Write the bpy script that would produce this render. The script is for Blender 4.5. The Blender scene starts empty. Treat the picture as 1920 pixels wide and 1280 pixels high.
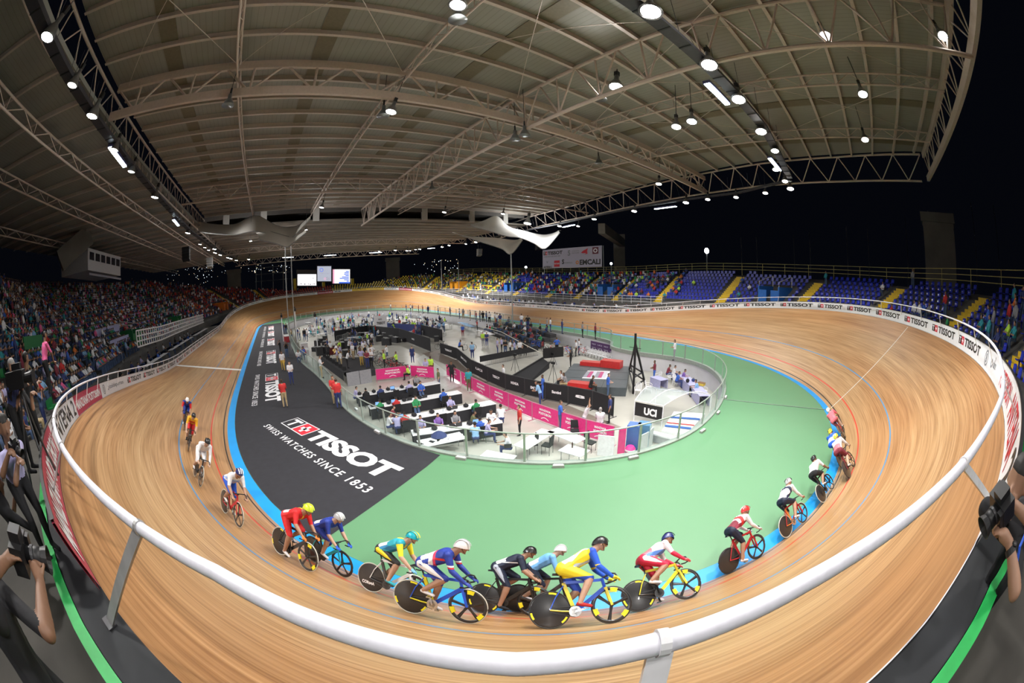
import bpy, math, random
import numpy as np
from mathutils import Vector, Matrix
PI = math.pi
random.seed(11)
SC = bpy.context.scene
COL = SC.collection
V = Vector

# ------------------------------------------------------------------ camera
CAM = (-52.44533, 15.37856, 6.59874); YAW = -0.63403; PIT = -0.16807; ROL = -0.0262; FPX = 714.63921
_cy, _sy = math.cos(YAW), math.sin(YAW)
FWD = V((math.cos(PIT)*_cy, math.cos(PIT)*_sy, math.sin(PIT)))
_R = V((_sy, -_cy, 0)); _U = _R.cross(FWD)
RGT = _R*math.cos(ROL) + _U*math.sin(ROL)
UPV = -_R*math.sin(ROL) + _U*math.cos(ROL)
cam_data = bpy.data.cameras.new('camera'); cam = bpy.data.objects.new('camera', cam_data); COL.objects.link(cam)
cam.matrix_world = Matrix(((RGT.x, UPV.x, -FWD.x, CAM[0]), (RGT.y, UPV.y, -FWD.y, CAM[1]), (RGT.z, UPV.z, -FWD.z, CAM[2]), (0, 0, 0, 1)))
cam_data.type = 'PANO'
cam_data.sensor_width = 36; cam_data.sensor_fit = 'HORIZONTAL'
cc = cam_data.cycles if hasattr(cam_data, 'cycles') else cam_data
cc.panorama_type = 'FISHEYE_EQUISOLID'
cc.fisheye_lens = FPX*36/1920
cc.fisheye_fov = 2*PI*0.98
cam_data.clip_start = 0.05; cam_data.clip_end = 3000
SC.camera = cam

# ------------------------------------------------------------------ night sky, exposure
W = bpy.data.worlds.new('night_sky'); SC.world = W; W.use_nodes = True
W.node_tree.nodes['Background'].inputs[0].default_value = (0.004, 0.005, 0.009, 1)
W.node_tree.nodes['Background'].inputs[1].default_value = 0.25
SC.view_settings.view_transform = 'Standard'; SC.view_settings.look = 'None'
SC.view_settings.gamma = 1.0; SC.view_settings.use_curve_mapping = False
SC.view_settings.exposure = 0.45
SC.cycles.max_bounces = 6; SC.cycles.diffuse_bounces = 3; SC.cycles.glossy_bounces = 2
SC.cycles.transparent_max_bounces = 12; SC.cycles.transmission_bounces = 4
SC.cycles.sample_clamp_indirect = 4.0; SC.cycles.caustics_reflective = False; SC.cycles.caustics_refractive = False

def raydir(px, py):
    a = px-960; b = 640-py; r = math.hypot(a, b)+1e-9; th = 2*math.asin(r/2/FPX)
    return math.sin(th)*(a/r*RGT + b/r*UPV) + math.cos(th)*FWD
def at(px, py, z=0.0):
    d = raydir(px, py); t = (z-CAM[2])/d.z
    return V((CAM[0]+t*d.x, CAM[1]+t*d.y, z))
def aty(px, py, y):
    d = raydir(px, py); t = (y-CAM[1])/d.y
    return V((CAM[0]+t*d.x, y, CAM[2]+t*d.z))
def atx(px, py, x):
    d = raydir(px, py); t = (x-CAM[0])/d.x
    return V((x, CAM[1]+t*d.y, CAM[2]+t*d.z))

# ------------------------------------------------------------------ lamps: (name, pixel-traced place is world point at height z)
def add_spot(loc, power, ang=150, col=(1, .97, .93), r=.25, blend=.5, tgt=None):
    l = bpy.data.lights.new('lamp_light', 'SPOT'); l.energy = power; l.spot_size = math.radians(ang); l.spot_blend = blend
    l.shadow_soft_size = r; l.color = col
    o = bpy.data.objects.new('lamp_light', l); COL.objects.link(o); o.location = loc
    if tgt is not None:
        o.rotation_euler = (V(tgt)-V(loc)).to_track_quat('-Z', 'Y').to_euler()
    return o
LZ = 14.4
LEFT_ROW = [(88, 70), (135, 160), (172, 218), (214, 281), (246, 322), (290, 370), (352, 437), (375, 458), (384, 464), (391, 469), (402, 467), (403, 474), (413, 478), (427, 483), (433, 485), (443, 488), (466, 486)]
BRIGHT_LEFT = {0, 2, 5, 6, 10, 11, 12, 13, 14, 15, 16}
RING_ROW = [(1220, 22), (1330, 122), (1385, 187), (1427, 247), (1453, 283), (1455, 318), (1472, 340), (1482, 354), (1435, 362), (1380, 370), (1327, 374), (1286, 380), (1189, 396), (1114, 411), (1084, 424), (1049, 424), (892, 454), (873, 457), (842, 460), (829, 463), (787, 467), (779, 468), (769, 470), (763, 470), (741, 469), (711, 471)]
BRIGHT_RING = {0, 1, 2, 3, 7, 11, 12, 13, 15, 16, 17, 18, 19, 20, 23, 24}
HIGH = [(1155, 163, 16.2, 1), (1297, 228, 14.4, 1), (1268, 238, 14.4, 0), (858, 10, 15.2, 1), (733, 210, 14.6, 1), (1548, 68, 15.5, 1), (1768, 68, 15.5, 1), (1618, 177, 15.0, 1), (1622, 262, 15.0, 1), (603, 389, 15.2, 1), (1235, 345, 14.6, 1), (943, 401, 15.0, 1), (833, 398, 15.0, 1)]
TUBES = [((206, 276), (238, 318)), ((325, 412), (338, 427)), ((1325, 157), (1364, 196)), ((1443, 297), (1462, 320)), ((1228, 392), (1268, 387)), ((1056, 426), (1080, 421)), ((693, 474), (716, 473)), ((608, 479), (630, 478)), ((530, 483), (550, 482)), ((802, 466), (815, 465))]
# ------------------------------------------------------------------ materials
MATS = {}
def mat(name, col=(.5, .5, .5), rough=.6, metal=0.0, emit=0.0, var=.08, scale=8.0, alpha=1.0, coat=0.0, spec=.5):
    if name in MATS: return MATS[name]
    m = bpy.data.materials.new(name); m.use_nodes = True; MATS[name] = m
    nt = m.node_tree; b = nt.nodes['Principled BSDF']
    b.inputs['Roughness'].default_value = rough; b.inputs['Metallic'].default_value = metal
    b.inputs['Specular IOR Level'].default_value = spec
    if coat: b.inputs['Coat Weight'].default_value = coat
    if var > 0:
        tc = nt.nodes.new('ShaderNodeTexCoord'); n = nt.nodes.new('ShaderNodeTexNoise'); n.inputs['Scale'].default_value = scale; n.inputs['Detail'].default_value = 3
        nt.links.new(tc.outputs['Object'], n.inputs['Vector'])
        mr = nt.nodes.new('ShaderNodeMapRange'); mr.inputs[1].default_value = .3; mr.inputs[2].default_value = .7
        mr.inputs[3].default_value = 1-var; mr.inputs[4].default_value = 1+var
        nt.links.new(n.outputs['Fac'], mr.inputs[0])
        vm = nt.nodes.new('ShaderNodeVectorMath'); vm.operation = 'SCALE'; vm.inputs[0].default_value = col
        nt.links.new(mr.outputs[0], vm.inputs['Scale']); nt.links.new(vm.outputs[0], b.inputs['Base Color'])
    else:
        b.inputs['Base Color'].default_value = (*col, 1)
    if emit:
        b.inputs['Emission Color'].default_value = (*col, 1); b.inputs['Emission Strength'].default_value = emit
    if alpha < 1: b.inputs['Alpha'].default_value = alpha
    return m
def glass_mat(name, col=(.75, .88, .86), mixf=.86):
    if name in MATS: return MATS[name]
    m = bpy.data.materials.new(name); m.use_nodes = True; MATS[name] = m
    nt = m.node_tree; nt.nodes.clear()
    o = nt.nodes.new('ShaderNodeOutputMaterial'); t = nt.nodes.new('ShaderNodeBsdfTransparent'); t.inputs[0].default_value = (*col, 1)
    g = nt.nodes.new('ShaderNodeBsdfPrincipled'); g.inputs['Base Color'].default_value = (.6, .72, .72, 1); g.inputs['Roughness'].default_value = .15
    mx = nt.nodes.new('ShaderNodeMixShader'); mx.inputs[0].default_value = 1-mixf
    nt.links.new(t.outputs[0], mx.inputs[1]); nt.links.new(g.outputs[0], mx.inputs[2]); nt.links.new(mx.outputs[0], o.inputs[0])
    return m
WHITE = mat('white_paint', (.82, .82, .85), .35)
OFFW = mat('off_white_steel', (.62, .56, .5), .5)
STEEL = mat('grey_steel', (.35, .36, .36), .4, .5)
DSTEEL = mat('dark_steel', (.05, .05, .055), .5, .3)
BLACK = mat('black_plastic', (.012, .012, .014), .5)
BLKCLOTH = mat('black_cloth', (.015, .015, .018), .9)
CONC = mat('concrete', (.3, .29, .28), .85, var=.2, scale=1.5)
RED = mat('red_paint', (.55, .03, .03), .4)
PINK = mat('magenta_banner', (.72, .03, .22), .5)
BOARDW = mat('board_white', (.8, .8, .84), .4, var=.03)
INK = mat('board_black_ink', (.02, .02, .02), .5, var=0)
REDINK = mat('board_red_ink', (.62, .02, .04), .5, var=0)
GREYINK = mat('board_grey_ink', (.25, .27, .3), .5, var=0)
PALEINK = mat('mat_white_ink', (.85, .85, .88), .5, var=.03)
LAMPE = mat('lamp_glow', (1, .97, .92), emit=38, var=0)
LAMPS = mat('lamp_glow_soft', (1, .96, .9), emit=14, var=0)
TUBEE = mat('tube_glow', (.8, .95, 1), emit=14, var=0)

# ------------------------------------------------------------------ mesh building
class MB:
    def __init__(s): s.v = []; s.f = []; s.m = []; s.uv = None
    def add(s, vs, fs, mi=0):
        o = len(s.v); s.v.extend([tuple(v) for v in vs]); s.f.extend([tuple(i+o for i in f) for f in fs]); s.m.extend([mi]*len(fs)); return s
    def box(s, c, d, mi=0, rz=0.0, R=None, taper=1.0):
        R = R or Matrix.Rotation(rz, 3, 'Z'); c = V(c); vs = []
        for z in (-1, 1):
            k = taper if z > 0 else 1.0
            for x, y in ((-1, -1), (1, -1), (1, 1), (-1, 1)):
                vs.append(c + R @ V((x*d[0]/2*k, y*d[1]/2*k, z*d[2]/2)))
        return s.add(vs, [(3, 2, 1, 0), (4, 5, 6, 7), (0, 1, 5, 4), (1, 2, 6, 5), (2, 3, 7, 6), (3, 0, 4, 7)], mi)
    def bar(s, a, b, w, h=None, mi=0):
        a = V(a); b = V(b); d = b-a; L = d.length
        if L < 1e-6: return s
        q = d.to_track_quat('X', 'Z').to_matrix()
        return s.box((a+b)/2, (L, w, h or w), mi, R=q)
    def tube(s, pts, r, n=8, mi=0, closed=False, cap=True):
        pts = [V(p) for p in pts]; N = len(pts); rr = r if hasattr(r, '__len__') else [r]*N
        vs = []; up = V((0, 0, 1))
        for i, p in enumerate(pts):
            if closed: t = pts[(i+1) % N]-pts[i-1]
            else: t = pts[min(i+1, N-1)]-pts[max(i-1, 0)]
            t.normalize()
            a = t.cross(up)
            if a.length < .05: a = t.cross(V((1, 0, 0)))
            a.normalize(); b = a.cross(t).normalized()
            for k in range(n):
                th = 2*PI*k/n; vs.append(p + rr[i]*(math.cos(th)*a+math.sin(th)*b))
        fs = []
        for i in range(N if closed else N-1):
            j = (i+1) % N
            for k in range(n):
                l = (k+1) % n; fs.append((i*n+k, i*n+l, j*n+l, j*n+k))
        if cap and not closed: fs += [tuple(range(n-1, -1, -1)), tuple((N-1)*n+k for k in range(n))]
        return s.add(vs, fs, mi)
    def lathe(s, prof, c=(0, 0, 0), n=16, mi=0, axis=None):
        R = V(axis).to_track_quat('Z', 'Y').to_matrix() if axis is not None else Matrix.Identity(3)
        c = V(c); vs = []
        for r, z in prof:
            for k in range(n):
                a = 2*PI*k/n; vs.append(c + R @ V((r*math.cos(a), r*math.sin(a), z)))
        fs = [(i*n+k, i*n+(k+1) % n, (i+1)*n+(k+1) % n, (i+1)*n+k) for i in range(len(prof)-1) for k in range(n)]
        if prof[0][0] > 1e-4: fs.append(tuple(range(n-1, -1, -1)))
        if prof[-1][0] > 1e-4: fs.append(tuple((len(prof)-1)*n+k for k in range(n)))
        return s.add(vs, fs, mi)
    def ell(s, c, r, n=10, m=7, mi=0, R=None):
        c = V(c); R = R or Matrix.Identity(3); vs = []
        for i in range(m+1):
            ph = PI*i/m
            for k in range(n):
                a = 2*PI*k/n; vs.append(c + R @ V((r[0]*math.sin(ph)*math.cos(a), r[1]*math.sin(ph)*math.sin(a), -r[2]*math.cos(ph))))
        return s.add(vs, [(i*n+k, i*n+(k+1) % n, (i+1)*n+(k+1) % n, (i+1)*n+k) for i in range(m) for k in range(n)], mi)
    def poly(s, pts, z0, z1, mi=0):
        n = len(pts); vs = [(p[0], p[1], z0) for p in pts]+[(p[0], p[1], z1) for p in pts]
        return s.add(vs, [tuple(range(n-1, -1, -1)), tuple(range(n, 2*n))]+[(i, (i+1) % n, (i+1) % n+n, i+n) for i in range(n)], mi)
    def strip(s, rows, mi=0, closed=False):
        # rows: list of equally long point lists (each a cross-section); faces between consecutive rows
        k = len(rows[0]); n = len(rows); vs = [p for r in rows for p in r]; fs = []
        for i in range(n if closed else n-1):
            j = (i+1) % n
            for a in range(k-1): fs.append((i*k+a, i*k+a+1, j*k+a+1, j*k+a))
        return s.add(vs, fs, mi)
    def build(s, name, mats, parent=None, smooth=False, loc=None):
        me = bpy.data.meshes.new(name); me.from_pydata([tuple(v) for v in s.v], [], s.f)
        for m in (mats if isinstance(mats, (list, tuple)) else [mats]): me.materials.append(m)
        if any(s.m): me.polygons.foreach_set('material_index', s.m)
        if smooth: me.polygons.foreach_set('use_smooth', [True]*len(s.f))
        me.update()
        o = bpy.data.objects.new(name, me); COL.objects.link(o)
        if parent is not None: o.parent = parent
        if loc is not None: o.location = loc
        return o
def tag(o, label=None, cat=None, group=None, kind=None):
    if label: o['label'] = label
    if cat: o['category'] = cat
    if group: o['group'] = group
    if kind: o['kind'] = kind
    return o
def empty(name, loc=(0, 0, 0), rz=0.0):
    o = bpy.data.objects.new(name, None); COL.objects.link(o); o.location = loc; o.rotation_euler = (0, 0, rz); o.empty_display_size = .1
    return o
def thing(name, label, cat, loc=(0, 0, 0), rz=0.0, group=None):
    return tag(empty(name, loc, rz), label, cat, group)
def copy_tree(o, parent=None):
    c = o.copy(); COL.objects.link(c)
    if parent is not None: c.parent = parent
    for ch in [k for k in KIDS.get(o.name, [])]: 
        d = copy_tree(ch, c)
        KIDS.setdefault(c.name, []).append(d)
    return c
KIDS = {}
def reg(root):
    # remember children so copies are quick
    for o in [root]+list(root.children_recursive):
        KIDS[o.name] = list(o.children)
    return root
def ordw(n): return '%d%s' % (n, 'th' if 10 < n % 100 < 14 else {1: 'st', 2: 'nd', 3: 'rd'}.get(n % 10, 'th'))
def struct(name, mb, mats, smooth=False):
    return tag(mb.build(name, mats, smooth=smooth), kind='structure')

_TX = {}
def text_geo(s, bold=.0, space=1.0):
    # outline of a word as (verts 2D normalised to height 1, faces); width returned
    key = (s, bold, space)
    if key in _TX: return _TX[key]
    cu = bpy.data.curves.new('t', 'FONT'); cu.body = s; cu.size = 1.0; cu.offset = bold; cu.resolution_u = 3; cu.space_character = space
    ob = bpy.data.objects.new('t', cu); COL.objects.link(ob)
    dg = bpy.context.evaluated_depsgraph_get(); me = bpy.data.meshes.new_from_object(ob.evaluated_get(dg))
    vs = [(v.co.x, v.co.y) for v in me.vertices]; fs = [tuple(p.vertices) for p in me.polygons]
    bpy.data.objects.remove(ob); bpy.data.curves.remove(cu); bpy.data.meshes.remove(me)
    x0 = min(v[0] for v in vs); y0 = min(v[1] for v in vs); x1 = max(v[0] for v in vs); y1 = max(v[1] for v in vs); h = y1-y0
    vs = [((x-x0)/h, (y-y0)/h) for x, y in vs]
    _TX[key] = (vs, fs, (x1-x0)/h); return _TX[key]
def add_text(mb, s, fn, u0, v0, h, mi=0, w=None, bold=.03, slant=0.0, space=1.0):
    # fn(u, v) -> world point; text placed with lower-left at (u0, v0), height h, optional total width w
    vs, fs, wd = text_geo(s, bold, space); kx = (w/wd) if w else h
    mb.add([fn(u0+x*kx+slant*y*h, v0+y*h) for x, y in vs], fs, mi); return (w or wd*h)
def add_rect(mb, fn, u0, v0, u1, v1, mi=0, n=1):
    pts = [fn(u0+(u1-u0)*i/n, v0) for i in range(n+1)]+[fn(u1-(u1-u0)*i/n, v1) for i in range(n+1)]
    mb.add(pts, [(i, i+1, 2*n-i, 2*n+1-i) for i in range(n)], mi)
def add_ring(mb, fn, u, v, r0, r1, mi=0, n=16, ky=1.0):
    ps = [fn(u+r*math.cos(2*PI*k/n), v+ky*r*math.sin(2*PI*k/n)) for r in (r0, r1) for k in range(n)]
    mb.add(ps, [(k, (k+1) % n, n+(k+1) % n, n+k) for k in range(n)], mi)
# ------------------------------------------------------------------ the track's plan: straights, easements, bends and banking
def _smooth(t): t = np.clip(t, 0, 1); return t*t*(3-2*t)
def _track():
    Q, sl, tr, b0, b1, bs, bt = 63.4379, 19.92506, 30.04726, 0.17851, 0.78645, 13.47857, 42.36852
    n = 150; s = np.linspace(0, Q, n+1); k = _smooth((s-sl)/tr); I = np.sum((k[1:]+k[:-1])/2*np.diff(s)); k = k*(PI/2)/I
    ds = np.diff(s); th = np.concatenate([[0], np.cumsum((k[1:]+k[:-1])/2*ds)]); tm = (th[1:]+th[:-1])/2
    x = np.concatenate([[0], np.cumsum(np.cos(tm)*ds)]); y = np.concatenate([[0], np.cumsum(np.sin(tm)*ds)])
    b = b0+(b1-b0)*_smooth((s-bs)/bt); y = y-y[-1]; nx = np.sin(th); ny = -np.cos(th)
    c = np.concatenate
    X = c([x, x[-2::-1]]); Y = c([y, -y[-2::-1]]); NX = c([nx, nx[-2::-1]]); NY = c([ny, -ny[-2::-1]]); B = c([b, b[-2::-1]])
    X = c([X, -X[1:-1]]); Y = c([Y, -Y[1:-1]]); NX = c([NX, -NX[1:-1]]); NY = c([NY, -NY[1:-1]]); B = c([B, B[1:-1]])
    S = c([[0], np.cumsum(np.hypot(np.diff(c([X, X[:1]])), np.diff(c([Y, Y[:1]]))))])
    return X, Y, NX, NY, B, S
TX, TY, TNX, TNY, TB, TS = _track()
NT = len(TX); TL = float(TS[-1]); TW = 7.1
def tfr(s):
    s = s % TL; f = np.interp(s, TS, np.arange(NT+1)); i = int(f) % NT; j = (i+1) % NT; t = f-int(f)
    L = lambda A: float(A[i]*(1-t)+A[j]*t)
    return L(TX), L(TY), L(TNX), L(TNY), L(TB)
def trk(s, w, h=0.0):
    x, y, nx, ny, b = tfr(s); cb, sb = math.cos(b), math.sin(b)
    if w < 0: return V((x+nx*w, y+ny*w, h))
    return V((x+nx*(w*cb-h*sb), y+ny*(w*cb-h*sb), w*sb+h*cb))
def top(s, out=0.0, z=0.0):
    # over the track's upper edge: out metres further outward (level), z metres up
    x, y, nx, ny, b = tfr(s); d = TW*math.cos(b)+out
    return V((x+nx*d, y+ny*d, TW*math.sin(b)+z))
def ttan(s):
    x, y, nx, ny, b = tfr(s); return V((-ny, nx, 0))
def on_track(px, py):
    # where the line of sight through a point of the photo meets the banked wood
    d = raydir(px, py); best = (1e9, 0, 0)
    for w in np.linspace(0, TW, 72):
        cb, sb = np.cos(TB), np.sin(TB)
        P = np.stack([TX+TNX*w*cb-CAM[0], TY+TNY*w*cb-CAM[1], w*sb-CAM[2]], 1); L = np.linalg.norm(P, axis=1)
        c = P @ np.array(d)/L; i = int(c.argmax())
        if c[i] > -2 and -c[i] < best[0]: best = (-c[i], i, w)
    i = best[1]; w = best[2]; r = (1e9, 0, 0)
    for s in np.linspace(TS[i]-.6, TS[i]+.6, 25):
        for ww in np.linspace(max(0, w-.12), min(TW, w+.12), 9):
            v = (trk(s, ww)-V(CAM)).normalized(); e = (v-d).length
            if e < r[0]: r = (e, s, ww)
    return r[1], r[2]

# wooden track: one surface with its painted lines in the material
def wood_material():
    m = bpy.data.materials.new('pine_track'); m.use_nodes = True; nt = m.node_tree; b = nt.nodes['Principled BSDF']; N = nt.nodes.new; Lk = nt.links.new
    uv = N('ShaderNodeUVMap'); uv.uv_map = 'UVMap'; sp = N('ShaderNodeSeparateXYZ'); Lk(uv.outputs[0], sp.inputs[0])
    def noise(sx, sy, det=3, sc=1.0):
        cb = N('ShaderNodeCombineXYZ'); a = N('ShaderNodeMath'); a.operation = 'MULTIPLY'; a.inputs[1].default_value = sx
        c = N('ShaderNodeMath'); c.operation = 'MULTIPLY'; c.inputs[1].default_value = sy
        Lk(sp.outputs[0], a.inputs[0]); Lk(sp.outputs[1], c.inputs[0]); Lk(a.outputs[0], cb.inputs[0]); Lk(c.outputs[0], cb.inputs[1])
        n = N('ShaderNodeTexNoise'); n.inputs['Scale'].default_value = sc; n.inputs['Detail'].default_value = det; Lk(cb.outputs[0], n.inputs['Vector']); return n.outputs['Fac']
    n1 = noise(.35, 22, 4); n2 = noise(.12, 3.2, 3); n3 = noise(.06, .35, 2)
    r1 = N('ShaderNodeValToRGB'); e = r1.color_ramp.elements; e[0].position = .28; e[0].color = (.25, .14, .062, 1); e[1].position = .72; e[1].color = (.5, .34, .185, 1)
    q = r1.color_ramp.elements.new(.5); q.color = (.4, .25, .12, 1)
    Lk(n1, r1.inputs[0])
    r2 = N('ShaderNodeValToRGB'); e = r2.color_ramp.elements; e[0].position = .3; e[0].color = (.8, .73, .66, 1); e[1].position = .7; e[1].color = (1.12, 1.12, 1.12, 1); Lk(n2, r2.inputs[0])
    mx = N('ShaderNodeMix'); mx.data_type = 'RGBA'; mx.blend_type = 'MULTIPLY'; mx.inputs[0].default_value = 1; Lk(r1.outputs[0], mx.inputs[6]); Lk(r2.outputs[0], mx.inputs[7])
    r3 = N('ShaderNodeValToRGB'); e = r3.color_ramp.elements; e[0].position = .35; e[0].color = (1.0, .84, .74, 1); e[1].position = .65; e[1].color = (1.08, 1.08, 1.1, 1); Lk(n3, r3.inputs[0])
    m2 = N('ShaderNodeMix'); m2.data_type = 'RGBA'; m2.blend_type = 'MULTIPLY'; m2.inputs[0].default_value = 1; Lk(mx.outputs[2], m2.inputs[6]); Lk(r3.outputs[0], m2.inputs[7])
    cur = m2.outputs[2]
    def band(sock, c0, hw):
        a = N('ShaderNodeMath'); a.operation = 'COMPARE'; a.inputs[1].default_value = c0; a.inputs[2].default_value = hw; Lk(sock, a.inputs[0]); return a.outputs[0]
    def paint(cur, fac, col):
        x = N('ShaderNodeMix'); x.data_type = 'RGBA'; Lk(fac, x.inputs[0]); Lk(cur, x.inputs[6]); x.inputs[7].default_value = (*col, 1); return x.outputs[2]
    cur = paint(cur, band(sp.outputs[1], .22, .035), (.03, .025, .02))
    cur = paint(cur, band(sp.outputs[1], .96, .035), (.6, .05, .03))
    cur = paint(cur, band(sp.outputs[1], 2.675, .03), (.05, .24, .48))
    cur = paint(cur, band(sp.outputs[0], 142.6, .36), (.85, .84, .82))
    cur = paint(cur, band(sp.outputs[0], 107.0, .02), (.75, .74, .7))
    Lk(cur, b.inputs['Base Color']); b.inputs['Roughness'].default_value = .38; b.inputs['Specular IOR Level'].default_value = .45
    bp = N('ShaderNodeBump'); bp.inputs['Strength'].default_value = .08; bp.inputs['Distance'].default_value = .01; Lk(n1, bp.inputs['Height']); Lk(bp.outputs[0], b.inputs['Normal'])
    return m
def track_grid(name, mats, wlist, kind='structure'):
    vs = []; uv = []; K = len(wlist)
    for i in range(NT+1):
        j = i % NT; cb, sb = math.cos(TB[j]), math.sin(TB[j])
        for w in wlist:
            c = w*cb if w > 0 else w; z = w*sb if w > 0 else 0
            vs.append((TX[j]+TNX[j]*c, TY[j]+TNY[j]*c, z)); uv.append((TS[i], w))
    fs = [(i*K+a, (i+1)*K+a, (i+1)*K+a+1, i*K+a+1) for i in range(NT) for a in range(K-1)]
    fs = [f[::-1] for f in fs]
    me = bpy.data.meshes.new(name); me.from_pydata(vs, [], fs); me.materials.append(mats)
    ul = me.uv_layers.new(name='UVMap'); idx = [v for f in fs for v in f]
    ul.data.foreach_set('uv', [c for v in idx for c in uv[v]]); me.polygons.foreach_set('use_smooth', [True]*len(fs)); me.update()
    o = bpy.data.objects.new(name, me); COL.objects.link(o); tag(o, kind=kind); return o
track_grid('floor_track', wood_material(), [0, .5, 1, 2, 3, 4, 5, 6, TW])
BLUEM = mat('blue_band_paint', (.006, .29, .72), .45, var=.05, scale=.8)
track_grid('floor_blue_band', BLUEM, [-.468, 0.0])

# the green infield, the black carpet, the sunken pit
FEN = [(24.83, 12.89), (12, 13.1), (0.01, 13.29), (-14.11, 13.21), (-22.34, 12.4), (-27.0, 12.1), (-31.54, 12.0), (-34, 11.75), (-36.07, 11.35), (-37.8, 10.85), (-39.14, 10.3), (-40.79, 9.3), (-42.37, 8.05), (-43.54, 6.85), (-44.36, 5.7), (-45.1, 4.2), (-45.65, 2.2), (-45.8, 0.09), (-45.43, -2.92), (-44.62, -5.93), (-43.7, -8.0), (-42.42, -9.9), (-40.6, -11.6), (-38.2, -12.6), (-35.79, -12.5), (-33.24, -12.1), (-30.4, -12.6), (-28.6, -14.7), (-26.67, -15.5), (-23.7, -16.0), (-14.12, -16.6), (-5.8, -17.0), (8.0, -17.4), (25.72, -16.8), (36, -14.5), (42, -9.7), (44.5, -2), (42, 6), (35, 11.2)]
def dens(P, n=6, closed=True):
    # rounded resampling of a closed plan line
    out = []; N = len(P)
    for i in range(N if closed else N-1):
        p0, p1, p2, p3 = [np.array(P[(i+k) % N] if closed else P[min(max(i+k, 0), N-1)], float) for k in (-1, 0, 1, 2)]
        for t in np.arange(n)/n:
            out.append(tuple(.5*((2*p1)+(-p0+p2)*t+(2*p0-5*p1+4*p2-p3)*t*t+(-p0+3*p1-3*p2+p3)*t**3)))
    if not closed: out.append(tuple(float(c) for c in P[-1]))
    return out
FENC = dens(FEN, 4)
PITZ = -1.55
GREEN = mat('green_floor_paint', (.105, .255, .13), .5, var=.04, scale=.25)
CARPET = mat('black_carpet', (.02, .02, .026), .85, var=.12, scale=3)
PITF = mat('pit_floor_tiles', (.5, .49, .44), .25, var=.06, scale=.6)
PWALL = mat('pit_wall_plaster', (.62, .62, .66), .7, var=.05, scale=1)
def ring_between(inner, outer, z, mb, mi=0):
    # radial quads: for every inner point the closest outer direction from centre line
    n = len(inner); no = len(outer); oa = np.array(outer)
    # match by fraction of perimeter starting at the nearest point
    def per(P):
        P = np.array(P+[P[0]]); return np.concatenate([[0], np.cumsum(np.hypot(*(P[1:]-P[:-1]).T))]), P
    pi_, Pi = per(list(inner)); po, Po = per(list(outer))
    M = 240; A = []; Bp = []
    for k in range(M):
        a = 2*PI*k/M
        # ray from the midline point, scaled ellipse directions
        def hit(P):
            best = None; dx, dy = math.cos(a), math.sin(a)*.38; L = math.hypot(dx, dy); dx /= L; dy /= L
            for i in range(len(P)-1):
                x1, y1 = P[i]; x2, y2 = P[i+1]; ex, ey = x2-x1, y2-y1; den = dx*ey-dy*ex
                if abs(den) < 1e-9: continue
                t = (x1*ey-y1*ex)/den; u = (x1*dy-y1*dx)/den
                if t > 0 and -1e-6 <= u <= 1+1e-6: best = t if best is None else max(best, t)
            return (dx*best, dy*best, z)
        A.append(hit(Pi)); Bp.append(hit(Po))
    mb.add(A+Bp, [(k, (k+1) % M, M+(k+1) % M, M+k) for k in range(M)], mi)
inner_edge = [(float(TX[i]+TNX[i]*-.467), float(TY[i]+TNY[i]*-.467)) for i in range(0, NT, 2)]
mb = MB(); ring_between(FENC, inner_edge, 0.0, mb); mb.f = [f[::-1] for f in mb.f]; struct('floor_infield', mb, GREEN)
mb = MB(); mb.add([(p[0], p[1], PITZ) for p in FENC], [tuple(range(len(FENC)))[::-1]])
struct('floor_pit', mb, PITF)
mb = MB(); mb.strip([[(p[0], p[1], 0.0), (p[0], p[1], PITZ)] for p in FENC], closed=True); struct('wall_pit', mb, PWALL)
# low kerb under the glass fence
def nrm2(P, i):
    n = len(P); d = V((P[(i+1) % n][0]-P[i-1][0], P[(i+1) % n][1]-P[i-1][1], 0)).normalized(); return V((d.y, -d.x, 0))
def off2(P, o): return [tuple((V((p[0], p[1], 0))+nrm2(P, i)*o)[:2]) for i, p in enumerate(P)]
_a = sum(FENC[i-1][0]*FENC[i][1]-FENC[i][0]*FENC[i-1][1] for i in range(len(FENC))); SGN = 1 if _a > 0 else -1
mb = MB(); ko = off2(FENC, .10*SGN); ki = off2(FENC, -.14*SGN)
mb.strip([[(a[0], a[1], 0), (a[0], a[1], .07), (b[0], b[1], .07), (b[0], b[1], -.25), (a[0], a[1], -.25)] for a, b in zip(ko, ki)], closed=True)
struct('trim_kerb', mb, mat('kerb_metal', (.28, .32, .29), .5))
# black carpet lying on the green along the home straight
cp = [at(836, 850), at(800, 875), at(750, 912), at(700, 948), at(660, 976), at(610, 1010)]
edge = []
i0 = min(range(NT), key=lambda i: (TX[i]+TNX[i]*-.47-cp[-1].x)**2+(TY[i]+TNY[i]*-.47-cp[-1].y)**2)
i = i0
while TX[i] < 35: edge.append((TX[i]+TNX[i]*-.48, TY[i]+TNY[i]*-.48)); i -= 1
fo = [p for p in off2(FENC, .10*SGN) if p[1] > 8.9 and -40.3 < p[0] < 25]
fo.sort(key=lambda p: -p[0])
rows = []
def inter(pl, x):
    xs = [p[0] for p in pl]; ys = [p[1] for p in pl]; o = np.argsort(xs); return float(np.interp(x, np.array(xs)[o], np.array(ys)[o]))
mb = MB()
for x in np.linspace(35, cp[0].x, 60): 
    rows.append([(x, inter(edge, x), .006), (x, (inter(fo, x) if x < 24.8 else inter([(24.8, 12.9), (35, 13.6)], x)), .006)])
for p, x in zip(cp[1:], [q.x for q in cp[1:]]): rows.append([(x, inter(edge, x), .006), (x, p.y, .006)])
mb.strip(rows); mb.f = [f for f in mb.f]
CARP = tag(mb.build('carpet', CARPET), 'long black sponsor carpet lying on the green infield beside the finish straight', 'carpet')
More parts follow.
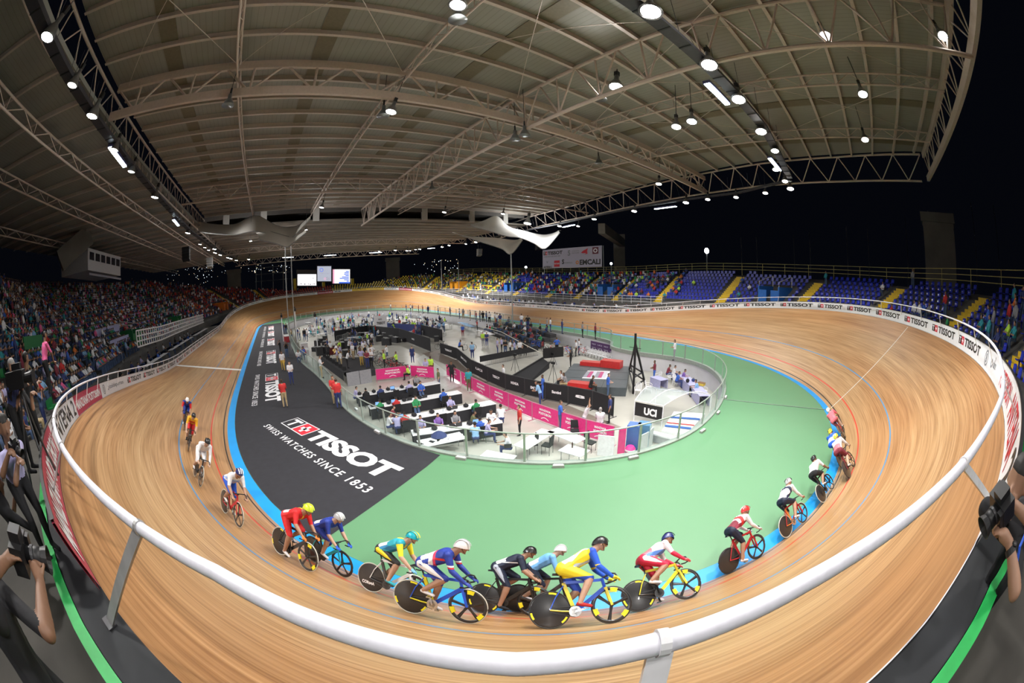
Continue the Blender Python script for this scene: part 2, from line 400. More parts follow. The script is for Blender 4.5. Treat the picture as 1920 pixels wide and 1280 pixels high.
# deck, green edge and floor outside the upper edge of the track
DECK = mat('black_rubber_deck', (.022, .024, .028), .8, var=.25, scale=2)
GSTR = mat('green_edge_paint', (.02, .42, .09), .5, var=.08)
def ringstrip(name, prof, m, s0=0.0, s1=None, n=300, smooth=False, f=top):
    s1 = TL if s1 is None else s1; mb = MB()
    mb.strip([[f(s0+(s1-s0)*i/n, o, z) for o, z in prof] for i in range(n+1)])
    return tag(mb.build(name, m, smooth=smooth), kind='structure')
ringstrip('trim_track_edge', [(.0, .012), (.012, .012), (.012, -.25), (0, -.25)], WHITE, s0=177.4, s1=TL+170)
ringstrip('floor_deck', [(.0, .0), (.41, -.02)], DECK)
ringstrip('trim_deck_edge', [(.41, .01), (.545, .01), (.545, -.6)], GSTR)
# ------------------------------------------------------------------ sponsor boards along the upper edge
BH = .62
def lean(s): return float(np.interp(s % TL, [160, 167, 187, 194], [0, .1, .1, 0]))
def bfn(s0, out=-.014, z0=.03):
    return lambda u, v: top(s0-u, out+lean(s0-u)*(z0+v)/BH, z0+v)      # u runs to the reader's right, v up
def tplus(mb, fn, u, v, h, black=1, red=2, white=0):
    # T and cross emblem in two squares
    add_rect(mb, fn, u, v, u+h, v+h, black, 2); add_rect(mb, fn, u+h*1.04, v, u+h*2.04, v+h, red, 2)
    g = lambda a, b, f=fn: f(a, b)
    return h*2.04
def tissot(mb, fo, u, v, h, fnt, mi_ink=1, mi_red=2, mi_w=0, lw=None):
    # fo(level) -> fn ; stacked thin layers so nothing coincides
    f1, f2 = fo(0), fo(1)
    add_rect(mb, f1, u, v, u+h, v+h, mi_ink, 2); add_rect(mb, f1, u+h*1.04, v, u+h*2.04, v+h, mi_red, 2)
    q = h
    add_rect(mb, f2, u+q*.15, v+q*.72, u+q*.85, v+q*.86, mi_w); add_rect(mb, f2, u+q*.43, v+q*.14, u+q*.57, v+q*.72, mi_w)
    c = u+q*1.54
    add_rect(mb, f2, c-q*.3, v+q*.41, c+q*.3, v+q*.59, mi_w); add_rect(mb, f2, c-q*.09, v+q*.2, c+q*.09, v+q*.8, mi_w)
    return h*2.3+add_text(mb, 'TISSOT', f1, u+q*2.35, v, h, mi_ink, w=lw, bold=.035)
def board(s1, s0, m, label, draw=None, mats=None, n=None):
    # panel from s1 (reader's left, larger s) down to s0
    L = (s1-s0) % TL; n = n or max(2, int(L/.45)); mb = MB()
    prof = [(-.0, .02), (-.0, .02+BH), (.03, .02+BH), (.03, .0)]
    mb.strip([[top(s1-L*i/n, o+lean(s1-L*i/n)*z/BH, z) for o, z in prof] for i in range(n+1)]); mb.f = [f[::-1] for f in mb.f]
    for k in (0, n): pass
    o = mb.build('advertising_board', m); tag(o, label, 'advertising board', 'advertising boards around the upper edge of the track')
    if draw:
        t = MB(); draw(t, lambda lv=0: bfn(s1, -.010-.006*lv), L); t.build('lettering', mats or [BOARDW, INK, REDINK, GREYINK, PINK], parent=o)
        for fo_, p_, k_ in REP:
            for i in range(1, k_): x = MB(); tissot(x, fo_, i*p_+.18, .17, .3, None, lw=p_-1.25); x.build('lettering', [BOARDW, INK, REDINK], parent=o)
        REP.clear()
    # dark cap along the board's top edge
    c = MB(); c.strip([[top(s1-L*i/n, oo+lean(s1-L*i/n), z) for oo, z in ((-.012, BH+.021), (-.012, BH+.05), (.04, BH+.05), (.04, BH+.021))] for i in range(n+1)]); c.build('top_cap', BLACK, parent=o)
    return o
REP = []
def d_tissot(period):
    def f(t, fo, L):
        k = max(1, int(round(L/period))); p = L/k; tissot(t, fo, .18, .17, .3, None, lw=p-1.25); REP.append((fo, p, k))
    return f
def d_word(s, h=.4, v=.11, ink=1, w=None, bold=.035, extra=None):
    def f(t, fo, L):
        add_text(t, s, fo(0), .2, v, h, ink, w=w or L-.4, bold=bold)
        if extra: extra(t, fo, L)
    return f
def d_coldep(t, fo, L):
    add_ring(t, fo(0), .55, .31, .17, .22, 3); add_text(t, '8', fo(0), .47, .18, .26, 3, w=.15)
    add_text(t, 'coldeportes', fo(0), 1.5, .18, .26, 3, w=L-2.2, bold=.02); add_ring(t, fo(0), 1.3, .3, .06, .12, 3, 8)
def d_small(words):
    def f(t, fo, L):
        n = len(words)
        for i, w in enumerate(words): add_text(t, w, fo(0), L*(i+.12)/n, .18, .26, 3 if i % 2 else 1, w=L/n*.72)
    return f
def d_sec(t, fo, L):
    add_ring(t, fo(0), 1.0, .31, .12, .2, 3); add_ring(t, fo(0), 1.9, .31, .0, .1, 2, 8)
    add_text(t, 'SECRETARÍA DE DEPORTE Y RECREACIÓN', fo(0), 2.9, .17, .3, 1, w=L-3.4, bold=.02)
MANM = mat('board_crimson', (.5, .045, .1), .45)
YELB = mat('board_yellow', (.75, .5, .04), .45)
MW = [BOARDW, INK, REDINK, GREYINK, PALEINK]
board(106, 95.5, BOARDW, 'pale board with small grey sponsor words where the far straight of the finish side begins', d_small(['coldeportes', 'TISSOT', 'EMCALI']))
board(157.3, 106, BOARDW, 'long white board repeating TISSOT along the home straight beside the finish line', d_tissot(3.66))
board(162.2, 157.3, BOARDW, 'white board reading coldeportes, before the crimson MANZANA POSTOBON panel on the crowded side', d_coldep)
board(166.5, 162.2, MANM, 'crimson board reading MANZANA POSTOBON between the coldeportes and ANTENA 2 boards', d_word('MANZANA POSTOBON', .3, .14, 4), MW)
board(170.8, 166.5, BOARDW, 'white board with tall black ANTENA 2 lettering behind the bend of the white rail', d_word('ANTENA 2', .46, .09, 1, bold=.02))
board(174.9, 170.8, MANM, 'crimson board with striped white lettering seen edge-on under the rail posts', d_word('MANZANA POSTOBON', .38, .11, 4), MW)
board(183.2, 179.9, BOARDW, 'white board with tall red and black letters seen edge-on beside the photographer', lambda t, fo, L: (add_text(t, 'ANTENA', fo(0), .2, .1, .42, 2, w=L*.62, bold=.01), add_text(t, '2', fo(0), L*.75, .1, .42, 1, w=L*.14)))
board(185.4, 183.2, BOARDW, 'short white board reading POSTOBON in red beside the double white struts', d_word('POSTOBON', .38, .11, 2, bold=.01))
board(188.0, 185.4, BOARDW, 'white board reading coldeportes at the end of the near run of TISSOT boards', d_coldep)
board(207.5, 188.0, BOARDW, 'white board repeating TISSOT on the steep bend below the blue seats', d_tissot(3.45))
board(240.4, 207.5, BOARDW, 'white board repeating TISSOT from the steep bend to the back straight', d_tissot(3.9))
board(253.5, 240.4, BOARDW, 'white board reading SECRETARIA DE DEPORTE Y RECREACION on the back straight', d_sec)
board(TL+26.5, 253.5, BOARDW, 'white board repeating TISSOT on the back straight beyond the SECRETARIA board', d_tissot(4.6))
board(38, 26.5, BOARDW, 'white board with mixed small sponsor words before the crimson panel of the far bend', d_small(['EMCALI', 'HONDA', 'ANTENA 2', 'coldeportes']))
board(41.5, 38, BOARDW, 'short plain white board with a grey word before the crimson panel of the far bend', d_small(['coldeportes']))
board(45.1, 41.5, MANM, 'small crimson board on the far bend beside the yellow seats', d_word('MANZANA POSTOBON', .3, .15, 4), MW)
board(48.9, 45.1, BOARDW, 'short white board between the small crimson board and the yellow board', d_small(['HONDA']))
board(56.6, 48.9, YELB, 'yellow board under the big screens on the far bend', d_small(['Win Sports', 'Win Sports']))
board(61.1, 56.6, BOARDW, 'white board between the yellow board and the crimson board under the screens', d_small(['8', 'coldeportes']))
board(64.8, 61.1, MANM, 'crimson board directly under the TV screens of the far bend', d_word('MANZANA POSTOBON', .3, .15, 4), MW)
board(95.5, 64.8, BOARDW, 'white board with mixed sponsor words under the red seats of the far bend', d_small(['coldeportes', 'ANTENA 2', 'HONDA', 'EMCALI', 'TISSOT', 'TISSOT', 'ANTENA 2', 'coldeportes']))

# ------------------------------------------------------------------ white safety rail leaning in over the edge
def rail_oz(s):
    s = s % TL
    o = np.interp(s, [0, 100, 160, 168, 172, 175, 176.5, 177.3, 178, 179, 180.6, 182.5, 190, 240], [-.2, -.2, -.2, -.28, -.27, -.36, -.42, -.345, -.395, -.345, -.32, -.4, -.3, -.2])
    z = np.interp(s, [0, 160, 172, 184, 195, 230], [.95, .95, .889, .9, 1.08, 1.0]); return float(o), float(z)
def railp(s): o, z = rail_oz(s); return top(s, o, z)
rail = thing('safety_rail', 'long white tube rail on flat slanting posts sweeping around the upper edge of the track', 'railing')
mb = MB(); ss = list(np.arange(0, 160, .85))+list(np.arange(160, 195, .16))+list(np.arange(195, TL-.4, .85))
mb.tube([railp(s) for s in ss], [.034 if 165 < s < 190 else .03 for s in ss], 12, closed=True)
mb.build('top_tube', mat('rail_white_enamel', (.86, .86, .95), .45, var=.04, scale=30), parent=rail, smooth=True)
PST = mat('post_brushed_aluminium', (.42, .42, .42), .38, .3, var=.12, scale=6)
def post(s, bs=None, bo=.15, wdt=.12, bz=0.0, m=PST):
    a = railp(s); b = top(bs if bs is not None else s, bo, bz); mb = MB(); d = (a-b); t = ttan(s); nn = t.cross(d).normalized()*.008; t = t*wdt/2
    q = [b-t-nn, b+t-nn, b+t+nn, b-t+nn]; p = [a-t*.9-nn, a+t*.9-nn, a+t*.9+nn, a-t*.9+nn]
    m1 = (b*.5+a*.5)+V((0, 0, .0)); r = [m1-t-nn, m1+t-nn, m1+t+nn, m1-t+nn]
    mb.add(q+r+p, [(3, 2, 1, 0), (8, 9, 10, 11)]+[(i, (i+1) % 4, (i+1) % 4+4, i+4) for i in range(4)]+[(i+4, (i+1) % 4+4, (i+1) % 4+8, i+8) for i in range(4)])
    po = mb.build('post', m, parent=rail)
    if 170 < s < 184:
        c = MB(); r0 = .041; x = railp(s); tt = ttan(s)
        c.tube([x-tt*.014, x+tt*.014], r0, 14); c.build('clamp', m, parent=po)
        c = MB(); c.box(b+V((0, 0, .008)), (.16, .1, .012), R=Matrix((tt, tt.cross(V((0, 0, 1))), V((0, 0, 1)))).transposed()); c.build('foot_plate', DSTEEL, parent=po)
post(175.98, 175.25, .14); post(174.0, 173.1, .3); post(177.55, 177.5, .16, .075, m=WHITE); post(179.02, 180.5, .12, .13, m=WHITE); post(181.3, 183.3, .5, .13, m=WHITE); post(172.3, 171.6, .35); post(183.6, 184.6, .4, .12, m=WHITE)
for s in list(np.arange(104, 171, 1.9)): post(s, s, .1, .07, m=WHITE)
for s in list(np.arange(186.2, TL+10, 2.3)): post(s, s+.5, .25, .06, m=WHITE)
# white edge strip seen behind the camera's rail, cord across the infield, marker line up the bend
mb = MB(); pts = [trk(197.35-.3*i/20, .1+6.9*i/20, .012) for i in range(21)]
mb.strip([[p+ttan(197)*.03, p+V((0, 0, .015)), p-ttan(197)*.03] for p in pts]); tag(mb.build('cable_cover', mat('cable_cover_white', (.75, .73, .7), .5)), 'pale cable cover running straight up the banked bend from the blue band', 'cable cover')
a = at(1562, 769, .02); b = at(1357, 748, .02); mb = MB(); mb.tube([a+(b-a)*i/12+V((0, math.sin(i*1.1)*.01, 0)) for i in range(13)]+[], .022, 6)
tag(mb.build('cable', mat('grey_cable', (.2, .25, .22), .6)), 'grey cable lying across the green floor from the fence to the blue band', 'cable')

# ------------------------------------------------------------------ glass fence round the pit
GL = glass_mat('fence_glass', (.86, .94, .93), .93); FST = mat('fence_steel', (.36, .42, .38), .35, .35)
fence = thing('glass_fence', 'curved fence of clear glass panes on grey steel posts around the sunken media pit', 'fence')
def plen(P, closed=True):
    A = np.array(P+([P[0]] if closed else [])); return np.concatenate([[0], np.cumsum(np.hypot(*(A[1:]-A[:-1]).T))]), A
FL, FA = plen(FENC)
def fpt(l, z=0.0):
    l = l % FL[-1]; return V((float(np.interp(l, FL, FA[:, 0])), float(np.interp(l, FL, FA[:, 1])), z))
NPO = 96; st = FL[-1]/NPO
mb = MB(); mb.tube([fpt(FL[-1]*i/280, 1.2) for i in range(280)], .032, 8, closed=True); mb.build('handrail', FST, parent=fence, smooth=True)
for i in range(NPO):
    a = fpt(i*st); b = fpt(i*st+.1); rz = math.atan2(b.y-a.y, b.x-a.x)
    m2 = MB(); m2.box((a.x, a.y, .61), (.085, .05, 1.16), rz=rz); m2.build('post', FST, parent=fence)
    g = MB(); k = 4; g.strip([[fpt(i*st+.06+(st-.12)*j/k, .1), fpt(i*st+.06+(st-.12)*j/k, 1.12)] for j in range(k+1)]); g.build('glass_pane', GL, parent=fence)
for n, (px, py) in enumerate([(668, 766), (707, 808), (864, 857), (1047, 872), (1188, 856), (1318, 806), (1347, 772), (1361, 743)]):
    a = at(px, py, .09); i = int(np.argmin([(p[0]-a.x)**2+(p[1]-a.y)**2 for p in FENC])); d = V(FENC[(i+1) % len(FENC)])-V(FENC[i-1]); rz = math.atan2(d.y, d.x)
    t = thing('floor_lamp', 'white bulkhead lamp at the fence foot, %s' % ['on the carpet beside the pair in red shirts', 'on the carpet above the big letter O', 'just past the carpet corner', 'under the white tables', 'under the white folding screens', 'under the striped ramp', 'nearing the fence bend by the clear tent', 'where the grey cable starts'][n], 'lamp', (a.x, a.y, 0.0), rz, 'bulkhead lamps around the fence foot')
    m2 = MB(); m2.box((0, 0, .05), (.42, .13, .1)); m2.build('housing', mat('lamp_housing_grey', (.3, .3, .3), .5), parent=t)
    m2 = MB(); m2.box((0, 0, .11), (.38, .11, .03), taper=.85); m2.build('diffuser', WHITE, parent=t)

# ------------------------------------------------------------------ lettering on the carpet
def plane_fn(o, u, v, z=.012): 
    o = V((o[0], o[1], z)); u = V((u[0], u[1], 0)).normalized(); v = V((v[0], v[1], 0)).normalized(); return lambda a, b: o+u*a+v*b
def carpet_logo(o, u, v, L, h, slog=True, sv=-.95, sh=.38):
    t = MB(); f = lambda z: plane_fn(o, u, v, z)
    q = h
    sl = .45
    def sk(z): 
        g = f(z); return lambda a, b: g(a+b*.0, b)
    add_rect(t, sk(.012), 0, 0, q*1.15, q, 0); add_rect(t, sk(.016), q*.06, q*.05, q*1.1, q*.95, 2)
    add_rect(t, sk(.012), q*1.15, 0, q*2.3, q, 0); add_rect(t, sk(.016), q*1.2, q*.05, q*2.25, q*.95, 1)
    add_rect(t, sk(.02), q*.2, q*.7, q*.95, q*.86, 0); add_rect(t, sk(.02), q*.48, q*.14, q*.66, q*.7, 0)
    c = q*1.72; add_rect(t, sk(.02), c-q*.32, q*.4, c+q*.32, q*.6, 0); add_rect(t, sk(.02), c-q*.1, q*.18, c+q*.1, q*.82, 0)
    add_text(t, 'TISSOT', f(.014), q*2.45, 0, h, 0, w=L-q*2.45, bold=.05)
    if slog: add_text(t, 'SWISS WATCHES SINCE 1853', f(.014), -.35, sv, sh, 0, w=L+.6, bold=.015, space=1.25)
    t.build('lettering', [PALEINK, REDINK, CARPET], parent=CARP)
carpet_logo((-32.75, 15.85), (-7.9, -3.16), (.40, -1), 8.75, 1.12, sv=-.98, sh=.42)
for x0 in (-19.6, -6.0, 7.0, 18.2, 29.0):
    carpet_logo((x0, 16.75), (-1, 0), (0, -1), 8.8 if x0 < 0 else 8.6, 1.15, sv=-.95, sh=.42)
# ------------------------------------------------------------------ roof
ZC = 17.5; ZL = 15.75
ROOFM = bpy.data.materials.new('roof_sheet'); ROOFM.use_nodes = True
def _roof(m, col):
    nt = m.node_tree; b = nt.nodes['Principled BSDF']; N = nt.nodes.new; Lk = nt.links.new
    tc = N('ShaderNodeTexCoord'); w = N('ShaderNodeTexWave'); w.wave_type = 'BANDS'; w.bands_direction = 'Y'; w.inputs['Scale'].default_value = 1.1; w.inputs['Distortion'].default_value = .25
    Lk(tc.outputs['Object'], w.inputs['Vector']); n = N('ShaderNodeTexNoise'); n.inputs['Scale'].default_value = .35; n.inputs['Detail'].default_value = 4; Lk(tc.outputs['Object'], n.inputs['Vector'])
    r = N('ShaderNodeValToRGB'); e = r.color_ramp.elements; e[0].position = .0; e[0].color = tuple(c*.8 for c in col)+(1,); e[1].position = .08; e[1].color = (*col, 1); Lk(w.outputs['Fac'], r.inputs[0])
    r2 = N('ShaderNodeValToRGB'); e = r2.color_ramp.elements; e[0].position = .3; e[0].color = (.8, .78, .74, 1); e[1].position = .7; e[1].color = (1, 1, 1, 1); Lk(n.outputs['Fac'], r2.inputs[0])
    mx = N('ShaderNodeMix'); mx.data_type = 'RGBA'; mx.blend_type = 'MULTIPLY'; mx.inputs[0].default_value = 1; Lk(r.outputs[0], mx.inputs[6]); Lk(r2.outputs[0], mx.inputs[7]); Lk(mx.outputs[2], b.inputs['Base Color']); b.inputs['Roughness'].default_value = .6
_roof(ROOFM, (.3, .3, .265))
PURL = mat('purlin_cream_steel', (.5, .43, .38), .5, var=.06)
TRUS = mat('truss_cream_steel', (.52, .43, .37), .5, var=.06)
OLIVE = mat('skylight_olive_panel', (.16, .14, .09), .5)
def edge_y(x): return float(np.interp(x, [-62, -59.7, -53.8, -48, -43.6, -39.4, -25, -10, 0, 50], [-15.6, -15.6, -17.1, -17.9, -18.5, -19.4, -22.6, -26, -27, -27]))
XE = -.6
mb = MB(); xs = list(np.linspace(-60.5, XE, 31))
mb.strip([[(x, 25.2, ZC), (x, 25.2, ZC+.15), (x, edge_y(x), ZC+.15), (x, edge_y(x), ZC)] for x in xs]); mb.strip([[(x, edge_y(x), ZC), (x, 25.2, ZC)] for x in xs])
struct('ceiling_hall', mb, ROOFM)
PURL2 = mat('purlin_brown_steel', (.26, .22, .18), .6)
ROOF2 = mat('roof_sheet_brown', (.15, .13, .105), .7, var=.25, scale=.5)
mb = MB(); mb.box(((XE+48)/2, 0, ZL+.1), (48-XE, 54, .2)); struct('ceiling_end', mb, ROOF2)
mb = MB(); mb.box((-7, 37.6, ZL+.1), (110, 24.8, .2)); struct('ceiling_stand', mb, ROOFM)
# step between the high and the low roof, with its pale posts
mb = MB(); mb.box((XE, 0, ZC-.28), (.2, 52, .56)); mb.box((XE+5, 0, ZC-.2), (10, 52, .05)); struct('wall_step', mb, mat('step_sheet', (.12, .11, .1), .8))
for i, y in enumerate([22, 16.5, 9.0, 1.0, -7.3, -15.5, -22]):
    mb = MB(); mb.box((XE, y, (ZC+ZL)/2), (.35, .9, ZC-ZL)); tag(mb.build('roof_post', mat('roof_post_white', (.5, .48, .44), .6)), 'short pale post in the roof step, %s from the grandstand side' % ordw(i+1), 'post', 'pale posts in the roof step')
for i, y in enumerate([21.5, 14.1, 6.5, -7.1, -13.9]):
    mb = MB(); x0 = -60.2 if y > -15 else -59; mb.box(((x0+XE)/2, y, ZC-.02), (XE-x0, .85, .05))
    tag(mb.build('skylight_strip', OLIVE), 'dark olive skylight strip along the roof, ' + ['along the outermost bay on the crowded grandstand side', 'second bay from the crowded grandstand side', 'next to the deep middle girder', 'first past the middle girder toward the blue seats', 'closest strip to the blue seats'][i], 'skylight')
k = 0
for x in np.arange(-59.3, XE-.5, 2.03):
    if abs(x+37) < .9: continue
    k += 1
    mb = MB(); y0 = edge_y(x)+.1
    mb.box((x, (y0+25)/2, ZC-.30), (.17, 25-y0, .05)); mb.box((x, (y0+25)/2, ZC-.15), (.05, 25-y0, .3))
    tag(mb.build('roof_purlin', PURL), 'cream steel purlin under the high roof, %s counted from the gable truss' % ordw(k), 'purlin', 'cross purlins of the high roof')
for k, x in enumerate(np.arange(1.5, 46, 3.0)):
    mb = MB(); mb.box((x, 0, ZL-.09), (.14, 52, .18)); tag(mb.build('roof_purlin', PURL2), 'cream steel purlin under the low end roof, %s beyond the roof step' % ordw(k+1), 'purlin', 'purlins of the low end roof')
for k, x in enumerate(np.arange(-60, 46, 3.0)):
    mb = MB(); mb.box((x, 37.5, ZL-.12), (.14, 24.2, .24)); tag(mb.build('roof_purlin', PURL), 'steel purlin over the crowded grandstand, %s counted from the gable end' % ordw(k+1), 'purlin', 'purlins over the grandstand')
def truss(label, a0, a1, b0, b1, n, r=.07, rb=.045, box=None, m=TRUS, name='roof_truss', single=True, ends=True):
    # top chord a0-a1, bottom chord b0-b1, n bays of V bracing
    a0, a1, b0, b1 = map(V, (a0, a1, b0, b1)); t = thing(name, label, 'truss')
    for nm, p, q in (('top_chord', a0, a1), ('bottom_chord', b0, b1)):
        c = MB()
        if box: c.bar(p, q, box[0], box[1])
        else: c.tube([p, q], r, 8)
        c.build(nm, m, parent=t)
    w = None if single else MB()
    for i in range(n):
        f0, fm, f1 = i/n, (i+.5)/n, (i+1)/n
        for p, q in ((a0.lerp(a1, f0), b0.lerp(b1, fm)), (b0.lerp(b1, fm), a0.lerp(a1, f1)), (a0.lerp(a1, fm), b0.lerp(b1, fm))):
            c = MB() if single else w; c.tube([p, q], rb, 6)
            if single: c.build('brace', m, parent=t)
    if w: w.build('bracing_lattice', m, parent=t)
    return t
XT = at(640, 122, 17.1).x
truss('deep cream cross truss with boxed chords spanning the hall above the near infield', (XT, 24.8, 17.05), (XT, edge_y(XT)-1, 17.05), (XT, 24.8, 15.55), (XT, edge_y(XT)-1, 15.55), 15, box=(.2, .42), rb=.065)
truss('cross truss in the middle of the roof, before the roof step', (-17, 24.8, 17.0), (-17, edge_y(-17), 17.0), (-17, 24.8, 15.6), (-17, edge_y(-17), 15.6), 15, r=.09, single=False)
XG = -60.3
truss('gable truss closing the high roof above the blue seats', (XG, 24.8, 17.2), (XG, edge_y(XG), 17.2), (XG, 24.8, 15.4), (XG, edge_y(XG), 15.4), 16, box=(.25, .4), rb=.05)
YR = 3.0
truss('deep middle girder running lengthwise under the roof ridge', (-60, YR, 17.2), (XE, YR-.6, 17.2), (-60, YR, 14.9), (XE, YR-.6, 14.9), 22, r=.11, rb=.05, single=False)
for y, lab in ((17.95, 'slim lengthwise lattice girder between the two skylight strips of the grandstand side'), (9.8, 'slim lengthwise lattice girder between the middle girder and the second skylight strip'), (-3.1, 'slim lengthwise lattice girder past the middle girder'), (-10.6, 'slim lengthwise lattice girder between the two skylight strips of the blue seat side')):
    truss(lab, (-60, y, 17.1), (XE, y, 17.1), (-60, y, 16.45), (XE, y, 16.45), 30, r=.055, rb=.02, single=False, name='lattice_girder')
ex = [-60, -52, -44, -36, -26, -14, -2, 10, 22]
t = thing('edge_truss', 'curving edge truss along the open side of the roof over the back straight', 'truss')
for nm, z in (('top_chord', 17.3), ('bottom_chord', 15.6)):
    c = MB(); c.tube([(x, edge_y(x)-.1-(17.3-z)*.9, z if x < 0 else z-.9) for x in ex], .09, 8); c.build(nm, TRUS, parent=t)
for i in range(30):
    x0 = -60+82*i/30; x1 = x0+82/60; x2 = x0+82/30
    for xa, xb in ((x0, x1), (x2, x1)):
        c = MB(); dz = 0 if xa < 0 else -.9; c.tube([(xa, edge_y(xa)-.1, 17.3+dz), (xb, edge_y(xb)-1.6, 15.6+dz)], .05, 6); c.build('brace', TRUS, parent=t)
truss('long side truss along the step above the crowded grandstand', (-60, 25.3, 17.1), (46, 25.3, 17.1), (-60, 25.3, 15.2), (46, 25.3, 15.2), 36, r=.08, rb=.04, single=False)
truss('lattice beam closing the low roof above the far bend', (44, 25, 15.3), (44, -25, 15.3), (44, 25, 14.1), (44, -25, 14.1), 24, r=.08, rb=.05, single=False)
truss('second lattice beam under the low end roof', (18, 25, 15.1), (18, -25, 15.1), (18, 25, 14.2), (18, -25, 14.2), 24, r=.07, rb=.04, single=False)
for y, lab in ((28.2, 'lower longitudinal beam just above the front rows of the crowded grandstand'), (33.5, 'longitudinal beam over the middle rows of the crowded grandstand'), (42, 'longitudinal beam over the top rows of the crowded grandstand')):
    truss(lab, (-60, y, 15.1), (46, y, 15.1), (-60, y, 14.5), (46, y, 14.5), 34, r=.06, rb=.025, single=False, name='lattice_girder')
# crossed tie rods between main truss and gable
mb = MB()
for y0, y1 in ((24, 18), (18, 10), (10, 3.2), (3, -3), (-3, -10.6)):
    mb.tube([(-37, y0, 16.9), (-48, y1, 16.9)], .018, 5); mb.tube([(-37, y1, 16.9), (-48, y0, 16.9)], .018, 5); mb.tube([(-48, y0, 16.9), (-59, y1, 16.9)], .018, 5); mb.tube([(-48, y1, 16.9), (-59, y0, 16.9)], .018, 5)
tag(mb.build('tie_rods', PURL), 'thin crossed tie rods bracing the roof above the near bend', 'bracing', kind='stuff')
# cable trays carrying the lamps
TRAY = mat('tray_dark_steel', (.06, .06, .07), .5, .3)
def tray(label, pts, w=.5, h=.16):
    t = thing('cable_tray', label, 'cable tray'); m2 = MB(); 
    for a, b in zip(pts[:-1], pts[1:]): m2.bar(a, b, w, h)
    m2.build('trough', TRAY, parent=t); m2 = MB()
    for a, b in zip(pts[:-1], pts[1:]):
        a, b = V(a), V(b); n = max(1, int((b-a).length/2.4))
        for i in range(n):
            p = a.lerp(b, (i+.5)/n); 
            for dx in (-.2, .2): m2.tube([p+V((dx, 0, 0)), (p.x+dx*2, p.y+.3, p.z+1.6)], .012, 4)
    m2.build('hanger', TRAY, parent=t)
    m3 = MB()
    for a, b in zip(pts[:-1], pts[1:]):
        a, b = V(a), V(b); n = max(1, int((b-a).length/1.3)); dr = (b-a).normalized()
        for i in range(n): m3.bar(a.lerp(b, (i+.5)/n)-V((0, 0, h/2+.01))-dr.cross(V((0, 0, 1)))*w*.5, a.lerp(b, (i+.5)/n)-V((0, 0, h/2+.01))+dr.cross(V((0, 0, 1)))*w*.5, .07, .03)
    m3.build('cross_strap', BLACK, parent=t)
tray('dark lamp tray hung along the crowded grandstand side', [(-56, 24.6, LZ+.4), (-46, 24.5, LZ+.4), (-30, 25.0, LZ+.4), (-8, 25.9, LZ+.4), (12, 25.6, LZ+.4), (30, 23.8, LZ+.4)])
tray('dark lamp tray hung across the hall above the near bend', [(-47.9, 14.5, LZ+.35), (-48.0, 4, LZ+.35), (-48.1, -4, LZ+.35), (-47.3, -14.5, LZ+.35)])
tray('dark lamp tray following the back straight', [(-47.2, -15.5, LZ+.4), (-41, -19.2, LZ+.4), (-27, -21.7, LZ+.4), (-10, -25.4, LZ+.4), (10, -27, LZ+.4)], w=.35)
# lamps
def lamp_proto(bright):
    t = thing('high_bay_lamp', 'x', 'lamp'); m2 = MB()
    m2.lathe([(.0, .62), (.09, .6), (.1, .36), (.16, .3), (.30, .03), (.31, 0)], n=16); m2.build('reflector', mat('lamp_spun_aluminium', (.25, .25, .25), .35, .6), parent=t, smooth=True)
    m2 = MB(); m2.lathe([(0, -.035), (.2, -.02), (.295, .02)], n=16); m2.build('lens', LAMPE if bright else LAMPS, parent=t)
    m2 = MB(); m2.box((0, 0, .72), (.16, .16, .22)); m2.tube([(0, 0, .8), (0, 0, 1.0)], .02, 6); m2.build('gear_box', BLACK, parent=t)
    return reg(t)
LP = {True: lamp_proto(True), False: lamp_proto(False)}; used = {True: 0, False: 0}
def lamp(p, bright, label, group, size=1.0, tilt=None):
    if not used[bright]: t = LP[bright]; used[bright] = 1
    else: t = copy_tree(LP[bright])
    t.location = p; t.scale = (size,)*3; t['label'] = label; t['group'] = group
    if tilt: t.rotation_euler = tilt
    return t
for i, k in enumerate(LEFT_ROW):
    b = i in BRIGHT_LEFT; p = at(*k, LZ)
    lamp(p, b, '%s round lamp under the tray on the grandstand side, %s from the gable end' % ('glaring' if b else 'softly lit', ordw(i+1)), 'lamps of the grandstand side', 1.25 if b else 1.0, (.25, 0, 0))
    if i in (0, 2, 5, 6, 10, 13, 16) : add_spot(p-V((0, 0, .25)), 3000 if i < 6 else 4600 if i < 10 else 9000, 145 if i < 6 else 132, r=.3, blend=1.0, tgt=(p.x*.97, 14 if i < 6 else 8, 0))
for i, k in enumerate(RING_ROW):
    b = i in BRIGHT_RING; p = at(*k, LZ)
    lamp(p, b, '%s round lamp %s' % ('glaring' if b else 'softly lit', 'under the near bend tray, %s from the middle girder' % ordw(i+1) if i < 7 else 'in the line over the back straight, %s from the near bend' % ordw(i-6) if i < 16 else 'in the line over the far bend, %s from the back straight' % ordw(i-15)), 'lamps of the near bend tray' if i < 7 else 'lamps of the back straight and far bend', 1.2 if b else 1.0)
    if i in (0, 1, 3, 7, 11, 12, 13, 16, 18, 23): add_spot(p-V((0, 0, .25)), 3000 if i < 14 else 10500, 152, r=.3, blend=1.0, tgt=(p.x*.97, p.y*.9, 0))
HL = ['beside the deep middle girder over the near bend, brightest of all', 'between the near tray and the cross truss', 'next to the glaring lamp between the tray and the cross truss', 'at the top of the picture beside the middle girder', 'clamped under the boxed bottom chord of the deep cross truss', 'on the gable side beyond the near tray, beside the middle girder', 'closest to the gable corner', 'on the second girder of the gable side', 'on the outermost girder of the gable side', 'under the low end roof above the fabric sail', 'on the far part of the middle girder', 'under the end of the high roof near the second sail', 'under the end of the high roof between the two sails']
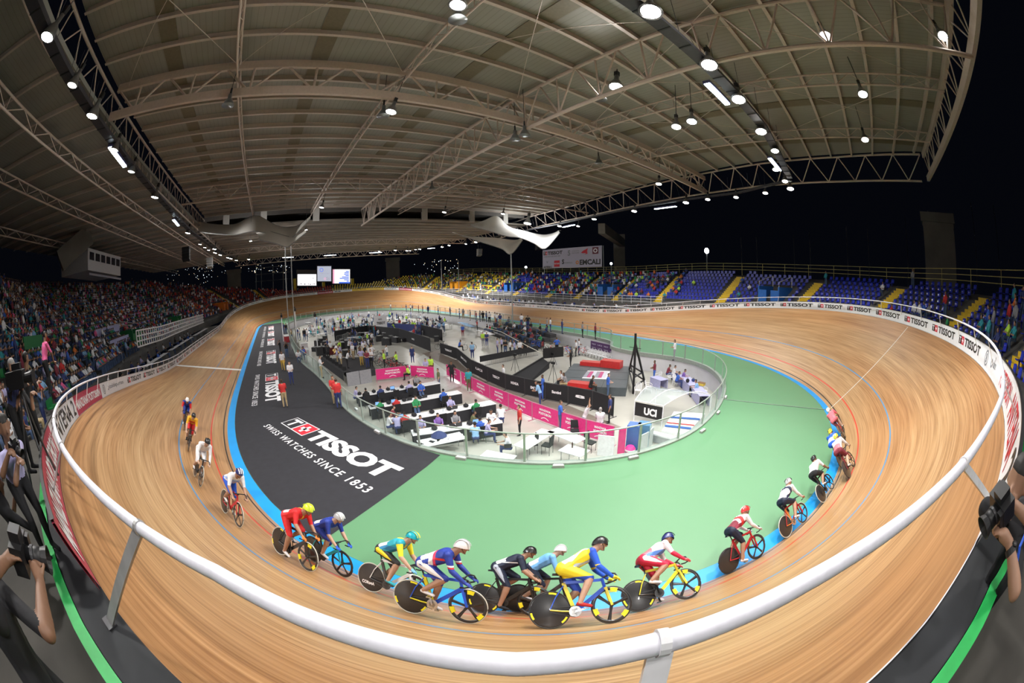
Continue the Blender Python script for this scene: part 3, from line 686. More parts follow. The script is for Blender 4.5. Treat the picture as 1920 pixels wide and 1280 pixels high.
for i, (px, py, z, b) in enumerate(HIGH):
    p = at(px, py, z); lt = lamp(p, bool(b and i in (0, 1)), 'round roof lamp '+HL[i], 'lamps on the roof girders', 1.35 if i == 0 else 1.0); q_ = 1.35 if i == 0 else 1.0; m2 = MB(); m2.tube([(0, 0, .95), (0, 0, ((ZC if p.x < 0 else ZL)-.03-z)/q_)], .02, 5); m2.build('suspension_rod', BLACK, parent=lt)
    if i in (0, 1, 3, 4, 5, 10): add_spot(p-V((0, 0, .3)), {0: 3400, 5: 3000, 6: 3000}.get(i, 1900), 150, r=.3, blend=.8, tgt=(-51, 12, 5) if i in (5, 6) else (-50, 13, 2) if i == 0 else (p.x+4, p.y*.5, 0))
UL = ['beside the brightest lamp', 'under the lamp at the top of the picture', 'beside the lit lamp on the cross truss', 'on the grandstand end of the cross truss', 'of the pair under the girder crossing, nearer the cross truss', 'of the pair under the girder crossing, farther one', 'under the back straight end of the cross truss', 'on the far part of the middle girder']
for i, (px, py, z) in enumerate([(1127, 187, 15.6), (858, 38, 15.0), (718, 218, 14.6), (427, 198, 14.8), (966, 262, 14.4), (984, 254, 14.4), (1123, 306, 15.2), (810, 355, 14.8)]):
    p = at(px, py, z); t = thing('high_bay_lamp', 'unlit grey bell lamp '+UL[i], 'lamp', p, 0, 'unlit bell lamps'); m2 = MB()
    m2.lathe([(.0, .62), (.09, .6), (.1, .36), (.16, .3), (.30, .03), (.31, 0)], n=16); m2.build('reflector', mat('lamp_dull_glass', (.16, .17, .17), .3, .2), parent=t, smooth=True); m2 = MB(); m2.tube([(0, 0, .6), (0, 0, .9)], .05, 6); m2.tube([(0, 0, .8), (0, 0, ZC-.03-z)], .015, 5); m2.build('stem', BLACK, parent=t)
for i, (a, b) in enumerate(TUBES):
    p, q = at(*a, LZ+.1), at(*b, LZ+.1); t = thing('fluorescent_fixture', 'bright tube fixture under the lamp tray, ' + ['close to the cross truss on the grandstand side', 'farther along the grandstand side', 'widest one, above the near bend', 'second one above the near bend', 'over the back straight, longest of that line', 'over the back straight beside the second sail', 'over the far bend above the last screen', 'over the far bend above the poster screen', 'over the far bend by the mast cables', 'over the far bend, dimmest'][i], 'lamp', (0, 0, 0)); L = (q-p).length
    if L > 3.2: q = p+(q-p)*3.2/L
    m2 = MB(); m2.bar(p+V((0, 0, .1)), q+V((0, 0, .1)), .34, .14); m2.build('housing', mat('fixture_blue_steel', (.06, .06, .16), .4), parent=t)
    m2 = MB(); m2.bar(p, q, .24, .05); m2.build('tube', TUBEE, parent=t)
    t['group'] = 'tube fixtures'
for px_, py_, l in ((-56.5, 18.0, 'glaring round lamp added out of view on the gable side behind the photographers, outermost'), (-58.0, 11.0, 'glaring round lamp added out of view on the gable side behind the photographers, second')):  # two lamps added out of view to light the near rail
    lt = lamp(V((px_, py_, 14.6)), True, l, 'lamps on the roof girders', 1.2); m2 = MB(); m2.tube([(0, 0, .95), (0, 0, 2.3)], .02, 5); m2.build('suspension_rod', BLACK, parent=lt); add_spot((px_, py_, 14.35), 1000, 75, r=.3, blend=.8, tgt=(-51.2, 14.0, 5))
p_ = at(989, 419, 15.3); lt = lamp(p_, True, 'very large glaring floodlight behind the second fabric sail', 'lamps on the roof girders', 2.2); m2 = MB(); m2.tube([(0, 0, .9), (0, 0, 1.0)], .02, 5); m2.build('suspension_rod', BLACK, parent=lt)
pl = bpy.data.lights.new('lamp_light', 'POINT'); pl.energy = 850; pl.shadow_soft_size = .5; pl.color = (.93, .97, 1); po = bpy.data.objects.new('lamp_light', pl); COL.objects.link(po); po.location = p_-V((0, 0, .7))
# loudspeaker clusters
for px, py, z, lab in ((349, 462, 13.2, 'black line-array loudspeaker hanging under the lamps of the grandstand side'), (393, 482, 12.6, 'pale small loudspeaker box hanging near the dense lamp cluster'), (1010, 452, 12.8, 'dark loudspeaker stack hanging beside the second fabric sail'), (899, 466, 12.8, 'small pale loudspeaker box hanging below the first lamps of the far side')):
    p = at(px, py, LZ)+V((0, 0, 0)); t = thing('loudspeaker', lab, 'loudspeaker', p); m2 = MB()
    for j in range(4): m2.box((.05*j, 0, -.3-.45*j), (.9, 1.2, .42), R=Matrix.Rotation(.12*j, 3, 'Y'))
    m2.build('cabinet', BLACK if 'dark' in lab or 'black' in lab else mat('speaker_grey', (.4, .4, .4), .5), parent=t); m2 = MB(); m2.tube([(0, -.4, 0), (0, -.4, 1.0)], .02, 5); m2.tube([(0, .4, 0), (0, .4, 1.0)], .02, 5); m2.build('chain', STEEL, parent=t)
for sx, sy, sz, lab, en in ((574, 431, -6.5, 'small floodlight added to brighten the first fabric sail, at its lit corner', 420), (470, 452, -4.0, 'small floodlight added to brighten the first fabric sail, slung under it', 420)):  # invented fixtures, added only to brighten the first sail's cloth
    p_ = atx(sx, sy, sz); t = thing('floodlight', lab, 'lamp', p_); m2 = MB(); m2.box((0, 0, .12), (.3, .3, .22)); m2.tube([(0, 0, .2), (0, 0, 17.4-p_.z)], .015, 5); m2.build('housing', DSTEEL, parent=t); m2 = MB(); m2.box((0, 0, 0), (.28, .28, .03)); m2.build('lens', LAMPS, parent=t)
    pl = bpy.data.lights.new('lamp_light', 'POINT'); pl.energy = en; pl.shadow_soft_size = .3; pl.color = (.95, .96, 1); po = bpy.data.objects.new('lamp_light', pl); COL.objects.link(po); po.location = p_-V((0, 0, .4))
# ------------------------------------------------------------------ fabric sails
SAIL = mat('sail_fabric', (.9, .86, .8), .7, var=.03)
def bez(P, t):
    P = [V(p) for p in P]
    while len(P) > 1: P = [a.lerp(b, t) for a, b in zip(P[:-1], P[1:])]
    return P[0]
def sail(label, upper, lower, n=36):
    # upper and lower edges as poly-lines of world points; cloth bulges between
    def res(P):
        P = dens([tuple(p[:2])+(p[2],) for p in P], 1, False) if False else P
        L = [0]
        for a, b in zip(P[:-1], P[1:]): L.append(L[-1]+(V(b)-V(a)).length)
        out = []
        for i in range(n+1):
            l = L[-1]*i/n; k = max(j for j in range(len(L)) if L[j] <= l+1e-9); k = min(k, len(P)-2); t = (l-L[k])/(L[k+1]-L[k])
            p0, p1, p2, p3 = V(P[max(k-1, 0)]), V(P[k]), V(P[k+1]), V(P[min(k+2, len(P)-1)])
            out.append(.5*((2*p1)+(-p0+p2)*t+(2*p0-5*p1+4*p2-p3)*t*t+(-p0+3*p1-3*p2+p3)*t**3))
        return out
    A, B = res(upper), res(lower); rows = []
    for a, b in zip(A, B):
        rows.append([a.lerp(b, j/6)+V((math.sin(PI*j/6)*.5, 0, math.sin(PI*j/6)*.25)) for j in range(7)])
    mb = MB(); mb.strip(rows); t = thing('fabric_sail', label, 'fabric sail'); mb.build('canopy_cloth', SAIL, parent=t, smooth=True)
    m2 = MB(); m2.tube(A, .05, 5); m2.tube(B, .05, 5); m2.build('edge_cable', STEEL, parent=t); return t
s1 = sail('large off-white fabric sail with a peak, hanging over the far end on the grandstand side', [atx(365, 414, -2.5), atx(400, 420, -2.5), atx(440, 420, -2.5), atx(480, 404, -2.5), atx(520, 423, -2.5), atx(555, 424, -2.5), atx(584, 404, -2.5)], [atx(372, 434, -7), atx(400, 438, -7), atx(440, 440, -7), atx(480, 434, -7), atx(530, 446, -7), atx(545, 448, -7), atx(582, 410, -7)])
s2 = sail('lower flap of off-white cloth hanging point down beside the first sail', [atx(480, 437, -6), atx(505, 434, -6), atx(545, 444, -6), atx(565, 438, -6), atx(575, 430, -6)], [atx(486, 450, -11), atx(512, 455, -11), atx(536, 463, -11), atx(545, 459, -11), atx(574, 436, -11)])
s3 = sail('second off-white fabric sail with a pointed top, over the back straight side', [atx(885, 422, -3), atx(908, 413, -3), atx(932, 405, -3), atx(955, 425, -3), atx(980, 432, -3), atx(1020, 440, -3), atx(1052, 432, -3)], [atx(888, 425, -8), atx(920, 434, -8), atx(950, 443, -8), atx(975, 446, -8), atx(1000, 456, -8), atx(1022, 466, -8), atx(1050, 436, -8)])
s4 = sail('lower off-white cloth of the second sail drawn to a point above a mast', [atx(848, 436, -6), atx(880, 443, -6), atx(930, 446, -6), atx(965, 450, -6), atx(982, 446, -6)], [atx(860, 440, -10), atx(900, 453, -10), atx(940, 466, -10), atx(958, 476, -10), atx(980, 450, -10)])
m2 = MB(); a = atx(958, 475, -10); m2.tube([a, (a.x, a.y, 0)], .09, 8); tag(m2.build('sail_mast', STEEL), 'thin grey mast standing under the point of the second sail', 'mast')
for px in (535, 546):
    m2 = MB(); a = atx(px, 462, -8); m2.tube([a, (a.x, a.y, PITZ)], .06, 6); tag(m2.build('sail_mast', STEEL), 'thin pale mast rising to the first sail, '+('closer to the scaffold frame' if px == 535 else 'closer to the TV screen'), 'mast')
# ------------------------------------------------------------------ people: one continuous skin grown over a posed set of limbs
def capsule(mb, a, ra, b, rb, n=10):
    a, b = V(a), V(b); d = b-a
    if d.length < 1e-5: d = V((0, 0, 1e-4)); b = a+d
    q = d.to_track_quat('Z', 'Y').to_matrix(); L = d.length; prof = []
    for i in range(5): t = -PI/2+PI/2*i/4; prof.append((max(ra*math.cos(t), 1e-4), ra*math.sin(t)))
    for i in range(5): t = PI/2*i/4; prof.append((max(rb*math.cos(t), 1e-4), L+rb*math.sin(t)))
    vs = [a+q @ V((r*math.cos(2*PI*k/n), r*math.sin(2*PI*k/n), z)) for r, z in prof for k in range(n)]
    m = len(prof); mb.add(vs, [(i*n+k, i*n+(k+1) % n, (i+1)*n+(k+1) % n, (i+1)*n+k) for i in range(m-1) for k in range(n)]+[tuple(range(n-1, -1, -1)), tuple((m-1)*n+k for k in range(n))])
# slots: 0 skin 1 shirt 2 sleeve 3 trousers 4 shoes 5 forearm 6 hand 7 patch 8 shin 9 hair
NSL = 10
def limbs(J, fem=False, fingers=False, bulk=1.0):
    g = {k: V(v) for k, v in J.items()}; C_ = []
    ax = (g['shL']-g['shR']).normalized(); hx = (g['hipL']-g['hipR']).normalized()
    ch = (g['shL']+g['shR'])/2; pe = (g['hipL']+g['hipR'])/2; sp_ = (ch-pe)
    def c(a, ra, b, rb, s):
        k = bulk if s in (1, 2, 3, 5, 8) else 1.0; C_.append((V(a), ra*k, V(b), rb*k, s))
    w = .072
    up = sp_.normalized(); fw = ax.cross(up)
    for sg in (1, -1):
        c(pe+hx*sg*.075, .105, pe+sp_*.35+hx*sg*.055, .098, 1 if sg > 0 else 1)
        c(pe+sp_*.35+ax*sg*.055, .098, pe+sp_*.8+ax*sg*.082, .108, 1)
        c(ch-up*.02+ax*sg*.03, .075, g['shL' if sg > 0 else 'shR'], .062, 1)
    c(pe+sp_*.1, .1, pe+sp_*.85, .11, 1)
    c(pe-hx*.07, .108, pe+hx*.07, .108, 3)
    hd = g['head']; c(ch+up*.02, .062*bulk, hd-(hd-ch).normalized()*.07, .055*bulk, 0)
    f = g.get('face', fw).normalized() if 'face' in g else fw
    u = (hd-ch).normalized(); u = (u-f*u.dot(f)).normalized()
    c(hd+u*.035-f*.012, .088, hd-u*.03+f*.012, .075, 0); c(hd-u*.07+f*.03, .042, hd-u*.085+f*.045, .034, 0)
    c(hd+f*.085-u*.01, .014, hd+f*.105-u*.03, .016, 0)
    s_ = f.cross(u)
    for sg in (1, -1): c(hd+s_*sg*.082-u*.01, .018, hd+s_*sg*.084-u*.035, .014, 0)
    for S in 'LR':
        c(g['sh'+S], .06, g['el'+S]*.5+g['sh'+S]*.5, .052, 2); c(g['el'+S]*.5+g['sh'+S]*.5, .05, g['el'+S], .04, 2)
        c(g['el'+S], .041, g['wr'+S]*.3+g['el'+S]*.7, .042, 5); c(g['wr'+S]*.3+g['el'+S]*.7, .041, g['wr'+S], .027, 5)
        d = (g['wr'+S]-g['el'+S]).normalized(); hdn = V(g['hd'+S]-g['wr'+S]).normalized() if 'hd'+S in g else d
        c(g['wr'+S], .028, g['wr'+S]+hdn*.07, .034, 6)
        px = hdn.cross(V((0, 0, 1))); px = px.normalized() if px.length > .1 else V((0, 1, 0))
        if fingers:
            curl = hdn.cross(px)
            for k, l in enumerate((.066, .075, .07, .055)):
                o = g['wr'+S]+hdn*.085+px*(.03-.02*k); c(o, .0095, o+hdn*l*.5, .009, 6); c(o+hdn*l*.5, .009, o+hdn*l*.8+curl*l*.45, .0075, 6)
            o = g['wr'+S]+hdn*.035+px*.032; c(o, .012, o+px*.028+hdn*.03, .01, 6); c(o+px*.028+hdn*.03, .01, o+px*.02+hdn*.06+curl*.02, .009, 6)
        else: c(g['wr'+S]+hdn*.07, .032, g['wr'+S]+hdn*.13, .022, 6)
        c(g['hip'+S], .1, g['kn'+S]*.5+g['hip'+S]*.5, .082, 3); c(g['kn'+S]*.5+g['hip'+S]*.5, .08, g['kn'+S], .056, 3)
        c(g['kn'+S], .055, g['an'+S]*.3+g['kn'+S]*.7, .058, 8); c(g['an'+S]*.3+g['kn'+S]*.7, .056, g['an'+S], .036, 8)
        t = g['to'+S]; c(g['an'+S]-V((0, 0, .03)), .036, t, .03, 4); c(g['an'+S]+(g['an'+S]-t).normalized()*.03-V((0, 0, .035)), .034, g['an'+S], .034, 4)
    return C_, hd, u, f, fw, pe, sp_
def grow(name, J, vox=.02, patch=False, hairstyle='short', fingers=False, smooth=3, hair_long=False, bulk=1.0):
    C_, hd, u, f, fw, pe, sp_ = limbs(J, fingers=fingers, bulk=bulk); mb = MB()
    for a, ra, b, rb, s in C_: capsule(mb, a, ra, b, rb, 8)
    o = mb.build(name, MATS['white_paint']); md = o.modifiers.new('r', 'REMESH'); md.mode = 'VOXEL'; md.voxel_size = vox; md.use_smooth_shade = True
    sm = o.modifiers.new('s', 'SMOOTH'); sm.iterations = smooth; sm.factor = .5
    dg = bpy.context.evaluated_depsgraph_get(); me = bpy.data.meshes.new_from_object(o.evaluated_get(dg)); bpy.data.objects.remove(o)
    me.name = name; n = len(me.polygons); ce = np.empty(n*3); me.polygons.foreach_get('center', ce); ce = ce.reshape(-1, 3)
    D = np.full(n, 1e9); L = np.zeros(n, int)
    for a, ra, b, rb, s in C_:
        a_ = np.array(a); d = np.array(b)-a_; l2 = d@d+1e-9; t = np.clip((ce-a_)@d/l2, 0, 1); dist = np.linalg.norm(ce-a_-t[:, None]*d, axis=1)-(ra+(rb-ra)*t)
        w = dist < D; D[w] = dist[w]; L[w] = s
    hdv = ce-np.array(hd); uu, ff = hdv@np.array(u), hdv@np.array(f); hh = (np.linalg.norm(hdv, axis=1) < .17) & (L == 0)
    hair = hh & ((uu > .055) | ((ff < -.02) & (uu > -.06 if not hair_long else uu > -.3)))
    if hairstyle: L[hair] = 9
    if patch:
        bk = ce-np.array(pe+sp_*.22); bw = np.abs((ce-np.array(pe))@np.array(V(J['hipL'])-V(J['hipR'])).astype(float)/np.linalg.norm(np.array(V(J['hipL'])-V(J['hipR']))))
        k = (L == 1) & (np.linalg.norm(bk, axis=1) < .2) & ((bk@np.array(fw)) < -.05); L[k] = 7
    me.materials.clear()
    for i in range(NSL): me.materials.append(MATS['white_paint'])
    me.polygons.foreach_set('material_index', L.astype(np.int32)); me.polygons.foreach_set('use_smooth', [True]*n); me.update(); return me
def wear(o, cols):
    for i in range(NSL):
        o.material_slots[i].link = 'OBJECT'; o.material_slots[i].material = cols[i]
CL = {}
def cloth(name, c, rough=.85): return CL.setdefault(name, mat(name+'_cloth', c, rough, var=.1, scale=14))
SKINS = [mat('skin_tan', (.36, .2, .13), .55, var=.05), mat('skin_brown', (.22, .115, .07), .55, var=.05), mat('skin_light', (.5, .31, .22), .55, var=.05)]
HAIRS = [mat('hair_black', (.012, .01, .009), .6, var=.1), mat('hair_brown', (.05, .028, .016), .6, var=.1), mat('hair_grey', (.3, .29, .28), .7, var=.1)]
for nme, c in dict(white=(.72, .72, .76), black=(.02, .02, .022), red=(.5, .03, .03), navy=(.03, .045, .16), blue=(.04, .12, .5), sky=(.25, .45, .7), yellow=(.75, .55, .05), lime=(.5, .8, .08), green=(.03, .25, .09), pink=(.7, .12, .3), orange=(.7, .2, .04), grey=(.25, .25, .27), khaki=(.42, .32, .18), mustard=(.55, .36, .07), purple=(.22, .12, .4), teal=(.03, .28, .33), lilac=(.4, .38, .62), maroon=(.2, .03, .05), denim=(.06, .1, .2), olive=(.12, .13, .06)).items(): cloth(nme, c)
def outfit(shirt='white', trous='denim', skin=0, hair=0, sleeve=None, shoes='black', forearm=None, patch=None, shin=None, hands=None):
    S = SKINS[skin]; H = HAIRS[hair]
    return [S, CL[shirt], CL[sleeve or shirt], CL[trous], CL[shoes], CL[forearm] if forearm else S, CL[hands] if hands else S, CL[patch or shirt], CL[shin or trous] if shin != 'skin' else S, H]
def P_stand(arm='down', lean=0.0, step=0.0):
    J = dict(head=(.03+lean, 0, 1.61), face=(1, 0, -.08), shL=(lean*.8, .175, 1.40), shR=(lean*.8, -.175, 1.40), hipL=(0, .085, .92), hipR=(0, -.085, .92), knL=(.02+step, .1, .5), knR=(.02-step*.6, -.1, .5), anL=(step*1.1, .11, .09), anR=(-step, -.11, .09), toL=(.15+step*1.1, .13, .035), toR=(.15-step, -.13, .035))
    A = dict(down=[(-.03, .23, 1.12), (.04, .25, .86), (.06, .24, .76)], cross=[(.1, .24, 1.12), (.25, .04, 1.16), (.26, -.05, 1.18)], camera=[(.22, .24, 1.22), (.22, .08, 1.5), (.24, .03, 1.55)], hips=[(-.08, .36, 1.15), (.0, .2, .98), (.03, .13, .97)], front=[(.1, .22, 1.13), (.3, .1, 1.08), (.34, .04, 1.08)], reach=[(.22, .24, 1.2), (.45, .16, 1.15), (.53, .14, 1.15)], up=[(.1, .3, 1.6), (.1, .2, 1.85), (.12, .16, 1.93)])[arm]
    for S, m in (('L', 1), ('R', -1)):
        for k, v in zip(('el', 'wr', 'hd'), A): J[k+S] = (v[0]+lean*.7, v[1]*m, v[2])
    return J
def P_sit(arm='lap', lean=0.0):
    # origin on the seat under the pelvis
    J = dict(head=(.05+lean, 0, .74), face=(1, 0, -.12), shL=(.0+lean*.8, .175, .53), shR=(lean*.8, -.175, .53), hipL=(0, .09, .09), hipR=(0, -.09, .09), knL=(.42, .12, .1), knR=(.42, -.11, .1), anL=(.4, .12, -.34), anR=(.44, -.12, -.34), toL=(.54, .13, -.4), toR=(.58, -.14, -.4))
    A = dict(lap=[(.06, .24, .27), (.28, .13, .2), (.36, .08, .19)], clap=[(.14, .26, .32), (.33, .05, .45), (.4, .01, .5)], type=[(.14, .24, .3), (.38, .13, .3), (.46, .12, .29)], chin=[(.22, .17, .22), (.22, .07, .5), (.2, .05, .56)], up=[(.08, .28, .75), (.1, .2, .98), (.1, .18, 1.06)])[arm]
    for S, m in (('L', 1), ('R', -1)):
        for k, v in zip(('el', 'wr', 'hd'), A): J[k+S] = (v[0]+lean*.6, v[1]*m, v[2])
    return J
BM = {}
def bodymesh(key):
    if key not in BM:
        k, arm = key.split('_', 1)
        if k == 'stand': J = P_stand(arm)
        elif k == 'walk': J = P_stand(arm, .03, .16)
        elif k == 'leanover': J = P_stand(arm, .22)
        elif k == 'sit': J = P_sit(arm)
        elif k == 'hunch': J = P_sit(arm, .16)
        BM[key] = grow('body_'+key, J, .024, bulk=1.14, hair_long=arm in ('front', 'lap'))
    return BM[key]
HAIRP = {}
def person(key, loc, rz, fit, label, group=None, cat='person', scale=1.0, name='person', extra=None):
    o = bpy.data.objects.new(name, bodymesh(key)); COL.objects.link(o); o.location = loc; o.rotation_euler = (0, 0, rz); o.scale = (scale,)*3
    wear(o, fit); tag(o, label, cat, group); return o

# ------------------------------------------------------------------ stands
def st_par(s):
    s = s % TL
    I = lambda a, b: float(np.interp(s, a, b))
    d0 = I([0, 20, 45, 60, 80, 95, 110, 140, 155, 165, 176, 186, 200, 225, 240, TL], [6.5, 6, 3, 2.5, 3, 4.5, 7.5, 7.5, 4.5, 2.8, 2.6, 2.6, 2.2, 3.2, 6, 6.5])
    z0 = I([0, 20, 45, 60, 80, 95, 110, 140, 155, 165, 172, 186, 200, 225, 240, TL], [3.3, 3.6, 4.6, 5.2, 4.6, 3.6, 3.0, 2.9, 3.2, 3.7, 4.3, 4.75, 4.7, 3.9, 3.4, 3.3])
    R = I([0, 30, 48, 54, 70, 76, 86, 95, 170, 176.5, 183, 186, 205, 225, TL], [8.5, 9, 8, 4.6, 4.6, 9, 15, 21, 22, 22, 7, 7, 7.2, 8.4, 8.5])
    return d0, z0, R
RUN, RISE = .82, .43
def seatp(s, r, dz=0.0):
    d0, z0, R = st_par(s); return top(s, d0+RUN*r, 0)+V((0, 0, dz+z0+RISE*r-TW*math.sin(tfr(s)[4])))
def facing(s): x, y, nx, ny, b = tfr(s); return math.atan2(-ny, -nx)
ZONES = [('blue', 186, TL+18), ('yellow', 18, 61.5), ('red', 61.5, 98), ('green', 98, 173)]
STANDM = mat('stand_concrete', (.13, .125, .12), .85, var=.25, scale=.6)
mb = MB(); smp = list(np.arange(0, 173.5, 1.6))+list(np.arange(184.5, TL-.5, 1.6))+[TL]
def sect(s):
    d0, z0, R = st_par(s); out = []; n = 24
    a = seatp(s, -.6); out.append(a-V((0, 0, 1.6))); 
    for r in range(n):
        rr = min(r, R); p = seatp(s, rr-.6, -.42); q = seatp(s, rr+.4 if r < R else R+.4, -.42)
        out.append(p); out.append(q)
    out.append(seatp(s, R+.4, -3.5)); return out
A = [sect(s) for s in smp if s < 178]; B = [sect(s) for s in smp if s > 180]
mb.strip(B+A); struct('floor_stand', mb, STANDM)
# lower spectator walk behind the track's edge
ringstrip('floor_walk', [(.56, -.2), (2.4, -.22), (3.2, -.3), (9, -.5)], mat('walk_concrete', (.05, .046, .04), .85, var=.3, scale=1), s0=158, s1=212, n=120)
rnd = random.Random(5)
def aisle(s):
    for a in AISLES:
        if abs(((s-a+TL/2) % TL)-TL/2) < .55: return True
    return False
AISLES = [190.6, 197.0, 204, 211.5, 220, 229, 238, 247, 1, 11, 21, 31, 41, 76, 84, 92, 104, 116, 128, 141, 153, 164]
VOMS = [(214.5, 2.8), (241, 3.2), (14, 3.2), (33, 3.2), (88, 3), (110, 3), (134, 3)]
def vom(s, r):
    for a, w in VOMS:
        if abs(((s-a+TL/2) % TL)-TL/2) < w/2+.3 and 0 <= r < 5: return True
    return False
SEATC = dict(blue=mat('seat_blue_plastic', (.025, .04, .42), .25, coat=.5), yellow=mat('seat_yellow_plastic', (.8, .62, .03), .3), red=mat('seat_red_plastic', (.62, .04, .02), .3), green=mat('seat_green_plastic', (.02, .2, .06), .3))
def seat_mesh(name, m, low=False):
    mb = MB()
    if low:
        mb.box((0.02, 0, .02), (.36, .4, .05)); mb.box((-.17, 0, .2), (.05, .4, .36))
    else:
        rows = []
        for x, z in ((.2, .0), (.19, .035), (.05, .02), (-.1, .03), (-.16, .08), (-.2, .22), (-.23, .38), (-.25, .385), (-.235, .36), (-.22, .2), (-.18, .04), (-.1, -.02), (.05, -.03), (.2, -.0)):
            rows.append([(x+(.03*abs(t)**2 if z > .06 else 0), t*.2, z+(.02*t*t if z < .06 else -.03*abs(t)**3)) for t in (-1, -.6, 0, .6, 1)])
        mb.strip(rows); mb.box((-.02, 0, -.14), (.05, .1, .24))
    me_o = mb.build(name, m, smooth=not low); return me_o
rank = ['lowest', 'second', 'third', 'fourth', 'fifth', 'sixth', 'seventh', 'eighth', 'ninth', 'tenth', 'eleventh', 'twelfth', 'thirteenth', 'fourteenth', 'fifteenth', 'sixteenth', 'seventeenth', 'eighteenth', 'nineteenth', 'twentieth', 'twenty-first', 'twenty-second', 'twenty-third', 'twenty-fourth']
slots_ = []
zone_of = lambda s: next((z for z, a, b in ZONES if a <= s <= b or a <= s+TL <= b), None)
for z, a, b in ZONES:
    sx = a
    while sx < b:
        if not aisle(sx):
            R = st_par(sx)[2]
            for r in range(int(R)+1):
                if vom(sx, r): continue
                if 173 < (sx % TL) < 186: continue
                slots_.append((z, sx % TL, r))
        sx += .50*float(1/(1.0+0)) 
cam3 = V(CAM)
def sdist(q): return (seatp(q[1], q[2])-cam3).length
DENS = lambda z, s, r: dict(green=.9, red=.42, yellow=.5, blue=.0)[z] if z != 'blue' else (.13 if 186 <= s < 226 else .35 if s < 236 else .8)
occ = {}; rnd2 = random.Random(8)
clus = [(rnd2.uniform(186, 226), rnd2.uniform(3, 9)) for _ in range(9)]+[(193.0, 2.2), (192.3, 4), (191.4, 6), (190, 8.5), (198.5, 2), (199.6, 1.2), (196, 8)]
for q in slots_:
    z, s, r = q; p = DENS(z, s, r)
    if z == 'blue' and 186 <= s < 226:
        p = .03+.75*max(math.exp(-((s-a)/1.2)**2-((r-b)/1.0)**2) for a, b in clus)
    if z == 'red': p = .65 if s > 84 else .35 if s > 72 else .08
    if z == 'yellow' and s > 45: p = .05 if s > 50 else .3
    if rnd2.random() < p: occ[q] = 1
free = [q for q in slots_ if q not in occ]
free.sort(key=sdist)
# seats: the 300 that show largest one by one, the rest as one mass
blue_first = [q for q in free if q[0] == 'blue'][:300]; bset = set(blue_first)
so = seat_mesh('stadium_seat', SEATC['blue']); first = True
for q in blue_first:
    z, s, r = q; o = so if first else so.copy()
    if not first: COL.objects.link(o)
    first = False; o.location = seatp(s, r, .0); o.rotation_euler = (0, 0, facing(s))
    near_a = min(AISLES[:8], key=lambda a: abs(a-s)); k = AISLES.index(near_a)
    o['label'] = 'empty blue plastic seat, %s row, %s seat %s yellow stair from the photographer' % (rank[r], ordw(max(1, int(round((abs(s-near_a)-.3)/.5)))), ('before the ' if s < near_a else 'after the ')+['first', 'second', 'third', 'fourth', 'fifth', 'sixth', 'seventh', 'eighth'][k])
    o['category'] = 'seat'; o['group'] = 'empty blue seats on the bend stand'
ms = {z: MB() for z, _, _ in ZONES}; mall = MB(); zi = {'blue': 0, 'yellow': 1, 'red': 2, 'green': 3}
for q in slots_:
    if q in bset: continue
    z, s, r = q
    if z == 'green' and q in occ and rnd2.random() < .8: continue
    if q in occ and rnd2.random() < .5: continue
    p = seatp(s, r, 0); R = Matrix.Rotation(facing(s), 3, 'Z')
    mall.box(p+R @ V((.02, 0, .02)), (.36, .4, .05), zi[z], R=R); mall.box(p+R @ V((-.17, 0, .2)), (.05, .4, .36), zi[z], R=R)
tag(mall.build('distant_seats', [SEATC[k] for k in ('blue', 'yellow', 'red', 'green')]), 'blue, yellow, red and green plastic seats filling the rest of the stands', 'seats', kind='stuff')
print('SEATS', len(slots_), 'occ', len(occ))
# spectators
shirts_by = dict(green=['white', 'white', 'white', 'lilac', 'navy', 'red', 'blue', 'black', 'teal', 'pink', 'grey', 'sky', 'maroon', 'black', 'navy', 'denim', 'white', 'khaki', 'orange', 'green', 'denim', 'black'], red=['white', 'red', 'black', 'orange', 'navy', 'grey', 'white', 'maroon'], yellow=['white', 'black', 'navy', 'grey', 'green', 'maroon', 'yellow'], blue=['white', 'white', 'navy', 'black', 'red', 'teal', 'blue', 'grey', 'orange', 'green', 'maroon', 'lime'])
trs = ['denim', 'black', 'denim', 'navy', 'khaki', 'grey']
ocl = sorted(occ, key=lambda q: sdist(q)+(4 if q[0] == 'blue' and q[1] > 226 else 0)+(8 if q[0] == 'green' and q[2] > 12 else 0))
NI = 0
MINOR = []
def minor(key, loc, rz, sh, tr, sk, h, label, group, cat='person', scale=1.0, pen=0.0):
    MINOR.append(((V(loc)-cam3).length+pen, key, V(loc), rz, sh, tr, sk, h, label, group, cat, scale))
kinds = ['sit_lap', 'sit_clap', 'hunch_lap', 'sit_chin', 'hunch_chin', 'sit_lap', 'sit_up', 'sit_clap']
posetxt = dict(sit_lap='hands in lap', sit_clap='hands together', hunch_lap='leaning forward', sit_chin='chin on hands', hunch_chin='hunched, chin on hands', sit_up='both arms raised', stand_down='standing', stand_front='standing, hands in front', stand_camera='standing with a camera')
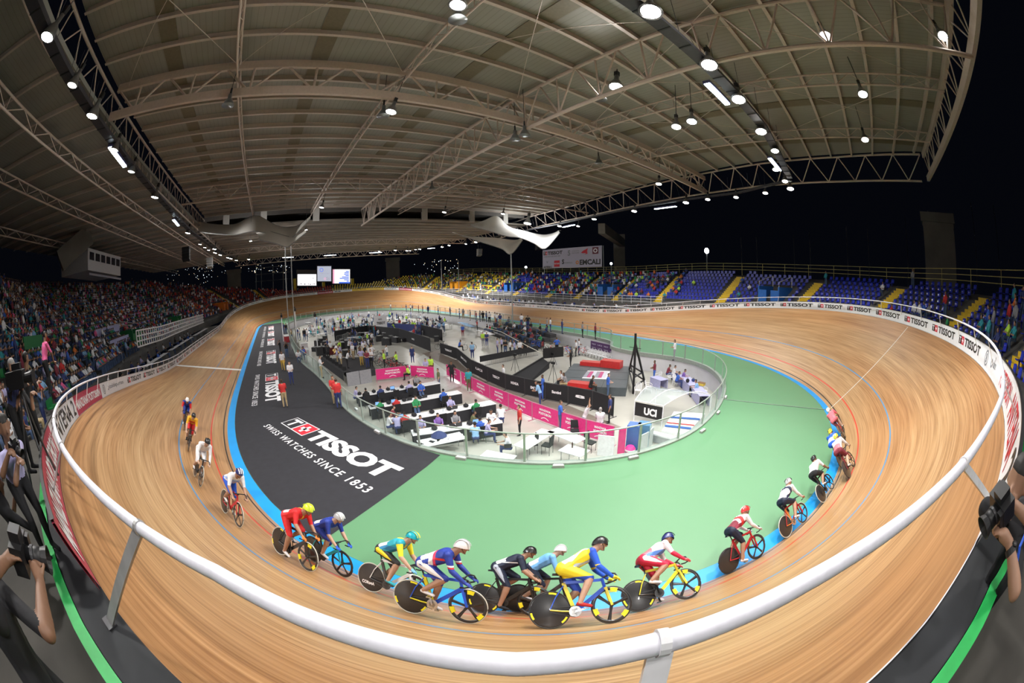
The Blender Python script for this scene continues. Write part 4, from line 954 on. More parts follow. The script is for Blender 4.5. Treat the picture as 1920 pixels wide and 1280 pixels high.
for q in ocl:
    z, s, r = q; sh = rnd2.choice(shirts_by[z]); tr = rnd2.choice(trs); h = rnd2.choice([0, 0, 0, 1, 2]); sk = rnd2.choice([0, 0, 1, 2])
    st = (rnd2.random() < (.1 if z == 'green' else .35)) and sdist(q) < 45; key = rnd2.choice(['stand_down', 'stand_front', 'stand_camera']) if st else rnd2.choice(kinds)
    p = seatp(s, r, -.42 if st else .03); ds = sdist(q)
    if st: x, y, nx, ny, b = tfr(s); p = p-V((nx, ny, 0))*.28
    where = 'of the crowded grandstand' if z == 'green' else 'of the blue bend seats' if 186 <= s < 226 else 'of the back straight seats' if z == 'blue' else 'of the %s seats' % z
    minor(key, p, facing(s)+rnd2.uniform(-.4, .4), sh, tr, sk, h, 'spectator, %s shirt, %s trousers, %s row %s, %s' % (sh, tr, rank[r], where, posetxt[key]), 'spectators '+where, 'person', rnd2.uniform(.93, 1.03), 3 if z == 'green' and r > 12 else 0)
# stairs, entrances and rails of the stands
YST = mat('stair_yellow_paint', (.72, .5, .03), .5, var=.15)
for n, s in enumerate(AISLES):
    if s in (92, 104, 116, 128, 141, 153, 164): mtl = STANDM
    else: mtl = YST
    R = st_par(s)[2]; mb = MB(); x, y, nx, ny, b = tfr(s); rz = math.atan2(ny, nx)
    for r in range(int(R)*2+1): p = seatp(s, r/2-.3, -.42); mb.box(p+V((0, 0, .02)), (.42, 1.3, .23), rz=rz)
    w = ['closest to the photographer on the blue bend', 'second on the blue bend', 'third on the blue bend', 'fourth on the blue bend', 'fifth on the blue bend', 'sixth, where the bend meets the back straight', 'seventh, on the back straight', 'under the sponsor banner', 'beside the yellow seats of the back straight', 'first among the yellow seats', 'second among the yellow seats', 'third among the yellow seats', 'last among the yellow seats', 'first among the red seats', 'second among the red seats', 'third among the red seats'][n] if n < 16 else 'in the crowded grandstand, number %s from the far bend' % ['one', 'two', 'three', 'four', 'five', 'six'][n-16]
    tag(mb.build('stair_flight', mtl), ('yellow' if mtl is YST else 'grey')+' stair flight between seat blocks, '+w, 'stairs')
VC = dict(blue=mat('wall_blue_paint', (.02, .14, .5), .5), yellow=mat('wall_orange_paint', (.8, .33, .02), .5), red=mat('wall_deep_orange', (.7, .18, .02), .5), green=mat('wall_green_paint', (.015, .17, .05), .5))
for n, (s, w) in enumerate(VOMS):
    z = zone_of(s); x, y, nx, ny, b = tfr(s); rz = math.atan2(ny, nx); t = thing('stand_entrance', ['blue entrance box with white handrails between the fourth and fifth yellow stairs', 'blue entrance box near the sponsor banner', 'blue and yellow zone entrance box on the back straight', 'orange entrance box among the yellow seats', 'orange entrance box among the red seats', 'green entrance box in the far part of the crowded grandstand', 'green entrance box in the middle of the crowded grandstand'][n], 'entrance', seatp(s, 1.5, -.42), rz)
    for dy, nm in ((-w/2, 'side_wall'), (w/2, 'side_wall')): 
        m2 = MB(); m2.box((.9, dy, .75), (3.4, .16, 1.9)); m2.build(nm, VC[z], parent=t)
        m2 = MB(); m2.tube([(-.7, dy, 1.7), (-.7, dy, 2.2), (2.6, dy, 2.9), (2.6, dy, 1.7)], .03, 6); m2.build('handrail', WHITE, parent=t)
    for dy in (-w/2+.55, w/2-.55):
        m2 = MB(); m2.box((-.75, dy, .55), (.14, 1.1, 1.5)); m2.build('front_wall', VC[z], parent=t)
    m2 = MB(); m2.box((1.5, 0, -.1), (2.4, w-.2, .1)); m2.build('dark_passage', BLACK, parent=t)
RY = mat('rail_dull_yellow', (.42, .36, .1), .5)
t = thing('stand_rail', 'long dull yellow railing along the top row of the blue stand', 'railing')
sv = list(np.arange(186.5, TL+40, 1.2)); 
for h in (.55, .95, 1.35):
    m2 = MB(); m2.tube([seatp(s, st_par(s)[2]+.45, h-.2) for s in sv], .03, 5); m2.build('rail_tube', RY, parent=t)
for s in np.arange(186.5, TL+38, 2.4)[:48]:
    m2 = MB(); p = seatp(s, st_par(s)[2]+.45, -.42); m2.tube([p, p+V((0, 0, 1.6))], .035, 5); m2.build('post', RY, parent=t)
t = thing('stand_rail', 'low white railing in front of the blue seats along the back straight', 'railing')
for h in (.2, .6, 1.0):
    m2 = MB(); m2.tube([seatp(s, -.9, h-.4) for s in np.arange(228, TL+36, 1.5)], .03, 5); m2.build('rail_tube', WHITE, parent=t)
for s in np.arange(228, TL+36, 2.0): m2 = MB(); p = seatp(s, -.9, -.5); m2.tube([p, p+V((0, 0, 1.15))], .03, 5); m2.build('post', WHITE, parent=t)
def hrail(label, pts, posts=True, r=.035, h=.9):
    t = thing('handrail', label, 'railing'); m2 = MB(); m2.tube(pts, r, 6); m2.build('rail_tube', WHITE, parent=t)
    m2 = MB(); m2.tube([V(p)-V((0, 0, .42)) for p in pts], r*.7, 6); m2.build('rail_tube', WHITE, parent=t)
    for a, b in zip(pts[:-1], pts[1:]):
        a, b = V(a), V(b); n = max(1, int((b-a).length/1.6))
        for i in range(n+1): p = a.lerp(b, i/n); m2 = MB(); m2.tube([p, p-V((0, 0, h))], r*.8, 5); m2.build('post', WHITE, parent=t)
def on_stand(px, py, dz):
    d = raydir(px, py); best = (9, None)
    for s in np.arange(95, 177, .5):
        for r in np.arange(-.5, 22, .5):
            p = seatp(s, r, dz-.42); e = ((p-cam3).normalized()-d).length
            if e < best[0]: best = (e, p)
    return best[1]
hrail('long white stair handrail descending through the crowded grandstand toward the track rail', [on_stand(x, y, .95) for x, y in ((60, 540), (98, 580), (138, 614), (182, 639), (228, 662))])
hrail('white handrail in the corner of the grandstand above the green wall', [on_stand(x, y, .95) for x, y in ((2, 600), (26, 618), (49, 636), (75, 626))])
hrail('second white handrail below the one above the green wall', [on_stand(x, y, .95) for x, y in ((2, 616), (34, 638))])
hrail('white folded handrail around an opening high in the grandstand', [on_stand(x, y, .95) for x, y in ((196, 574), (212, 573), (238, 590), (252, 589))])
hrail('white handrail around an opening lower in the grandstand, beside the pale screens', [on_stand(x, y, .95) for x, y in ((215, 606), (234, 603), (258, 620), (275, 607))])
def quad(label, pts, m, name='banner', cat='banner', th=.05):
    P = [V(p) for p in pts]; n = (P[1]-P[0]).cross(P[3]-P[0]).normalized()*th; mb = MB()
    mb.add(P+[p+n for p in P], [(0, 1, 2, 3), (7, 6, 5, 4), (0, 4, 5, 1), (1, 5, 6, 2), (2, 6, 7, 3), (3, 7, 4, 0)]); return tag(mb.build(name, m), label, cat)
LIL = mat('lilac_panel', (.42, .42, .66), .6)
for lab, (a, b, c, d) in (('pale lilac standing screen in the grandstand, higher of the two', ((179, 627), (226, 613), (226, 626), (180, 644))), ('pale lilac standing screen in the grandstand, lower of the two', ((207, 640), (250, 625), (249, 644), (208, 662)))):
    A_ = on_stand(*d, .1); B_ = on_stand(*c, .1); quad(lab, [A_, B_, B_+V((0, 0, 1.25)), A_+V((0, 0, 1.25))], LIL, 'screen_panel', 'screen')
# green parapet by the corner, white lattice balustrade and press boxes of the finish side
A_ = on_stand(50, 690, .0); B_ = on_stand(82, 680, .0); quad('dark green wall panel in the corner of the grandstand below a handrail', [A_-V((0, 0, .5)), B_-V((0, 0, .5)), B_+V((0, 0, 1.6)), A_+V((0, 0, 1.6))], VC['green'], 'parapet_panel', 'wall panel', .12)
t = thing('balustrade', 'long white lattice balustrade beyond the finish line in front of the grandstand', 'balustrade')
ya = [aty(255, 620, 29.2), aty(300, 612, 29.2), aty(340, 600, 29.2), aty(381, 589, 29.2)]
for a, b in zip(ya[:-1], ya[1:]):
    for h in (0, -.45, -.9, -1.35): m2 = MB(); m2.bar(a+V((0, 0, h)), b+V((0, 0, h)), .08, .12); m2.build('rail_bar', WHITE, parent=t)
    n = max(3, int((b-a).length/.7))
    for i in range(n): p = a.lerp(b, i/n); m2 = MB(); m2.box(p-V((0, 0, .68)), (.1, .08, 1.4)); m2.build('upright', WHITE, parent=t)
for k, (x0, x1) in enumerate(((-30, -21), (-19, -11), (-9, 4), (6, 18))):
    tb = thing('press_bench', 'long white press table between the %s of the finish straight and the grandstand' % ['ramp end', 'finish line', 'middle part', 'far part'][k], 'table', ((x0+x1)/2, 29.0 if k else 28.6, 1.3)); m2 = MB(); m2.box((0, 0, .74), (x1-x0, .6, .05)); m2.build('tabletop', WHITE, parent=tb)
    for dx in (-.45, 0, .45): m2 = MB(); m2.box((dx*(x1-x0), 0, .36), (.05, .5, .72)); m2.build('leg', STEEL, parent=tb)
PRESS = [(-29+i*1.55+rnd2.uniform(-.3, .3), 27.9+rnd2.uniform(0, .3)+(1.7 if i % 2 else 0)) for i in range(26)]
ringstrip('floor_press_finish', [(.5, .0), (4.6, .0)], STANDM, 103, 153, 60)
ringstrip('floor_press_back', [(.5, .0), (5.6, .0)], STANDM, 229, TL+26, 60)
for i, (x, y) in enumerate(PRESS):
    sh = rnd2.choice(['white', 'white', 'navy', 'black', 'lilac', 'grey', 'blue'])
    minor(rnd2.choice(['sit_type', 'hunch_type', 'sit_lap']), (x, y+1.2, 1.75), -PI/2+rnd2.uniform(-.3, .3), sh, rnd2.choice(trs), rnd2.choice([0, 1, 2]), 0, 'press worker in %s shirt seated behind the finish straight boards, %s row' % (sh, 'back' if i % 2 else 'front'), 'press workers of the finish straight')
for i in range(46):
    s = 231+i*1.08; sh = rnd2.choice(['white', 'white', 'navy', 'black', 'lilac', 'grey', 'blue', 'white']); p = top(s, 1.8+1.6*(i % 2)+rnd2.uniform(-.2, .2), .45)
    minor(rnd2.choice(['sit_type', 'hunch_type', 'sit_lap']), p, facing(s)+rnd2.uniform(-.3, .3), sh, rnd2.choice(trs), rnd2.choice([0, 1, 2]), 0, 'person in %s shirt seated at the white tables behind the back straight boards, %s row' % (sh, 'back' if i % 2 else 'front'), 'people seated behind the back straight boards')
for k in range(5):
    s = 233+k*10.5; p = top(s, 1.1, 0); tb = thing('press_bench', 'white table row behind the back straight boards, %s from the bend' % ['first', 'second', 'third', 'fourth', 'fifth'][k], 'table', p, facing(s)); m2 = MB(); m2.box((0, 0, .74), (.6, 8.6, .05)); m2.build('tabletop', WHITE, parent=tb)
    for dx in (-.45, 0, .45): m2 = MB(); m2.box((0, dx*8.6, .36), (.5, .05, .72)); m2.build('leg', STEEL, parent=tb)
# ------------------------------------------------------------------ track bicycles and their riders
def M(name, c, r=.35, **k): return mat('paint_'+name, c, r, **k)
TYRE = mat('tyre_rubber', (.03, .03, .03), .6); TYREP = mat('tyre_pale', (.55, .54, .48), .6); CARB = mat('carbon_black', (.018, .018, .02), .3, coat=.4, var=.05); CHROME = mat('chrome', (.6, .6, .6), .2, .9)
DEC = mat('decal_yellow', (.85, .75, .02), .5, var=0)
FR = dict(black=CARB, red=M('red', (.5, .02, .03)), blue=M('blue', (.02, .09, .6)), yellow=M('yellow', (.75, .65, .03)), white=WHITE, teal=M('teal', (.02, .4, .5)), orange=M('orange', (.7, .2, .03)), maroon=M('maroon', (.25, .02, .04)), lime=M('lime', (.55, .75, .05)))
WR = .335
def wheel_disc(nm, cx, spokes, par, tyre, decals=0, word=None):
    mb = MB(); ax = (0, 1, 0)
    if spokes == 0:
        mb.lathe([(0, -.03), (.05, -.028), (.3, -.011), (WR-.022, -.008), (WR-.022, .008), (.3, .011), (.05, .028), (0, .03)], (cx, 0, WR), 36, axis=ax)
    else:
        R = WR-.012; r0 = WR-.065
        prof = [(r0, -.006), (r0+.02, -.012), (R, -.011), (R, .011), (r0+.02, .012), (r0, .006)]; k = len(prof); n = 36; vs = []
        for i in range(n):
            a = 2*PI*i/n
            for r, y in prof: vs.append((cx+r*math.cos(a), y, WR+r*math.sin(a)))
        mb.add(vs, [(i*k+j, i*k+(j+1) % k, ((i+1) % n)*k+(j+1) % k, ((i+1) % n)*k+j) for i in range(n) for j in range(k)])
        mb.lathe([(0, -.035), (.03, -.033), (.034, 0), (.03, .033), (0, .035)], (cx, 0, WR), 12, axis=ax)
        for i in range(spokes):
            a = 2*PI*i/spokes+.35; c, s = math.cos(a), math.sin(a)
            q = []
            for r, w, y in ((.02, .028, .014), (.12, .022, .01), (r0+.01, .034, .008)): q.append([(cx+r*c-w*s, 0, WR+r*s+w*c), (cx+r*c, y, WR+r*s), (cx+r*c+w*s, 0, WR+r*s-w*c), (cx+r*c, -y, WR+r*s), (cx+r*c-w*s, 0, WR+r*s+w*c)])
            mb.strip(q)
    w = mb.build(nm, CARB, parent=par, smooth=True)
    t = MB(); t.tube([(cx+(WR-.011)*math.cos(2*PI*i/40), 0, WR+(WR-.011)*math.sin(2*PI*i/40)) for i in range(40)], .0125, 8, closed=True); t.build('tyre', tyre, parent=w, smooth=True)
    if decals:
        d = MB()
        for sg in (1, -1):
            for i in range(decals):
                a0 = 2*PI*i/decals-.9; pts = [(cx+r*math.cos(a0+t*.42), sg*(.0135 if spokes else .0125), WR+r*math.sin(a0+t*.42)) for r, tt in ((WR-.1, (0, .5, 1)), (WR-.024, (1, .5, 0))) for t in tt]; d.add(pts, [tuple(range(6))])
        d.build('decal', DEC, parent=w)
    if word:
        d = MB()
        for sg in (1, -1):
            f = lambda u, v, sg=sg: (cx-.2*sg+u*sg, -sg*.024, WR-.16+v); add_text(d, word, f, 0, 0, .075, 0, w=.3, bold=.04)
        d.build('lettering', PALEINK, parent=w)
    return w
SAD = (-.2, 0, .97); BBK = (0, 0, .285)
def bike(label, frame='black', accent='black', fork=None, front=5, tyre=TYRE, decals=0, phase=0.0, word=None, group='track bicycles in the race'):
    t = thing('track_bicycle', label, 'bicycle', (0, 0, 0), 0, group)
    wheel_disc('rear_wheel', -.39, 0, t, tyre, decals, word); wheel_disc('front_wheel', .585, front, t, tyre, decals)
    F = FR[frame]; A_ = FR[accent]; ht, hb = V((.455, 0, .80)), V((.485, 0, .66)); st = V((-.17, 0, .80)); bb = V(BBK); ra = V((-.39, 0, WR))
    mb = MB()
    def airfoil(a, b, h, w): mb.tube([a, b], h, 8) if False else mb.bar(a, b, w, h)
    mb.bar(bb, hb, .03, .07, 0); mb.bar(bb, st, .028, .06, 1); mb.bar(st, ht, .028, .05, 0); mb.tube([ht+V((-.008, 0, .03)), hb+V((.008, 0, -.03))], .027, 8, 0); mb.tube([bb-V((0, .04, 0)), bb+V((0, .04, 0))], .036, 10, 1)
    for sg in (1, -1):
        mb.tube([bb+V((0, sg*.035, 0)), V((-.2, sg*.05, .305)), ra+V((0, sg*.055, 0))], .013, 6, 1); mb.tube([st+V((0, sg*.015, -.05)), V((-.3, sg*.05, .55)), ra+V((0, sg*.055, 0))], .01, 6, 0)
    fo = mb.build('frame', [F, A_], parent=t)
    mb = MB(); K = FR[fork or frame]; mb.bar(hb, hb+V((.02, 0, -.03)), .1, .05)
    for sg in (1, -1): mb.bar(hb+V((.015, sg*.045, -.02)), V((.585, sg*.055, WR)), .016, .04)
    mb.build('fork', K, parent=t)
    mb = MB(); mb.tube([st, V((-.215, 0, .93))], .016, 8); mb.build('seat_post', CARB, parent=t)
    mb = MB(); mb.strip([[(x, -w, .94-dz), (x, -w*.6, .972), (x, 0, .965), (x, w*.6, .972), (x, w, .94-dz)] for x, w, dz in ((-.34, .055, .0), (-.31, .07, .0), (-.24, .065, .005), (-.16, .03, .0), (-.06, .018, .0), (-.04, .008, .005))]); mb.strip([[(x, -w, .94), (x, w, .94)] for x, w in ((-.34, .055), (-.24, .065), (-.16, .03), (-.04, .01))]); mb.build('saddle', BLACK, parent=t, smooth=True)
    mb = MB(); mb.tube([ht+V((0, 0, .03)), (.54, 0, .87)], .017, 8); mb.tube([(.54, -.13, .88), (.54, .13, .88)], .014, 8)
    for sg in (1, -1): mb.tube([(.54, sg*.13, .88), (.56, sg*.17, .885), (.63, sg*.185, .87), (.665, sg*.19, .81), (.64, sg*.195, .755), (.58, sg*.2, .735), (.5, sg*.2, .735)], .0145, 8)
    mb.build('handlebar', BLACK, parent=t, smooth=True)
    c, s = math.cos(phase), math.sin(phase); mb = MB(); mb.lathe([(.055, -.003), (.098, -.003), (.098, .003), (.055, .003), (.055, -.003)], (0, -.05, .285), 30, axis=(0, 1, 0))
    for sg in (1, -1): p = V((sg*.165*c, -sg*.075, .285+sg*.165*s)); mb.bar((0, -sg*.065, .285), p, .016, .028); mb.box(p+V((0, -sg*.05, 0)), (.08, .08, .02))
    for k in range(5): a = 2*PI*k/5; mb.bar((0, -.05, .285), (.07*math.cos(a), -.05, .285+.07*math.sin(a)), .006, .016)
    mb.build('crankset', CHROME if accent != 'black' else CARB, parent=t)
    mb = MB(); mb.tube([(0, -.05, .383), (-.39, -.045, WR+.035)], .006, 5); mb.tube([(0, -.05, .187), (-.39, -.045, WR-.035)], .006, 5); mb.build('chain', DSTEEL, parent=t)
    return t
def P_ride(phase, up=0.0):
    c, s = math.cos(phase), math.sin(phase)
    J = dict(head=(.455, 0, 1.345+up), face=(.93, 0, -.2), shL=(.28, .175, 1.21+up*.8), shR=(.28, -.175, 1.21+up*.8), hipL=(-.16, .085, 1.01), hipR=(-.16, -.085, 1.01))
    for S, m, q in (('R', -1, 1), ('L', 1, -1)):
        ped = V((q*.165*c, m*.115, .285+q*.165*s)); an = ped+V((-.09, 0, .1)); hp = V(J['hip'+S]); d = an-hp; L = min(d.length, .85); a = .44; b = .43
        k = (a*a-b*b+L*L)/(2*L); h = math.sqrt(max(a*a-k*k, 0.0001)); dn = d.normalized(); pf = V((dn.z*-1, 0, dn.x)); pf = pf if pf.x > 0 else -pf
        J['kn'+S] = hp+dn*k+pf*h+V((0, m*.01, 0)); J['an'+S] = an; J['to'+S] = ped+V((.07, 0, .025))
        J['el'+S] = (.36, m*.225, .97+up*.5); J['wr'+S] = (.565, m*.2, .80); J['hd'+S] = (.65, m*.19, .76)
    return J
PH = [-1.4, .25, 1.75, 3.0]; RB = [grow('body_rider_%s' % 'abcd'[i], P_ride(PH[i], (.0, .05, .02, .06)[i]), .0105, patch=True, hairstyle=None, fingers=True, bulk=1.17) for i in range(4)]
HEADS = [V(P_ride(PH[i], (.0, .05, .02, .06)[i])['head']) for i in range(4)]
def helmet(par, hd, c1, c2):
    R = Matrix.Rotation(.18, 3, 'Y'); mb = MB(); n, m = 20, 8; vs = []
    for i in range(m+1):
        ph = PI/2*(i/m)
        for k in range(n):
            a = 2*PI*k/n; x = .128*math.cos(a)*math.cos(ph)**.8; y = .1*math.sin(a)*math.cos(ph)**.8; z = .14*math.sin(ph)
            if math.cos(a) < 0: x *= 1.12; z -= .03*math.cos(a)**2*math.cos(ph)
            vs.append(V(hd)+R @ V((x-.004, y, z-.012)))
    mb.add(vs, [(i*n+k, i*n+(k+1) % n, (i+1)*n+(k+1) % n, (i+1)*n+k) for i in range(m) for k in range(n)]); h = mb.build('helmet', FRH(c1), parent=par, smooth=True)
    mb = MB()
    for y in (-.055, 0, .055):
        mb.strip([[V(hd)+R @ V((.131*math.cos(t), y+dy, -.008+.143*math.sin(t)*(1-abs(y)*2.2))) for dy in (-.013, .013)] for t in np.linspace(.35, 2.8, 9)])
    mb.build('vent_stripe', FRH(c2), parent=h)
    mb = MB()
    for sg in (1, -1): mb.tube([V(hd)+V((.0, sg*.09, .02)), V(hd)+V((.03, sg*.08, -.06)), V(hd)+V((.045, 0, -.125))], .005, 5)
    mb.build('chin_strap', BLACK, parent=h)
HCOL = dict(white=(.78, .78, .8), black=(.02, .02, .022), navy=(.02, .03, .14), lime=(.65, .8, .05), teal=(.01, .4, .5), grey=(.45, .46, .48), red=(.55, .03, .03), yellow=(.8, .7, .05))
def FRH(c): return mat('helmet_'+c, HCOL[c], .3, var=0, coat=.3)
for nme, c in dict(royal=(.015, .04, .3), gold=(.8, .42, .02), inkblue=(.008, .014, .04), cyan=(.02, .36, .45), crimson=(.6, .02, .07), rosy=(.75, .16, .2), vyellow=(.82, .72, .03), vblue=(.01, .09, .6), azure=(.16, .42, .8), vred=(.62, .015, .02)).items(): cloth(nme, c, .6)
def banded(name, base, bands, axis='X'):
    # sewn-in colour bands across a garment, fixed to the garment itself
    m = bpy.data.materials.new(name); m.use_nodes = True; nt = m.node_tree; N = nt.nodes.new; b = nt.nodes['Principled BSDF']; b.inputs['Roughness'].default_value = .6
    tc = N('ShaderNodeTexCoord'); sp = N('ShaderNodeSeparateXYZ'); nt.links.new(tc.outputs['Object'], sp.inputs[0]); cur = N('ShaderNodeRGB'); cur.outputs[0].default_value = (*base, 1); cur = cur.outputs[0]
    for ax, c0, hw, col in bands:
        c = N('ShaderNodeMath'); c.operation = 'COMPARE'; c.inputs[1].default_value = c0; c.inputs[2].default_value = hw; nt.links.new(sp.outputs[ax], c.inputs[0]); x = N('ShaderNodeMix'); x.data_type = 'RGBA'; nt.links.new(c.outputs[0], x.inputs[0]); nt.links.new(cur, x.inputs[6]); x.inputs[7].default_value = (*col, 1); cur = x.outputs[2]
    nt.links.new(cur, b.inputs['Base Color']); CL[name] = m
WHT, RDD, BLU, YEL, NVY = (.75, .75, .78), (.6, .03, .03), (.02, .08, .55), (.8, .65, .03), (.01, .015, .05)
banded('jersey_tricolour', (.015, .04, .3), [('Z', 1.14, .02, RDD), ('X', .0, .035, WHT), ('X', .06, .02, (.7, .05, .12))]); banded('sleeve_tricolour', (.015, .04, .3), [('Z', 1.06, .014, WHT), ('Z', 1.03, .012, RDD)])
banded('shorts_tricolour', (.015, .04, .3), [('Y', -.185, .012, WHT), ('Z', .74, .02, (.35, .2, .6))]); banded('jersey_sunny', (.82, .72, .03), [('Y', -.13, .03, (.5, .6, .85)), ('X', .3, .06, BLU)]); banded('shorts_sunny', (.82, .72, .03), [('Z', .6, .25, BLU)])
banded('sleeve_sunny', (.01, .09, .6), [('Z', 1.0, .02, YEL)]); banded('jersey_turquoise', (.02, .36, .45), [('Y', 0, .05, YEL), ('Z', 1.1, .05, (.02, .2, .4))]); banded('shorts_dark', (.02, .02, .022), [('Y', -.19, .01, YEL)])
banded('jersey_rose', (.78, .7, .75), [('X', -.1, .1, (.75, .2, .3)), ('Z', 1.07, .04, (.1, .25, .7))]); banded('shorts_rose', (.6, .02, .07), [('Y', -.19, .01, WHT)]); banded('jersey_ink', (.008, .014, .04), [('Z', 1.12, .01, WHT)]); banded('shorts_ink', (.008, .014, .04), [('Y', -.188, .009, (.4, .45, .55))])
banded('jersey_cross', (.72, .72, .76), [('Z', 1.08, .05, (.25, .02, .05)), ('X', .12, .04, RDD)]); banded('jersey_navy_cross', (.72, .72, .76), [('X', .16, .05, NVY), ('Z', 1.08, .04, NVY)]); banded('jersey_pale', (.72, .72, .76), [('Z', 1.1, .04, (.3, .45, .8))]); banded('jersey_flame', (.62, .015, .02), [('Y', 0, .02, YEL)]); banded('jersey_gold', (.8, .42, .02), [('Z', 1.1, .04, RDD)])
# s, w of the contact under the crank; forward tilt of the path; lean from upright toward the infield (degrees)
RID = [
 (161.13, 2.45, 0, 22, 0, dict(shirt='royal', trous='royal', sleeve='vred', shoes='white', patch='white', shin='skin'), ('white', 'white'), dict(frame='black'), 'cyclist in dark blue and red with white helmet, last on the finish side', 'black track bicycle of the last rider of the line, in blue with white helmet'),
 (163.9, 2.25, 0, 28, 1, dict(shirt='jersey_gold', trous='vred', sleeve='gold', shoes='black', patch='gold', shin='skin'), ('black', 'black'), dict(frame='black', front=5), 'cyclist in orange-gold jersey, red shorts and black helmet, second from the end of the line', 'black track bicycle under the rider in orange-gold and red'),
 (167.43, 2.3, 0, 33, 3, dict(shirt='white', trous='white', sleeve='white', shoes='white', forearm='white', patch='white', shin='skin'), ('black', 'black'), dict(frame='black', tyre=TYREP, front=7), 'cyclist all in white with black helmet, third from the end of the line', 'black track bicycle with pale tyres under the rider all in white'),
 (170.05, 2.02, 0, 27, 2, dict(shirt='jersey_pale', trous='vblue', sleeve='white', shoes='white', patch='white', shin='skin'), ('navy', 'white'), dict(frame='red', accent='red', tyre=TYREP, front=5), 'cyclist in white jersey and blue shorts on a red bicycle, alone near the red line', 'red track bicycle with pale tyres under the rider in white and blue'),
 (172.42, 1.72, 0, 31, 0, dict(shirt='jersey_flame', trous='vred', sleeve='vred', shoes='white', patch='white', shin='skin', hands='orange'), ('lime', 'lime'), dict(frame='black', tyre=TYREP, front=5, decals=3), 'cyclist all in red with lime helmet, at the corner of the black carpet', 'black track bicycle with yellow decals under the rider all in red'),
 (172.6, .75, 0, 24, 1, dict(shirt='royal', trous='royal', sleeve='royal', shoes='white', patch='white', shin='skin', hands='vblue'), ('grey', 'white'), dict(frame='teal', fork='teal', front=5), 'cyclist in blue with pale grey helmet, half hidden behind the red rider', 'teal track bicycle half hidden behind the red rider'),
 (174.55, 1.12, 0, 33, 1, dict(shirt='jersey_turquoise', trous='shorts_dark', sleeve='vyellow', shoes='cyan', patch='white', shin='skin', hands='azure'), ('teal', 'yellow'), dict(frame='white', accent='black', front=5, tyre=TYREP, word='CORIMA'), 'cyclist in turquoise jersey with yellow sleeves and black shorts, turquoise helmet', 'white and black track bicycle with lettered rear disc under the turquoise and yellow rider'),
 (175.8, 2.0, 0, 31, 2, dict(shirt='jersey_tricolour', trous='shorts_tricolour', sleeve='sleeve_tricolour', shoes='white', forearm='royal', patch='white', shin='skin', hands='royal'), ('white', 'grey'), dict(frame='blue', accent='yellow', fork='blue', tyre=TYREP, front=5, decals=3), 'cyclist in royal blue long-sleeved kit with white helmet, just behind the black-clad rider', 'blue and yellow track bicycle with pale tyres under the royal blue rider'),
 (176.72, .6, 0, 42, 0, dict(shirt='jersey_ink', trous='shorts_ink', sleeve='inkblue', shoes='black', patch='white', shin='skin'), ('black', 'black'), dict(frame='black', accent='black', front=5, decals=3), 'cyclist all in near-black kit with black helmet, between the royal blue and the yellow rider', 'black track bicycle under the rider in near-black kit'),
 (177.35, .05, 0, 38, 3, dict(shirt='azure', trous='inkblue', sleeve='azure', shoes='white', forearm='azure', patch='white', shin='skin', hands='white'), ('white', 'grey'), dict(frame='black', front=5), 'cyclist in light blue sleeves and white helmet, mostly hidden beside the yellow rider', 'black track bicycle mostly hidden behind the yellow rider'),
 (177.92, 2.17, 0, 51, 1, dict(shirt='jersey_sunny', trous='shorts_sunny', sleeve='sleeve_sunny', shoes='red', forearm='vblue', patch='white', shin='skin', hands='vyellow'), ('black', 'white'), dict(frame='blue', accent='yellow', fork='yellow', front=3, decals=3), 'cyclist in bright yellow kit with blue sleeves, closest to the white rail', 'blue and yellow track bicycle with a three-spoke front wheel under the bright yellow rider'),
 (179.5, 1.42, 0, 61, 2, dict(shirt='jersey_rose', trous='shorts_rose', sleeve='white', shoes='white', forearm='crimson', patch='rosy', shin='skin', hands='rosy'), ('navy', 'navy'), dict(frame='yellow', accent='black', front=5, decals=3), 'cyclist in white and pink jersey and crimson shorts with navy helmet', 'yellow and black track bicycle under the white and pink rider'),
 (182.28, .2, 0, 41, 0, dict(shirt='jersey_cross', trous='inkblue', sleeve='white', shoes='white', forearm='white', patch='maroon', shin='skin', hands='white'), ('red', 'white'), dict(frame='red', accent='red', fork='red', front=5), 'cyclist in white jersey and black shorts with red and white helmet, on a red bicycle', 'red track bicycle with black wheels under the rider with red and white helmet'),
 (184.69, .15, 0, 45, 1, dict(shirt='jersey_navy_cross', trous='inkblue', sleeve='white', shoes='white', forearm='white', patch='white', shin='skin'), ('grey', 'black'), dict(frame='red', accent='orange', front=5, tyre=TYREP), 'cyclist in white and navy with grey helmet, fourth from the head of the line', 'red and orange track bicycle under the rider with grey helmet'),
 (187.05, .3, 0, 53, 2, dict(shirt='white', trous='black', sleeve='white', shoes='white', patch='white', shin='skin'), ('black', 'black'), dict(frame='black', front=5, tyre=TYREP), 'cyclist in white jersey with black helmet, on the blue band just behind the leading trio', 'black track bicycle on the blue band behind the leading trio'),
 (188.24, 1.0, 0, 52, 3, dict(shirt='white', trous='maroon', sleeve='white', shoes='white', forearm='white', patch='rosy', shin='skin'), ('lime', 'white'), dict(frame='maroon', accent='maroon', front=5), 'cyclist in white and red with lime helmet, higher of the pair near the head', 'maroon track bicycle of the higher rider of the side by side pair'),
 (190.02, .25, 0, 47, 0, dict(shirt='vblue', trous='vblue', sleeve='vblue', shoes='white', patch='white', shin='skin'), ('yellow', 'black'), dict(frame='black', front=5), 'cyclist in blue with yellow helmet, inside of the pair near the head', 'black track bicycle inside of the pair near the head'),
 (193.3, .27, 0, 54, 1, dict(shirt='rosy', trous='rosy', sleeve='rosy', shoes='white', patch='rosy', shin='skin'), ('white', 'white'), dict(frame='red', front=5), 'cyclist in rose red with white helmet leading the line beside the cable cover', 'red track bicycle of the leading rider')]
